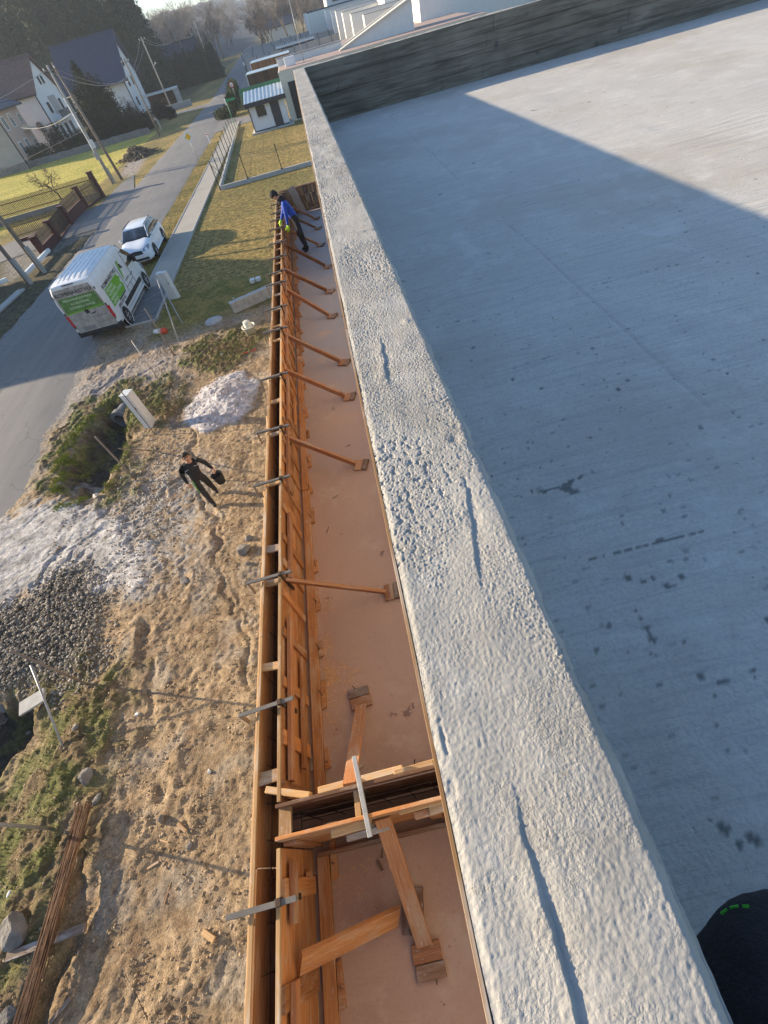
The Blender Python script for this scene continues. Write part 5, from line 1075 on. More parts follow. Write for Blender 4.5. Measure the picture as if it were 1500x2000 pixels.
def hand(parent, wrist, d, palm_n, mat, L=.18, curl=.5, name='hand'):
    """palm, four unequal bent fingers and a thumb"""
    w = Vector(wrist); d = Vector(d).normalized(); n = Vector(palm_n).normalized(); s_ = d.cross(n).normalized(); n = s_.cross(d).normalized(); m = MB(); k = L/.18
    m.tube([w-d*.02*k, w+d*.03*k, w+d*.085*k], [.026*k, .036*k, .038*k], 8)
    for i, (off, ln) in enumerate(((-.030, .070), (-.010, .080), (.010, .075), (.029, .058))):
        a = w+d*.08*k+s_*off*k; b = a+(d*math.cos(curl*.6)+n*math.sin(curl*.6))*ln*.5*k; c = b+(d*math.cos(curl*1.7)+n*math.sin(curl*1.7))*ln*.35*k; e = c+(d*math.cos(curl*2.7)+n*math.sin(curl*2.7))*ln*.25*k
        m.tube([a-d*.02*k, a, b, c, e], [.010*k, .010*k, .009*k, .0085*k, .007*k], 6)
    a = w+d*.025*k-s_*.030*k; m.tube([a, a+(d*.6-s_*.7+n*.3)*.035*k, a+(d*1.3-s_*.7+n*.8)*.045*k], [.013*k, .0115*k, .009*k], 6); return m.build(name, mat, parent, True)
def face(par, c, fwd, up, R_=.1, hairm='hair', cap=None):
    fwd = Vector(fwd).normalized(); up = Vector(up).normalized(); sd_ = fwd.cross(up).normalized(); up = sd_.cross(fwd).normalized(); c = Vector(c)
    P = lambda f, s, u: c+fwd*f*R_+sd_*s*R_+up*u*R_
    m = MB(); m.tube([P(.80, 0, .15), P(1.0, 0, -.05), P(1.12, 0, -.22), P(.9, 0, -.32)], [.012, .016, .020, .012], 6); m.build('nose', 'skin', par, True)
    m = MB()
    for s in (-1, 1): m.tube([P(.84, s*.52, .10), P(.92, s*.32, .14), P(.90, s*.20, .08)], [.006, .010, .006], 6)
    m.build('eyes', 'hair', par, True)
    m = MB()
    for s in (-1, 1): m.tube([P(.86, s*.58, .28), P(.96, s*.36, .36), P(.93, s*.16, .28)], .005, 5)
    m.build('eyebrows', 'hair', par, True)
    m = MB(); m.tube([P(.80, -.30, -.56), P(.90, 0, -.52), P(.80, .30, -.56)], [.004, .008, .004], 6); m.build('mouth', 'red_brown', par, True)
    m = MB()
    for s in (-1, 1): m.tube([P(.0, s*.88, .12), P(-.08, s*1.02, .0), P(0, s*.90, -.22)], [.010, .016, .008], 6)
    m.build('ears', 'skin', par, True)
    b = bmesh.new(); bmesh.ops.create_uvsphere(b, u_segments=20, v_segments=14, radius=1)        # hair or knitted cap follows the skull
    for v in list(b.verts):
        if v.co.z < (-.05 if cap else .10) and v.co.y > -.1 or v.co.z < -.45: b.verts.remove(v)
    for v in b.verts: q = v.co.copy(); v.co = P(q.y*1.06-.02, q.x*.92, q.z*1.2+.28)
    me = bpy.data.meshes.new('h'); b.to_mesh(me); b.free(); 
    for p_ in me.polygons: p_.use_smooth = True
    o = link('cap' if cap else 'hair', me, cap or hairm, par, True); md = o.modifiers.new('th', 'SOLIDIFY'); md.thickness = .012; md.offset = 1
def person(label, base, J, mats, seg, **k): pass
SEG = [('pelvis', 'belly', 1), ('belly', 'chest', 1), ('chest', 'neck0', 1), ('neck0', 'neck', 0), ('neck', 'head', 0), ('head', 'crown', 0),
       ('chest', 'shL', 1), ('shL', 'elL', 1), ('elL', 'wrL', 1), ('chest', 'shR', 1), ('shR', 'elR', 1), ('elR', 'wrR', 1),
       ('pelvis', 'hipL', 2), ('hipL', 'knL', 2), ('knL', 'anL', 2), ('anL', 'toL', 3), ('pelvis', 'hipR', 2), ('hipR', 'knR', 2), ('knR', 'anR', 2), ('anR', 'toR', 3)]
RAD = dict(pelvis=(.15, .11), belly=(.15, .105), chest=(.165, .115), neck0=(.085, .075), neck=.055, head=(.078, .092), crown=(.062, .075), shL=.068, elL=.048, wrL=.034, shR=.068, elR=.048, wrR=.034,
           hipL=.095, knL=.065, anL=.048, toL=(.042, .035), hipR=.095, knR=.065, anR=.048, toR=(.042, .035))
def body(par, J, mats, rad=None):
    R_ = dict(RAD); R_.update(rad or {}); JJ = {k: (Vector(J[k]), R_[k]) for k in ['pelvis']+[q for q in J if q != 'pelvis']}
    return skin('body', JJ, [(a, b) for a, b, s in SEG], mats, [s for a, b, s in SEG], par)
# --- man with the bucket, looking up at the camera
B_ = at(419, 974, .03); gz0 = ground_z(B_.x, B_.y)+.02; B_.z = gz0
f = Vector((.42, -.91, 0)).normalized(); s_ = Vector((-f.y, f.x, 0))*-1                 # forward, his right (screen left)
def W_(fw, rt, up): return B_+f*fw+s_*rt+Vector((0, 0, up))
man = thing('person', 'man in black work clothes carrying a black bucket, looking up from the bare earth', 'person', B_)
J = dict(pelvis=W_(0, .02, .92), belly=W_(.03, .0, 1.08), chest=W_(.06, -.03, 1.29), neck0=W_(.07, -.06, 1.42), neck=W_(.10, -.07, 1.47), head=W_(.13, -.08, 1.56), crown=W_(.09, -.08, 1.64),
         shL=W_(.03, -.24, 1.35), elL=W_(.0, -.36, 1.12), wrL=W_(.08, -.42, .90), shR=W_(.06, .17, 1.36), elR=W_(-.0, .27, 1.12), wrR=W_(.10, .28, .88),
         hipL=W_(0, -.09, .87), knL=W_(-.02, -.13, .48), anL=W_(-.22, -.14, .12), toL=W_(-.10, -.15, .04), hipR=W_(.0, .12, .87), knR=W_(.14, .10, .47), anR=W_(.20, .08, .09), toR=W_(.36, .07, .04))
# the jacket's trunk is broad; the left arm is his, on the photo's right
body(man, J, ['skin', 'cloth_black', 'cloth_brown', 'rubber'], dict(chest=(.20, .145), belly=(.18, .135), pelvis=(.17, .13), shL=.085, shR=.085, elL=.062, elR=.062, hipL=.115, hipR=.115, knL=.082, knR=.082, anL=.062, anR=.062, wrL=.04, wrR=.04, toL=(.055, .045), toR=(.055, .045)))
look = (Vector((0, 0, CAMH))-J['head']).normalized(); face(man, J['head']+Vector((0, 0, .01)), f*.75+Vector((0, 0, .42)), Vector((0, 0, 1))-f*.3, .095)
hand(man, J['wrL'], (.1, -.1, -1), (-.6, -.2, 0), 'skin', curl=.9); hand(man, J['wrR'], (.1, -.1, -1), (.6, .1, 0), 'skin', curl=.35)
m = MB(); m.board(W_(.185, .05, 1.30), W_(.17, .15, 1.28), .012, .006, (0, 0, 1)); m.board(W_(.185, -.10, 1.32), W_(.17, -.20, 1.28), .012, .006, (0, 0, 1)); m.build('reflective_trim', 'reflect', man, True)
m = MB(); m.tube([W_(.11, .15, .90), W_(.16, .17, .72), W_(.20, .17, .56)], .008, 5); m.build('green_piping', 'logo_green', man, True)
bk = thing('bucket', 'black builder\'s bucket hanging from the left hand of the man in black', 'bucket', J['wrL']+Vector((.0, -.02, -.46)))
m = MB(); m.lathe((0, 0, 0), [(.105, 0), (.15, .27), (.158, .275), (.158, .29), (.145, .29), (.10, .015), (.001, .012)], 24); m.build('body', 'rubber', bk)
m = MB(); m.tube([(-.152, 0, .27), (-.12, 0, .34), (0, 0, .365), (.12, 0, .34), (.152, 0, .27)], .005, 6); m.build('handle', 'steel', bk)
# --- man in blue leaning over the formwork
F = at(598, 487, TERR); man = thing('person', 'man in bright blue jacket, black cap and yellow-green gloves bending over the formwork', 'person', (F.x, F.y, TERR))
F = Vector((-1.02, 15.15, TERR))
def W2(x, y, z): return F+Vector((x, y, z))
J = dict(pelvis=W2(-.07, .0, .93), belly=W2(-.13, .0, 1.08), chest=W2(-.22, .0, 1.28), neck0=W2(-.31, .0, 1.41), neck=W2(-.36, .0, 1.46), head=W2(-.43, -.01, 1.53), crown=W2(-.45, -.01, 1.61),
         shL=W2(-.24, -.18, 1.34), elL=W2(-.27, -.24, 1.06), wrL=W2(-.32, -.24, .83), shR=W2(-.25, .19, 1.34), elR=W2(-.36, .24, 1.08), wrR=W2(-.50, .18, .90),
         hipL=W2(-.06, -.10, .88), knL=W2(-.02, -.13, .48), anL=W2(.03, -.12, .09), toL=W2(-.10, -.13, .04), hipR=W2(-.06, .10, .88), knR=W2(-.10, .12, .48), anR=W2(-.02, .12, .09), toR=W2(-.16, .13, .04))
body(man, J, ['skin', 'cloth_blue', 'cloth_black', 'rubber'], dict(chest=(.19, .15), belly=(.175, .145), pelvis=(.155, .13), shL=.085, elL=.062, shR=.085, elR=.062, hipL=.105, hipR=.105, knL=.075, knR=.075, anL=.06, anR=.06))
face(man, J['head'], (-.8, -.12, -.35), (-.35, 0, .9), .10, cap='cloth_black')
m = MB(); m.tube([W2(-.27, 0, 1.36), W2(-.30, 0, 1.43), W2(-.33, 0, 1.48)], [.115, .115, .085], 14); m.build('hood', 'cloth_black', man, True)
hand(man, J['wrL'], (-.15, -.05, -1), (-.3, .5, 0), 'glove', .21, .5, 'glove'); hand(man, J['wrR'], (-.6, -.1, -.7), (-.1, 0, -1), 'glove', .21, .5, 'glove')
# --- the photographer: dark trousers beside the parapet, only the knee is in the picture
F = Vector((.62, -.62, ROOF)); man = thing('person', 'photographer in black trousers with a green mark, knee against the parapet', 'person', F)
K = Vector((.345, -.20, 6.60))
J = dict(pelvis=(.66, -.95, 6.92), belly=(.64, -.97, 7.08), chest=(.58, -.93, 7.30), neck0=(.52, -.88, 7.43), neck=(.49, -.85, 7.48), head=(.44, -.80, 7.58), crown=(.43, -.81, 7.66),
         shL=(.42, -.86, 7.36), elL=(.36, -.68, 7.20), wrL=(.20, -.36, 7.50), shR=(.74, -.95, 7.36), elR=(.78, -.72, 7.14), wrR=(.42, -.48, 7.42),
         hipL=(.55, -.80, 6.84), knL=(.345, -.155, 6.70), anL=(.50, -.50, 6.20), toL=(.46, -.34, 6.125), hipR=(.76, -.93, 6.86), knR=(.80, -.40, 6.62), anR=(.80, -.62, 6.19), toR=(.80, -.48, 6.125))
BD = body(man, J, ['skin', 'cloth_black', 'cloth_black', 'rubber'], dict(knL=.15, hipL=.16, anL=.075, knR=.11, hipR=.15, pelvis=(.19, .16)))
face(man, J['head'], (-.5, .8, -.2), (0, 0, 1), .10)
hand(man, J['wrL'], (-.5, .7, .6), (.5, .5, 0), 'skin', curl=.9); hand(man, J['wrR'], (-.6, .5, .3), (-.5, .5, 0), 'skin', curl=.9)
from mathutils.bvhtree import BVHTree
bpy.context.view_layer.update(); _me = BD.data; bvh = BVHTree.FromPolygons([BD.matrix_world @ v.co for v in _me.vertices], [tuple(f_.vertices) for f_ in _me.polygons])
m = MB()
for a, b in (((1409, 1786), (1421, 1777)), ((1427, 1774), (1442, 1771)), ((1452, 1770), (1463, 1771))):
    q_ = [bvh.ray_cast(Vector((0, 0, CAMH)), Vector(ray(*p_)))[0] or at(*p_, 6.72) for p_ in (a, b)]; m.board(q_[0], q_[1], .0045, .005)
m.build('green_mark', 'logo_green', man, True)
# ================================================================== SIGNS, FENCES, POLES
SA = Vector((-SUN_AZ[0], -SUN_AZ[1], 0)).normalized()
fn = thing('wire_fence', 'dark green wire fence on a low concrete plinth round the lawn', 'fence', (-8.27, 44.5, 0))
m = MB()
for i in range(12):
    x, y = -8.27-.075*i*1.0, 44.5+2.95*i; m = MB(); m.box(x-.03, x+.03, y-.03, y+.03, 0, 1.86, .004); m.build('post', 'green_metal', fn, True)
for x, in ((-5.86,), (-3.01,), (-.4,)):
    m = MB(); m.box(x-.03, x+.03, 44.47, 44.53, 0, 1.86, .004); m.box(x-.10, x+.10, 44.40, 44.60, 0, .30, .006); m.build('post', 'green_metal', fn, True)
m = MB(); m.tube([(-8.27, 44.5, 1.7), (-7.2, 44.5, .3)], .02, 6); m.tube([(-8.27, 44.5, 1.7), (-8.31, 46.3, .3)], .02, 6); m.build('stay', 'green_metal', fn, True)
for i in range(11):
    x0, y0, x1, y1 = -8.27-.075*i, 44.5+2.95*i, -8.27-.075*(i+1), 44.5+2.95*(i+1); m = MB(); m.board((x0, y0+.01, .12), (x1, y1-.01, .12), .20, .28, (0, 0, 1), .01); m.build('plinth', 'kerb', fn, True)
x = -8.2
while x < 0: m = MB(); m.board((x, 44.5, .12), (x+2.45, 44.5, .12), .22, .28, (0, 0, 1), .01); m.build('plinth', 'kerb', fn, True); x += 2.46
m = MB()
for z in (.35, .7, 1.05, 1.4, 1.78):
    m.tube([(-8.27, 44.5, z), (-9.1, 77, z)], .006, 4); 
m.build('wire_strands', 'green_metal', fn, True)['kind'] = 'stuff'
m = MB(); m.tube([(-8.27, 44.5, 1.74), (0, 44.5, 1.74)], .006, 4); m.build('wire_strands', 'green_metal', fn, True)['kind'] = 'stuff'
def sign(foot, h, label, cat='road sign'):
    F = at(*foot, 0); k = thing('road_sign', label, cat, F, 0); m = MB(); m.tube([(0, 0, 0), (0, 0, h)], .035, 8); m.build('post', 'galv', k); return k
k = sign((392, 325), 2.5, 'yellow diamond priority road sign on a grey post by the verge')
def dia(rr, y, mat, par, z=2.3): m = MB(); m.prism([(0, y, z+rr), (rr, y, z), (0, y, z-rr), (-rr, y, z)], (0, -.012, 0)); return m.build('sign_face', mat, par)
dia(.47, -.05, 'sign_white', k); dia(.30, -.066, 'sign_yellow', k)
k = sign((468, 212), 3.0, 'round red-edged road sign beside the hedge at the side street')
for (zc, R_) in ((2.75, .34), (2.1, .0)):
    if R_: m = MB(); m.lathe((0, -.06, zc), [(R_, 0), (R_, -.01), (.001, -.01)], 24, 'y'); m.build('sign_face', 'sign_red', k); m = MB(); m.lathe((0, -.075, zc), [(R_*.72, 0), (R_*.72, -.005), (.001, -.005)], 24, 'y'); m.build('sign_face', 'sign_white', k); m = MB(); m.board((-.16, -.085, zc), (.16, -.085, zc+.02), .09, .006, (0, 1, 0)); m.build('sign_mark', 'black', k)
k = thing('street_name_sign', 'green street name sign on a green post by the fence corner', 'street sign', at(463, 258, 0)); m = MB(); m.tube([(0, 0, 0), (0, 0, 3.0)], .04, 8); m.build('post', 'sign_green', k)
m = MB(); m.box(-.05, 1.1, -.02, .0, 2.75, 2.98, .004); m.build('sign_face', 'sign_green', k); m = MB(); m.box(-.16, -.04, -.06, .06, 2.5, 3.1, .01); m.build('lamp', 'sign_white', k)
k = thing('marker_post', 'short white marker post with a red tip beside the road', 'marker', at(411, 281, 0)); m = MB(); m.box(-.07, .07, -.05, .05, 0, 1.0, .01); m.build('body', 'sign_white', k); m = MB(); m.box(-.072, .072, -.052, .052, .82, .92, .005); m.build('band', 'sign_red', k)
# utility poles
POLES = []
def pole(foot, h, rr, mat, label, base=None, arm=True, lean=(0, 0)):
    F = at(*foot, -.02) if not isinstance(foot, Vector) else foot; k = thing('utility_pole', label, 'utility pole', F)
    m = MB(); m.tube([(0, 0, 0), (lean[0]*.5, lean[1]*.5, h/2), (lean[0], lean[1], h)], [rr, rr*.85, rr*.68], 12); m.build('pole', mat, k)
    if base: m = MB(); m.board((.18, -.1, 0), (.18, -.1, base), .24, .2, (1, 0, 0), .02); m.build('concrete_footing', 'pole_conc', k)
    if arm:
        m = MB(); m.board((-.55+lean[0], 0, h-.35), (.55+lean[0], 0, h-.35), .08, .08); m.build('crossarm', 'pole_wood', k)
        for x in (-.5, 0, .5): m = MB(); m.lathe((x+lean[0], 0, h-.31), [(.03, 0), (.06, .05), (.04, .12), (.05, .16), (.02, .18)], 8); m.build('insulator', 'sign_white', k)
    POLES.append(F+Vector((lean[0], lean[1], h))); return k
FA = at(222, 358, -.02); k = pole(FA, 9.0, .15, 'pole_conc', 'tall concrete pole with a white meter box behind the picket fence', 1.3)
k2 = thing('utility_pole', 'darker timber pole strapped beside the tall concrete pole', 'utility pole', FA+Vector((.75, .8, 0))); m = MB(); m.tube([(0, 0, 0), (-.35, -.4, 9.1)], [.16, .11], 12); m.build('pole', 'pole_wood', k2)
m = MB(); m.box(-.05, .35, -.42, -.16, 3.0, 3.65, .02); m.build('meter_box', 'white_plastic', k); m = MB(); m.box(-.25, .15, -.36, -.14, 2.1, 2.7, .02); m.build('meter_box', 'galv', k)
m = MB(); m.tube([(-.16, -.1, 0), (-.12, -.08, 6.8)], .035, 6); m.build('conduit', 'sign_white', k)
pole((312, 265), 8.3, .13, 'pole_wood', 'timber pole in front of the blue-roofed house'); k = thing('marker_post', 'short grey stub post beside the timber pole', 'post', at(320, 263, -.02)); m = MB(); m.tube([(0, 0, 0), (0, 0, 1.9)], .09, 8); m.build('post', 'pole_conc', k)
pole((340, 222), 10.3, .14, 'pole_conc', 'pale pole carrying a small lamp, left of the side lane'); m = MB(); m.board((0, 0, 6.6), (.6, -.3, 6.9), .08, .08); m.lathe((.62, -.3, 6.8), [(.05, 0), (.16, .05), (.12, .2), (.04, .25)], 10); m.build('lamp', 'white_plastic', bpy.data.objects[[o.name for o in bpy.data.objects if o.name.startswith('utility_pole')][-1]])
pole((383, 165), 11.2, .15, 'pole_wood', 'dark pole standing before the thuja hedge'); pole(at(413, 135, -.02), 13.5, .16, 'pole_conc', 'farthest pale pole beside the road')
pole((58, 555), 9, .13, 'pole_wood', 'brown timber pole on a concrete stub at the left edge', 1.5, False, (-.0, .1)); pole((85, 533), 9.2, .14, 'pole_wood', 'slim timber pole on a concrete stub behind the van', 1.6, False, (-.1, .0))
wr = thing('overhead_wires', 'overhead wires sagging from pole to pole above the houses', 'wires', (-22, 60, 8))
def wire(a, b, sag, rr=.02): m = MB(); m.tube([a+(b-a)*t_/14-Vector((0, 0, sag*4*(t_/14)*(1-t_/14))) for t_ in range(15)], rr, 4); m.build('wire', 'galv', wr, True)
P0, P1, P2, P3, P4 = POLES[0], POLES[1], POLES[2], POLES[3], POLES[4]
for d in (-.4, .4):
    o_ = Vector((d, 0, -.25)); wire(P0+o_, P2+o_*1.0, 3.0, .022 if d < 0 else .014); wire(P2+o_, P3+o_, 1.6, .025); wire(P3+o_, P4+o_, 2.5, .03)
wire(P0+Vector((-.4, 0, -.3)), P0+Vector((-26, -12, -2)), 1.0); wire(P0+Vector((0, 0, -3.2)), Vector((-46, 101, 5.0)), .8, .015); wire(P0+Vector((0, 0, -4.6)), Vector((-60, 62, 1.8)), .6, .015); wire(P1+Vector((0, 0, -.5)), Vector((-36.5, 141, 5.5)), .8, .03)
# red-brown fence with piers
def pier(x, y, h, lab, w=.42):
    k = thing('fence_pier', lab, 'fence pier', (x, y, 0)); m = MB()
    z = -.02; i = 0
    while z < h-.02: 
        m = MB(); m.box(-w/2, w/2, -w/2, w/2, z, min(z+.24, h)-.012, .012); m.build('block', 'red_brown', k); z += .24
    m = MB(); m.box(-w/2-.06, w/2+.06, -w/2-.06, w/2+.06, h, h+.07, .015); m.build('cap', 'red_brown', k); return k
PA, PB, PC, PD, PE = (-21.5, 55.8), (-22.2, 52.6), (-22.0, 47.4), (-21.5, 42.9), (-21.3, 39.3)
pier(*PA, 1.95, 'tallest red-brown fence pier beside the tall pole'); pier(*PB, 1.6, 'red-brown gate pier with two slim uprights'); pier(*PC, 1.3, 'dark red-brown pier between the two low walls'); pier(*PD, 1.3, 'dark fence pier at the shaded gate'); pier(*PE, 1.2, 'dark fence pier nearest the white beams')
def picket(a, b, wall, h, mat, wm, name, lab):
    A_, B_ = Vector((*a, 0)), Vector((*b, 0)); d = B_-A_; L = d.length; d.normalize(); k = thing(name, lab, 'fence', A_)
    if wall: m = MB(); m.board(A_+Vector((0, 0, wall/2)), B_+Vector((0, 0, wall/2)), .22, wall, (0, 0, 1), .01); m.build('low_wall', wm, k, True)
    for z in (wall+.25, wall+h-.25): m = MB(); m.board(A_+Vector((0, 0, z)), B_+Vector((0, 0, z)), .05, .07); m.build('rail', mat, k, True)
    m = MB(); s_ = .14; n_ = int(L/s_)
    for i in range(n_):
        p_ = A_+d*(i+.5)*s_+Vector((0, 0, wall+.04)); m.board(p_, p_+Vector((0, 0, h+r(-.02, .02))), .075, .025, (-d.y, d.x, 0), .004)
    m.build('pickets', mat, k, True)['kind'] = 'stuff'; return k
picket((PA[0]-.25, PA[1]), (-37, 55.2), .45, 1.25, 'wood_fence', 'conc_dark', 'picket_fence', 'long brown picket fence on a dark low wall before the yellow lawn')
picket((PB[0], PB[1]-.25), (PC[0], PC[1]+.25), .75, .75, 'wood_fence', 'red_brown', 'picket_fence', 'red-brown low wall with pickets between the gate pier and the dark pier')
picket((PA[0], PA[1]-.25), (PB[0]+.1, PB[1]+.25), .1, 1.35, 'wood_fence', 'red_brown', 'garden_gate', 'red-brown picket gate between the tallest pier and the gate pier')
picket((PC[0]-.2, PC[1]-.4), (-26.3, 46.0), .2, 1.1, 'wood_fence', 'red_brown', 'garden_gate', 'open picket gate leaf standing in the yard')
picket((PD[0], PD[1]-.2), (PE[0], PE[1]+.2), .55, .7, 'wood_fence', 'red_brown', 'picket_fence', 'dark picket fence between the two shaded piers')
picket((PC[0], PC[1]-.25), (PD[0], PD[1]+.25), .1, 1.15, 'wood_dark', 'red_brown', 'garden_gate', 'dark wooden gate in the shade between two piers')
for a, b, lab in (((50, 535), (95, 488), 'longer white painted beam lying behind the slim pole'), ((-20, 560), (14, 545), 'white painted beam cut by the left edge')):
    A_, B_ = at(*a, .25), at(*b, .25); m = MB(); m.board(A_, B_, .22, .22, (0, 0, 1), .02); tag(m.build('white_beam', 'sign_white'), lab, 'beam')
A_, B_ = at(-40, 640, .05), at(42, 566, .05); m = MB(); m.board(A_, B_, .5, .12, (0, 0, 1), .02); tag(m.build('concrete_edge', 'kerb'), 'pale concrete strip beside the concrete pole stub', 'kerb')
k = thing('low_stone_wall', 'low dark stone wall in front of the houses', 'wall', (-45, 99, 0)); x = -75
while x < -26:
    w = r(.7, 1.3); m = MB(); m.box(x, x+w-.03, 98.8, 99.2, -.1, .75+r(-.05, .05), .03); m.build('stone', 'conc_dark', k, True); x += w
# ================================================================== HOUSES
def win(par, p, u, n, w, h, mul_=1, frame='sign_white', depth=.06):
    """window: frame parts and panes; p lower left, u along the wall, n outward"""
    p = Vector(p); u = Vector(u).normalized(); n = Vector(n).normalized(); Z_ = Vector((0, 0, 1)); m = MB(); t_ = .11
    m.board(p+n*.02, p+u*w+n*.02, t_, .1, n); m.board(p+Z_*h+n*.02, p+u*w+Z_*h+n*.02, t_, .1, n); m.board(p+n*.022, p+Z_*h+n*.022, t_, .1, n); m.board(p+u*w+n*.022, p+u*w+Z_*h+n*.022, t_, .1, n)
    for i in range(1, mul_+1): m.board(p+u*w*i/(mul_+1)+n*.018, p+u*w*i/(mul_+1)+Z_*h+n*.018, .07, .09, n)
    f_ = m.build('window', frame, par, True); m = MB(); m.prism([p+n*.03, p+u*w+n*.03, p+u*w+Z_*h+n*.03, p+Z_*h+n*.03], n*-.02); m.build('pane', 'glass', f_, True)
    m = MB(); m.board(p-u*.06-Z_*.07+n*.06, p+u*(w+.06)-Z_*.07+n*.06, .2, .05, Z_); m.build('sill', 'kerb', f_, True); return f_
def gable_house(name, lab, x0, x1, y0, y1, eave, ridge, wall, roof, over=.5, tiles=True, base=0):
    """ridge along x; the +x gable and the -y side face us"""
    k = thing(name, lab, 'house', ((x0+x1)/2, (y0+y1)/2, 0)); ym = (y0+y1)/2; m = MB()
    m.prism([(x1, y0, -.3), (x1, y1, -.3), (x1, y1, eave), (x1, ym, ridge), (x1, y0, eave)], (x0-x1, 0, 0)); m.build('wall', wall, k, True)
    th = .22; sl_ = (ridge-eave)/(ym-y0)
    for s_, yE in ((1, y0), (-1, y1)):
        ye = yE-s_*over; ze = eave-over*sl_+.12; m = MB(); m.prism([(x1+over, ye, ze), (x1+over, ym, ridge+.12), (x1+over, ym, ridge+.12+th), (x1+over, ye, ze+th)], (x0-x1-2*over, 0, 0)); rf = m.build('roof', roof, k, True)
        if tiles and s_ > 0:
            m = MB(); x = x0-over+.15; st = .42 if tiles == 'tile' else .5
            while x < x1+over:
                m.board((x, ye+.02, ze+th+.03), (x, ym-.05, ridge+.12+th+.03), .16 if tiles == 'tile' else .05, .07, (0, -sl_, 1)); x += st
            if tiles == 'tile':
                nrow = 16
                for q in range(nrow):
                    t_ = (q+.1)/nrow; m.board((x0-over+.05, ye+(ym-ye)*t_, ze+(ridge+.12-ze)*t_+th+.02), (x1+over-.05, ye+(ym-ye)*t_, ze+(ridge+.12-ze)*t_+th+.02), .10, .06, (0, -sl_, 1))
            m.build('roof_ribs', roof, rf, True)['kind'] = 'stuff'
    m = MB(); m.tube([(x0-over, y0-over-.05, eave-over*sl_+.15), (x1+over, y0-over-.05, eave-over*sl_+.15)], .09, 8); m.build('gutter', 'anthracite', k, True)
    m = MB(); m.board((x0-over, ym, ridge+.38), (x1+over, ym, ridge+.38), .3, .12); m.build('ridge', roof, k, True); return k
# first house: peach render, dark hipped roof
x1, y0 = -45.9, 97.6; k = thing('house', 'peach rendered two-storey house with a dark roof at the left edge', 'house', (-51, 102, 0))
m = MB(); m.box(-57, x1, y0, 106.2, .9, 7.1); m.build('wall', 'plaster_peach', k, True)
m = MB(); m.box(-57, x1-.02, y0-.06, y0-.005, .9, 7.08); m.build('side_wall', 'plaster_grey', k, True)
m = MB(); m.box(-57.05, x1+.05, y0-.10, 106.25, -.1, .9); m.build('plinth', 'stone', k, True)
m = MB(); e = .8; a_ = [(-57.5, y0-e, 7.0), (x1+e, y0-e, 7.0), (x1+e, 106.2+e, 7.0), (-57.5, 106.2+e, 7.0), (-55, 101.9, 9.6), (x1-3.6, 101.9, 9.6)]
m._add([Vector(q) for q in a_]+[Vector(q)-Vector((0, 0, .25)) for q in a_[:4]], [(0, 1, 5, 4), (1, 2, 5), (2, 3, 4, 5), (3, 0, 4), (6, 7, 1, 0), (7, 8, 2, 1), (8, 9, 3, 2), (9, 6, 0, 3), (6, 9, 8, 7)]); rf = m.build('roof', 'roof_slate', k, True)
m = MB()
for row in range(5):
    for q in range(20): m.board((x1+.55-row*.55, y0+row*.5-.2+q*.42, 7.15+row*.36), (x1+.45-row*.55, y0+row*.5-.2+q*.42, 7.22+row*.36), .18, .05, (1, 0, 1.2))
m.build('snow_guards', 'anthracite', rf, True)['kind'] = 'stuff'
for (y, z, w_) in ((98.6, 4.6, .95), (101.3, 4.7, .95), (99.2, 1.5, .95), (101.7, 1.6, .95)): win(k, (x1+.01, y, z), (0, 1, 0), (1, 0, 0), w_, 1.55)
win(k, (x1+.01, 104.6, 4.9), (0, 1, 0), (1, 0, 0), .8, 1.0, 1, 'plaster_cream'); win(k, (x1+.01, 104.7, 1.5), (0, 1, 0), (1, 0, 0), .8, 1.2, 1, 'plaster_cream')
m = MB(); m.tube([(x1+.1, y0-.1, 0), (x1+.1, y0-.1, 7.0)], .10, 8); m.build('downpipe', 'black', k, True)
m = MB(); m.box(x1, x1+1.2, 103.6, 105.8, 3.9, 4.1, .02); m.board((x1+.1, 103.5, 4.5), (x1+1.4, 103.5, 4.1), .05, .5); m.build('balcony', 'plaster_cream', k, True)
# second house: white, brown tiled roof
h2 = gable_house('house', 'white house with a brown ribbed tile roof, balcony and satellite dish', -58, -44.6, 112.4, 124, 7.5, 11.6, 'plaster_white', 'roof_red', .55, 'tile')
X1 = -44.6
m = MB(); m.box(X1+.005, X1+.03, 117.0, 120.6, 4.3, 6.7); m.build('loggia', 'plaster_grey', h2, True)
m = MB(); m.box(X1, X1+1.5, 114.6, 122.4, 3.55, 3.8, .02); m.build('balcony_slab', 'plaster_white', h2, True)
m = MB(); 
for q in range(26): m.board((X1+1.42, 114.7+q*.3, 3.8), (X1+1.42, 114.7+q*.3, 4.75), .16, .03, (1, 0, 0))
m.build('balcony_rail', 'wood_dark', h2, True)['kind'] = 'stuff'
win(h2, (X1+.01, 115.1, 4.7), (0, 1, 0), (1, 0, 0), 1.0, 1.3, 1, 'wood_dark'); win(h2, (X1+.01, 121.2, 4.7), (0, 1, 0), (1, 0, 0), .9, 1.3, 1, 'wood_dark')
win(h2, (X1+.01, 117.4, 8.3), (0, 1, 0), (1, 0, 0), .7, .9, 0, 'wood_dark'); win(h2, (X1+.01, 119.0, 8.3), (0, 1, 0), (1, 0, 0), .7, .9, 0, 'wood_dark')
for y in (114.9, 117.6, 120.3): win(h2, (X1+.01, y, 1.0), (0, 1, 0), (1, 0, 0), 1.2, 1.9, 1, 'wood_dark')
m = MB(); m.box(X1, X1+.9, 113.2, 118, -.1, .9, .02); m.build('steps', 'conc', h2, True)
m = MB(); m.tube([(X1+.08, 112.3, 0), (X1+.08, 112.3, 6.6), (X1+.3, 111.8, 7.2)], .10, 8); m.build('downpipe', 'black', h2, True)
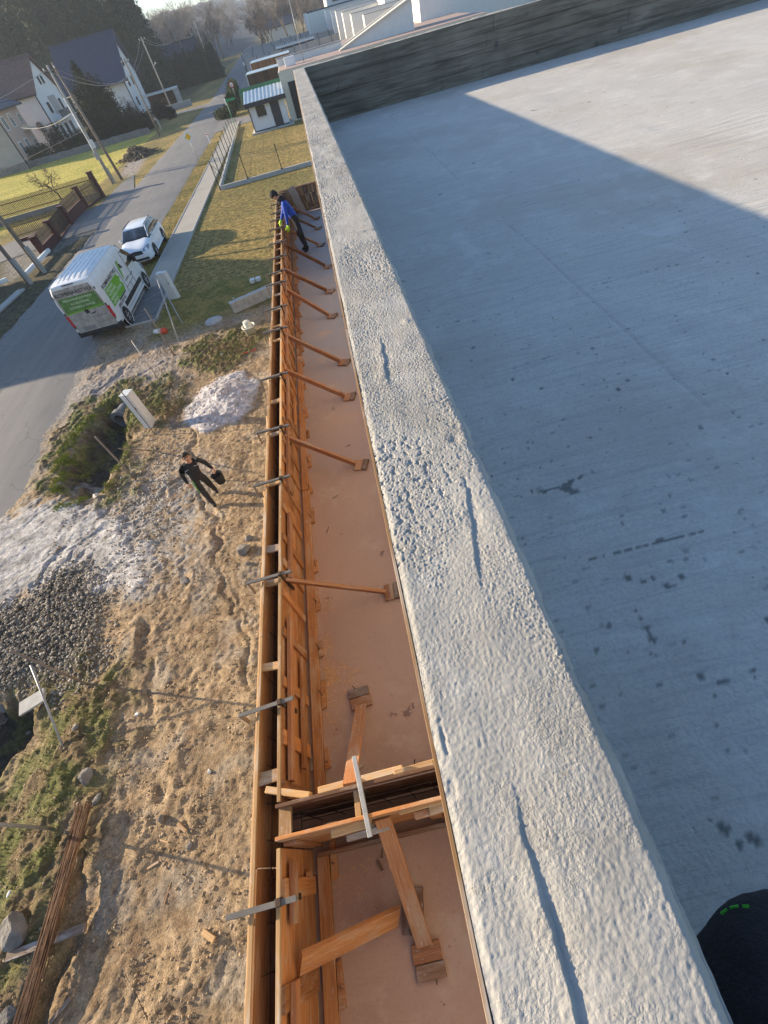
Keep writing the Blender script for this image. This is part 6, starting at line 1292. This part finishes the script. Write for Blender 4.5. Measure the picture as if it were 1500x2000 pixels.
m = MB(); m.lathe((-46.6, 112.15, 3.6), [(.62, -.2), (.5, -.08), (.25, 0), (.001, .02)], 20, 'y', cap=False); m.board((-46.6, 112.1, 3.6), (-46.3, 111.6, 3.7), .05, .05); m.build('satellite_dish', 'conc_dark', h2, True)
m = MB(); m.box(-55.6, -54.7, 114.6, 115.4, 8.2, 10.3, .02); m.build('chimney', 'red_brown', h2, True)
# third house: dark blue roof
h3 = gable_house('house', 'large white house with a dark blue metal roof below the forest', -49.0, -36.6, 140, 153.5, 6.3, 12.6, 'plaster_white', 'roof_blue', 1.0, 'rib')
for (x, z, w_, hh_) in ((-43.6, 4.7, 1.4, .9), (-40.8, 4.0, 1.0, .6), (-45.2, 3.3, .7, .7), (-43.0, 2.6, 1.0, .7), (-46.8, 1.0, 1.2, 1.1)): win(h3, (x, 139.99, z), (1, 0, 0), (0, -1, 0), w_, hh_, 1, 'wood_dark')
for (y, z) in ((143, 4.6), (147, 4.6), (143.5, 1.4), (148, 1.4), (145.6, 7.6)): win(h3, (-36.59, y, z), (0, 1, 0), (1, 0, 0), 1.1, 1.3, 1, 'wood_dark')
m = MB(); m.tube([(-36.5, 139.9, 0), (-36.5, 139.9, 5.6)], .1, 8); m.build('downpipe', 'black', h3, True)
m = MB(); m.box(-48.4, -36.8, 139.9, 139.98, .2, 2.6); m.build('render_patch', 'panel_white', h3, True)
m = MB(); m.board((-46.2, 143.0, 9.5), (-45.4, 143.0, 9.5), .8, .12, (0, -.9, 1)); m.build('skylight', 'sign_white', h3, True)
# shed-like buildings farther on, left of the road
k = gable_house('house', 'low house with a dark grey gable roof hidden behind the thuja hedge', -46, -30, 215, 226, 4.6, 9.0, 'plaster_grey', 'anthracite', .6, None)
k = gable_house('house', 'small outbuilding with a reddish roof behind the blue-roofed house', -52, -43, 166, 174, 3.6, 7.5, 'plaster_grey', 'red_brown', .5, None)
k = thing('carport', 'pale flat-roofed carport stacked with firewood beside the blue-roofed house', 'shed', (-30.5, 139, 0)); 
m = MB(); m.box(-34, -26.5, 137, 142, 2.5, 2.75, .02); m.build('roof', 'roof_metal', k, True)
for x, y in ((-33.9, 137.1), (-26.7, 137.1), (-33.9, 141.8), (-26.7, 141.8)): m = MB(); m.box(x, x+.2, y, y+.2, 0, 2.5); m.build('post', 'pole_conc', k, True)
m = MB(); m.box(-33.5, -27.0, 141.3, 141.7, 0, 2.4); m.build('back_wall', 'red_brown', k, True); m = MB(); m.box(-26.9, -26.6, 137.2, 141.9, 0, 2.5); m.build('side_wall', 'conc', k, True)
m = MB()
for q in range(150): x, y, z = r(-32.6, -27.2), r(138.5, 140.5), r(.1, 1.6); m.tube([(x, y-.25, z), (x, y+.25, z)], r(.06, .13), 6)
m.build('firewood', 'wood_fence', k, True)['kind'] = 'stuff'
k = thing('garden_wall', 'low pale garden wall beside the side lane', 'wall', (-28, 128, 0)); m = MB(); m.box(-38, -22.5, 128, 128.4, -.1, .9, .02); m.build('wall', 'conc', k, True)
# the house out of the picture whose shadow crosses the road
k = gable_house('house', 'cream house standing across the road whose long shadow crosses the lawn', -41, -30.2, 25.6, 37.2, 5.6, 9.9, 'plaster_cream', 'roof_red', .5, None)
# ================================================================== RIGHT OF THE ROAD
k = thing('garden_shed', 'small white garden shed with a dark door and ribbed metal roof', 'shed', (-4.2, 69, 0))
m = MB(); m.box(-6.6, -1.6, 67.2, 71.8, -.02, .12, .01); m.build('base', 'kerb', k, True)
m = MB(); m.prism([(-6.2, 67.7, .12), (-6.2, 71.2, .12), (-6.2, 71.2, 3.0), (-6.2, 67.7, 2.45)], (4.1, 0, 0)); m.build('wall', 'panel_white', k, True)
m = MB(); m.prism([(-6.5, 67.25, 2.38), (-6.5, 71.5, 3.05), (-6.5, 71.5, 3.25), (-6.5, 67.25, 2.58)], (4.7, 0, 0)); rf = m.build('roof', 'roof_metal', k, True)
for q in range(11): m = MB(); m.board((-6.35+q*.44, 67.28, 2.60), (-6.35+q*.44, 71.48, 3.27), .16, .07, (0, -.15, 1), .02); m.build('roof_rib', 'roof_metal', rf, True)
m = MB(); m.box(-6.53, -1.77, 67.19, 67.27, 2.22, 2.60, .006); m.box(-6.53, -6.45, 67.3, 71.4, 2.3, 2.5, .006); m.build('fascia', 'anthracite', k, True)
m = MB(); m.box(-3.75, -2.75, 67.64, 67.71, .14, 2.22, .004); d_ = m.build('door', 'anthracite', k, True); m = MB(); m.box(-3.65, -3.55, 67.58, 67.64, 1.1, 1.18); m.build('handle', 'steel', d_, True)
win(k, (-5.35, 67.69, 1.35), (1, 0, 0), (0, -1, 0), .95, .75, 0, 'anthracite')
m = MB(); m.box(-6.26, -6.16, 67.62, 67.72, .12, 2.3); m.box(-6.15, -2.1, 67.66, 67.705, .12, .22); m.build('corner_trim', 'anthracite', k, True)
nb = thing('neighbour_house', 'cream rendered flat-roofed house beyond the shed with a sloping white wall', 'house', (5, 80, 0))
m = MB(); m.box(-1.95, 22, 69.4, 96, -.1, 4.1); m.build('wall', 'plaster_cream', nb, True)
m = MB(); m.box(-1.2, -.35, 69.33, 69.41, .1, 3.2, .004); m.build('door', 'black', nb, True)
m = MB(); m.box(-1.8, 21.8, 69.6, 95.8, 4.1, 4.16); m.build('roof_deck', 'deck', nb, True)
m = MB(); m.box(-1.97, 6.2, 77.8, 78.2, 4.1, 4.75, .02); m.build('roof_upstand', 'plaster_white', nb, True); m = MB(); m.box(-2.05, 6.3, 77.7, 78.3, 4.75, 4.85, .01); m.build('coping', 'galv', nb, True)
a_, b_, c_ = atY(672, 103, 74), atY(800, -2, 74), atY(807, 66, 74)
m = MB(); m.prism([(a_.x-.3, 74, 3.9), (14.6, 74, 3.9), (14.6, 74, 6.6), (a_.x-.3, 74, 4.15)], (0, 3.6, 0)); m.build('sloping_wall', 'plaster_white', nb, True)
m = MB(); m.board((a_.x-.5, 74.0, 4.18), (14.7, 74.0, 6.68), .5, .12, (-.2, 0, 1)); m.board((a_.x-.5, 77.4, 4.18), (14.7, 77.4, 6.68), .4, .12, (-.2, 0, 1)); m.build('coping', 'plaster_cream', nb, True)
m = MB(); m.box(-1.0, .2, 72.8, 73.6, 4.16, 4.9, .03); m.build('vent', 'sign_white', nb, True)
m = MB(); m.tube([(1.2, 73, 4.1), (1.2, 73, 9.0)], .04, 6); m.build('mast', 'galv', nb, True)
# green sheet fence, slatted wooden sheds, thuja hedge beside the road
A_ = Vector((-9.1, 93.8, 0)); k = thing('green_fence', 'solid green sheet fence behind the shed', 'fence', A_)
for q in range(7): m = MB(); m.box(-9.1+q*1.02, -8.1+q*1.02, 93.8, 93.86, 0, 2.3, .01); m.build('panel', 'green_sheet', k, True)
def slat_shed(x0, x1, y0, y1, h, mat, lab):
    k = thing('slatted_shed', lab, 'shed', (x0, y0, 0)); x = x0
    while x < x1: m = MB(); m.box(x, x+.30, y0, y0+.05, .1, h, .01); m.build('slat', mat, k, True); x += .34
    m = MB(); m.box(x0+.05, x1, y0+.06, y1, 0, h-.03); m.build('inner_wall', 'slat_brown', k, True); m = MB(); m.box(x0-.15, x1+.15, y0-.1, y1+.1, h, h+.08, .02); m.build('roof', 'roof_metal', k, True)
    m = MB(); m.box(x0-.12, x0-.02, y0-.04, y0+.06, 0, h); m.build('post', 'sign_white', k, True)
    y = y0
    while y < y1: m = MB(); m.box(x0-.02, x0+.03, y+.02, y+.32, .1, h-.02, .01); m.build('slat', mat, k, True); y += .36
slat_shed(-8.2, -2.2, 106, 112, 2.9, 'slat_brown', 'dark brown slatted garden shed behind the green fence'); slat_shed(-8.6, -.5, 130, 139, 3.2, 'slat_orange', 'orange-brown slatted garden shed, the farther of the two')
# row houses: staggered white party walls behind a concrete wall
for i, (a, b, Y_) in enumerate(((710, 30, 100), (685, 28, 115), (668, 25, 130), (655, 22, 145), (645, 20, 160), (634, 20, 175))):
    zt = atY(a, b, Y_).z; x = atY(a, b, Y_).x; k = thing('row_house', 'white row house with a projecting party wall, %s of the staggered row' % ORD[i], 'house', (x, Y_, 0))
    m = MB(); m.box(x, x+26, Y_, Y_+1.7, 0, zt, .02); m.build('party_wall', 'plaster_white', k, True)
    m = MB(); m.box(x+2.5, x+25, Y_+1.7, Y_+13, 0, zt-1.3); m.build('wall', 'plaster_cream', k, True)
    m = MB(); m.box(x+2.2, x+25.2, Y_+1.75, Y_+13.3, zt-1.3, zt-1.05, .02); m.build('roof', 'roof_metal' if i % 2 else 'conc', k, True)
    m = MB(); m.box(x-.05, x+26, Y_-.04, Y_+1.74, zt, zt+.1); m.build('coping', 'galv', k, True)
k = thing('industrial_hall', 'pale blue-grey hall with a white end wall beyond the row houses', 'hall', (14, 200, 0)); a_ = atY(597, 28, 195)
m = MB(); m.box(a_.x, a_.x+40, 195, 215, 0, a_.z); m.build('wall', 'roof_metal', k, True); m = MB(); m.box(a_.x-.1, a_.x+.3, 194.8, 215, 0, a_.z+.2); m.build('end_wall', 'sign_white', k, True); m = MB(); m.box(a_.x, a_.x+40, 195, 215, a_.z, a_.z+.3); m.build('roof', 'roof_blue', k, True)
k = thing('white_house', 'white house with a blue glazed gable at the top edge beyond the hall', 'house', (40, 225, 0)); a_ = atY(640, 15, 225)
m = MB(); m.box(a_.x, a_.x+34, 225, 240, 0, a_.z+9); m.build('wall', 'plaster_white', k, True)
for q in range(5): win(k, (a_.x+2+q*5.5, 224.98, a_.z+1), (1, 0, 0), (0, -1, 0), 3.2, 4.0, 1, 'anthracite')
# second group to the right behind the cross parapet
for i, (x, Y_, zt, w_) in enumerate(((17.5, 84, 6.3, 10), (26.5, 104, 7.6, 12), (19, 122, 8.6, 10), (40, 118, 8.6, 14))):
    k = thing('row_house', ('white terrace wall with a dark coping right of the sloping wall', 'white house block with a sunlit end wall behind the terrace wall', 'white block rising behind the sloping wall', 'white block farthest right above the dark parapet')[i], 'house', (x, Y_, 0))
    m = MB(); m.box(x, x+w_, Y_, Y_+9, 0, zt, .02); m.build('wall', 'plaster_white', k, True); m = MB(); m.box(x-.1, x+w_+.1, Y_-.1, Y_+9.1, zt, zt+.18, .02); m.build('coping', 'anthracite', k, True)
    m = MB(); m.box(x+w_*.35, x+w_*.8, Y_+2, Y_+8, zt+.18, zt+2.8, .02); m.build('upper_storey', 'plaster_cream', k, True)
    win(k, (x+w_*.4, Y_+1.99, zt+.5), (1, 0, 0), (0, -1, 0), w_*.25, 1.6, 1, 'anthracite')
    m = MB(); m.tube([(x+1.2, Y_+1, zt), (x+1.2, Y_+1, zt+3)], .05, 6); m.build('vent_pipe', 'galv', k, True)
k = thing('pitched_block', 'blue-grey glazed lean-to on the white block', 'roof', (28, 103, 8)); m = MB(); m.prism([(27, 103.5, 7.8), (30.5, 103.5, 7.8), (30.5, 108, 10.2), (27, 108, 10.2)], (0, -.1, .15)); m.build('glazing', 'roof_blue', k, True)
# concrete yard walls between the road and the row houses
for i, (Y_, x0, x1, h) in enumerate(((113, -4, 14, 3.0), (150, -11, 13, 3.4), (172, -13, 13, 3.8), (196, -14, 12, 4.2))):
    k = thing('yard_wall', 'long grey concrete yard wall, %s of the rows crossing the yard' % ORD[i], 'wall', (x0, Y_, 0)); x = x0
    while x < x1: m = MB(); m.box(x, min(x+3.0, x1)-.08, Y_, Y_+.3, 0, h-r(0, .25), .03); m.build('panel', 'conc', k, True); m = MB(); m.box(x-.12, x+.12, Y_-.15, Y_+.2, 0, h+.1); m.build('post', 'conc_dark', k, True); x += 3.0
k = thing('storage_roof', 'long white ribbed storage roof in the concrete yard', 'roof', (0, 160, 0)); m = MB(); m.box(-3.4, 6.5, 160, 163, 3.3, 3.5, .02); m.build('roof', 'sign_white', k, True)
for q in range(20): m = MB(); m.box(-3.3+q*.5, -3.15+q*.5, 159.9, 163.1, 3.5, 3.72, .02); m.build('roof_rib', 'sign_white', k, True)
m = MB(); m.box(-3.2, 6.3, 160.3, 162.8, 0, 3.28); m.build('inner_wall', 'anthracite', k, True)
for i, (x, Y_, w_, mm_) in enumerate(((-12.6, 180, 5, 'sign_white'), (-11.5, 152, 7, 'roof_metal'))):
    k = thing('container_hut', ('small white hut at the end of the yard beside the road', 'flat pale hut roof by the road in the concrete yard')[i], 'hut', (x, Y_, 0)); m = MB(); m.box(x, x+w_, Y_+1, Y_+5, 0, 2.4); m.build('wall', 'anthracite', k, True); m = MB(); m.box(x-.3, x+w_+.3, Y_+.5, Y_+5.4, 2.4, 2.9, .02); m.build('roof', mm_, k, True)
k = gable_house('house', 'pale house with a dark roof under the bare trees where the road ends', -8, 4, 290, 300, 6, 8.2, 'plaster_cream', 'anthracite', .5, None)
k = thing('roadside_barrier', 'white sloping rail at the start of the concrete yard', 'barrier', (-12, 122, 0)); m = MB(); m.tube([(-13.0, 118, .9), (-12.2, 128, 1.4)], .07, 8); m.tube([(-13.0, 118, 0), (-13.0, 118, .9)], .06, 6); m.tube([(-12.2, 128, 0), (-12.2, 128, 1.4)], .06, 6); m.build('rail', 'sign_white', k, True)
# ================================================================== TREES AND SHRUBS
def cards(P, S_, C_, droop=0):
    """small leaf-sized triangles at P"""
    n_ = len(P); a = RNG.normal(size=(n_, 3)); a /= np.linalg.norm(a, axis=1)[:, None]; b = np.cross(a, RNG.normal(size=(n_, 3))); b /= np.linalg.norm(b, axis=1)[:, None]
    V = np.stack([P+a*S_[:, None], P-a*S_[:, None]*.6+b*S_[:, None]*.6, P-a*S_[:, None]*.5-b*S_[:, None]*.6], 1).reshape(-1, 3); return V, np.arange(3*n_).reshape(-1, 3), np.repeat(C_[:, None, :], 3, 1).reshape(-1, 3)
def crown_mesh(P, S_, lo, hi): k_ = RNG.rand(len(P))[:, None]; V, F_, c_ = cards(P, S_, np.array(lo)*(1-k_)+np.array(hi)*k_); return fastmesh('crown', V, F_, c_)
def spruce(h, rad, seed, n_=5200, lo=(.018, .032, .018), hi=(.045, .065, .03), bare=.08, irregular=.25):
    rs = np.random.RandomState(seed); k = thing('spruce_tree', 'x', 'tree'); m = MB(); m.tube([(0, 0, 0), (0, 0, h*.5), (0, 0, h*.97)], [h*.016, h*.010, .02], 7); m.build('trunk', 'bark', k)
    P = []; z = h*bare
    while z < h*.99:
        f_ = 1-(z-h*bare)/(h*(1-bare)); R_ = rad*(f_**.85)*(1+rs.uniform(-irregular, irregular))+.1; nb_ = int(5+f_*5)
        for b in range(nb_):
            a = rs.uniform(0, 6.28); L = R_*rs.uniform(.7, 1.1); q = max(6, int(n_/260*(.3+f_)*1.3)); t_ = rs.rand(q)**.6
            x = np.cos(a)*t_*L; y = np.sin(a)*t_*L; w = (1-t_)*.2*L+.12; zz = z-t_**1.5*L*.28+rs.normal(0, .10, q)
            P.append(np.stack([x+rs.normal(0, 1, q)*w*.6, y+rs.normal(0, 1, q)*w*.6, zz], -1))
        z += h*.028*(1.1-.4*(1-f_))
    P = np.concatenate(P); link('crown', crown_mesh(P, rs.uniform(.16, .34, len(P))*(h/16)**.5, lo, hi), 'leaf', k); return k
def bare_tree(h, spread, seed, depth=6, name='bare_tree', mat='bark_pale', twig=.02, th=.5):
    rs = np.random.RandomState(seed); k = thing(name, 'x', 'tree'); m = MB(); mt = MB()
    def grow(p, d, L, rr, lev):
        q = p+d*L*.5+Vector(rs.normal(0, .05, 3))*L; e = p+d*L+Vector(rs.normal(0, .08, 3))*L
        (m if lev < 3 else mt).tube([p, q, e], [rr, rr*.8, rr*.62], 5 if lev < 3 else 3, cap=False)
        if lev >= depth: return
        for c_ in range(3 if lev < depth-1 else 4):
            nd = (d+Vector(rs.normal(0, th, 3))+Vector((0, 0, .12))).normalized(); grow(p+(e-p)*rs.uniform(.55, 1), nd, L*rs.uniform(.62, .84), max(rr*.58, twig*.5), lev+1)
    grow(Vector((0, 0, -.1)), Vector((rs.normal(0, .05), rs.normal(0, .05), 1)).normalized(), h*.30, h*.022, 0)
    m.build('trunk', mat, k); mt.build('branches', mat, k)['kind'] = 'stuff'; return k
def shrub(name, lab, c, rx_, ry_, h, n_, sz, lo, hi, group=None, cat='shrub', box=False):
    """crown of leaf clumps with an uneven outline over a few stems"""
    k = thing(name, lab, cat, c, 0, group); n2_ = max(10, n_//40); a = RNG.normal(size=(n2_, 3)); a /= np.linalg.norm(a, axis=1)[:, None]
    if box: Q = RNG.uniform(-1, 1, (n2_, 3)); Q[:, 2] = (Q[:, 2]+1)/2
    else: Q = a*(RNG.rand(n2_, 1)**.4); Q[:, 2] = (Q[:, 2]+1)/2
    P = np.repeat(Q, 40, 0)+RNG.normal(0, .13, (n2_*40, 3)); P = np.clip(P, -1.15, 1.15)*np.array([rx_, ry_, h]); P[:, 2] = np.abs(P[:, 2])
    link('crown', crown_mesh(P, RNG.uniform(.5, 1.2, len(P))*sz, lo, hi), 'leaf', k)
    m = MB()
    for q in range(3): m.tube([(r(-.1, .1)*rx_, r(-.1, .1)*ry_, -.05), (r(-.4, .4)*rx_, r(-.4, .4)*ry_, h*.6)], h*.015, 5)
    m.build('stem', 'bark', k); return k
DG, DH = (.012, .022, .012), (.035, .055, .022)
shrub('box_hedge', 'low rounded dark hedge in front of the peach house', (-43.9, 99.9, 0), 1.7, 1.0, 2.0, 6000, .11, DG, DH, box=True, cat='hedge')
shrub('clipped_shrub', 'dark clipped shrub with a yellowish top between the first two houses', (-41.7, 103.4, 0), 1.3, 1.1, 3.4, 6000, .12, DG, (.06, .07, .02), box=True)
shrub('clipped_shrub', 'dark shrub under the balcony of the white house', (-38.4, 104, 0), 2.6, 1.2, 2.2, 6000, .13, DG, DH)
shrub('thuja_tree', 'big dark pyramidal thuja between the white house and the blue-roofed house', (-33.2, 104.5, 0), 3.2, 3.0, 6.9, 26000, .17, (.008, .016, .008), (.028, .042, .016), cat='tree')
k = spruce(9.6, 3.1, 5, 9000, (.010, .018, .010), (.03, .05, .02)); k.location = (-34.6, 108, 0); tag(k, 'pointed dark conifer rising behind the pyramidal thuja', 'tree')
for i, (x, y, rx_, h) in enumerate(((-29.6, 104.6, 1.6, 2.6), (-27.2, 106.0, 1.5, 2.2), (-30.8, 112, 1.6, 3.0), (-27.0, 118, 1.6, 2.2), (-24.2, 112.5, 1.0, 1.4))):
    shrub('garden_shrub', ('reddish-dark shrub right of the pyramidal thuja', 'low dark shrub nearest the timber pole', 'upright dark shrub behind the reddish-dark one', 'round dark shrub before the garden wall', 'small shrub beside the lane by the pale pole')[i], (x, y, 0), rx_, rx_*.8, h, 4500, .12, (.02, .018, .012), (.05, .04, .02))
k = bare_tree(6.8, 3, 21, 6, 'bare_tree', 'bark', .02, .6); k.location = (-31.5, 110.5, 0); tag(k, 'bare branching tree in front of the blue-roofed house', 'tree')
k = bare_tree(4.4, 3, 22, 5, 'bare_tree', 'bark', .02, .7); k.location = (-26.3, 58.0, 0); tag(k, 'small bare round-crowned tree behind the picket fence', 'tree')
k = bare_tree(2.6, 2, 24, 5, 'bare_shrub', 'bark', .015, .8); k.location = (-27.5, 118, 0); tag(k, 'bare shrub beside the lane before the carport', 'shrub')
# heap of branches and earth beside the road
P = RNG.normal(0, 1, (900, 2))*np.array([1.0, 1.3]); P = np.concatenate([P, ], 0); hz = np.exp(-(P[:, 0]/1.6)**2-(P[:, 1]/2.1)**2)*1.1*RNG.rand(900); kk = RNG.rand(900)[:, None]
o = link('brush_heap', stones('bh', np.stack([P[:, 0]-22.6, P[:, 1]+76.5, hz], -1), RNG.uniform(.06, .22, 900), A(.08, .06, .04)*(1-kk)+A(.20, .16, .11)*kk), 'pebble'); tag(o, 'dark heap of earth and cut brush beside the road', 'heap', kind='stuff')
# hedge right of the road: one thuja after the other
TH = shrub('thuja', 'thuja of the roadside hedge between the signs and the concrete yard', (-11.0, 96, 0), .8, .8, 2.0, 3200, .11, (.025, .045, .018), (.075, .10, .035), 'thujas of the roadside hedge')
for i in range(1, 24): dup(TH, (-10.9-.085*i+r(-.1, .1), 96+i*1.35, 0), r(0, 6.28), scale=(1, 1, r(.85, 1.1)))
shrub('round_shrub', 'low spreading evergreen shrub on the street corner under the round sign', (-11.6, 90.5, 0), 1.7, 2.0, 1.2, 6000, .10, (.03, .04, .02), (.08, .09, .035))
# thujas and spruces along the left of the road, farther on
T1 = spruce(6.4, 1.5, 31, 3400, (.015, .03, .012), (.06, .075, .02), .02, .3); T1.location = (-42, 196, 0); T1['label'] = 'tall slim thuja in the dense row left of the road'; T1['group'] = 'thujas in the row left of the road'; T1.name = 'tall_thuja'
for i in range(62): dup(T1, (-46+(i % 31)*.78+r(-.3, .3), 192+(i//31)*4.5+r(-1, 1), 0), r(0, 6.28), scale=r(.85, 1.2))
SP = [spruce(17, 3.4, 41, 5200, irregular=.4), spruce(19, 3.8, 42, 5200, irregular=.35), spruce(15, 3.0, 43, 4200, irregular=.45)]
lab_s, grp_s = 'dark spruce of the wooded slope behind the houses', 'spruces of the wooded slope'
for s_ in SP: s_['label'] = lab_s; s_['group'] = grp_s
def hillz(x, y):
    h = float(sstep(-4, -70, x+.2*y)*sstep(156, 235, y)*34+sstep(-20, -120, x)*sstep(330, 520, y)*10+sstep(450, 1100, y)*28*(1+.35*fbm(x*.004, y*.004, 3, 5))); return h*(1+.15*float(fbm(x*.02, y*.02, 3, 6)))-.3
cnt = 0; rs = np.random.RandomState(9)
SPOTS = []
while len(SPOTS) < 215:
    x, y = rs.uniform(-125, -33), rs.uniform(160, 262)
    if x > -.197*y-2+rs.uniform(-2, 2) or x < -.40*y-14: continue
    if any((x-a)**2+(y-b)**2 < 11 for a, b in SPOTS): continue
    SPOTS.append((x, y))
for i, (x, y) in enumerate(SPOTS):
    s_ = SP[i % 3]; loc = (x, y, hillz(np.float64(x), np.float64(y))); sc = rs.uniform(.95, 1.55)
    if i < 3: s_.location = loc; s_.scale = (sc,)*3
    else: dup(s_, loc, rs.uniform(0, 6.28), scale=sc)
lab_b, grp_b = 'spruce standing in the mixed belt of trees left of the road', 'spruces in the belt of trees left of the road'
for i in range(46):
    x, y = rs.uniform(-70, -28), rs.uniform(236, 330)
    cx_ = -18.5-.035*(y-130)
    if x > cx_-9: x = cx_-9-rs.uniform(0, 10)
    dup(SP[i % 3], (x, y, hillz(np.float64(x), np.float64(y))), rs.uniform(0, 6.28), lab_b, grp_b, rs.uniform(.5, .85))
k = dup(SP[1], (-39, 178, 0), 1.0, 'tallest spruce at the edge of the forest against the sky', scale=(1.5, 1.5, 1.35)); del k['group']
BT = [bare_tree(15, 5, 51, 6, 'bare_tree', 'bark', .07, th=.42), bare_tree(17, 5, 52, 6, 'bare_tree', 'bark_pale', .07, th=.38)]
lab_t, grp_t = 'bare broadleaf tree in the wood at the end of the road', 'bare trees of the wood at the end of the road'
for s_ in BT: s_['label'] = lab_t; s_['group'] = grp_t
q = 0
for i in range(270):
    y = rs.uniform(300, 520) if i % 3 else rs.uniform(520, 800); x = rs.uniform(-130, 110)
    if abs(x+15.3+.035*(y-130)) < 9: continue
    loc = (x, y, hillz(np.float64(x), np.float64(y))); sc = rs.uniform(.9, 1.5)
    if q < 2: BT[q].location = loc; BT[q].scale = (sc,)*3
    else: dup(BT[q % 2], loc, rs.uniform(0, 6.28), scale=sc)
    q += 1
for i, (x, y, sc) in enumerate(((-6, 262, 1.0), (0, 268, 1.1), (-9, 300, 1.0), (7, 258, .9))): dup(BT[i % 2], (x, y, 0), i*1.3, ('dark bare tree by the pale green house, first from the road', 'dark bare tree by the pale green house, second from the road', 'bare tree at the bend of the road', 'bare tree right of the pale green house')[i], 'bare trees by the pale green house', sc)
# haze of the cold valley
hz = MB(); hz.box(-720, 320, -420, 1270, -3.5, 95); me = hz.mesh('haze'); hm = bpy.data.materials.new('haze'); hm.use_nodes = True; tr = hm.node_tree; tr.nodes.remove(tr.nodes['Principled BSDF'])
pv_ = tr.nodes.new('ShaderNodeVolumePrincipled'); pv_.inputs['Color'].default_value = (.80, .88, 1, 1); pv_.inputs['Density'].default_value = .0004; pv_.inputs['Anisotropy'].default_value = .2
tr.links.new(pv_.outputs[0], tr.nodes['Material Output'].inputs['Volume']); o = link('haze', me, hm); o['kind'] = 'stuff'
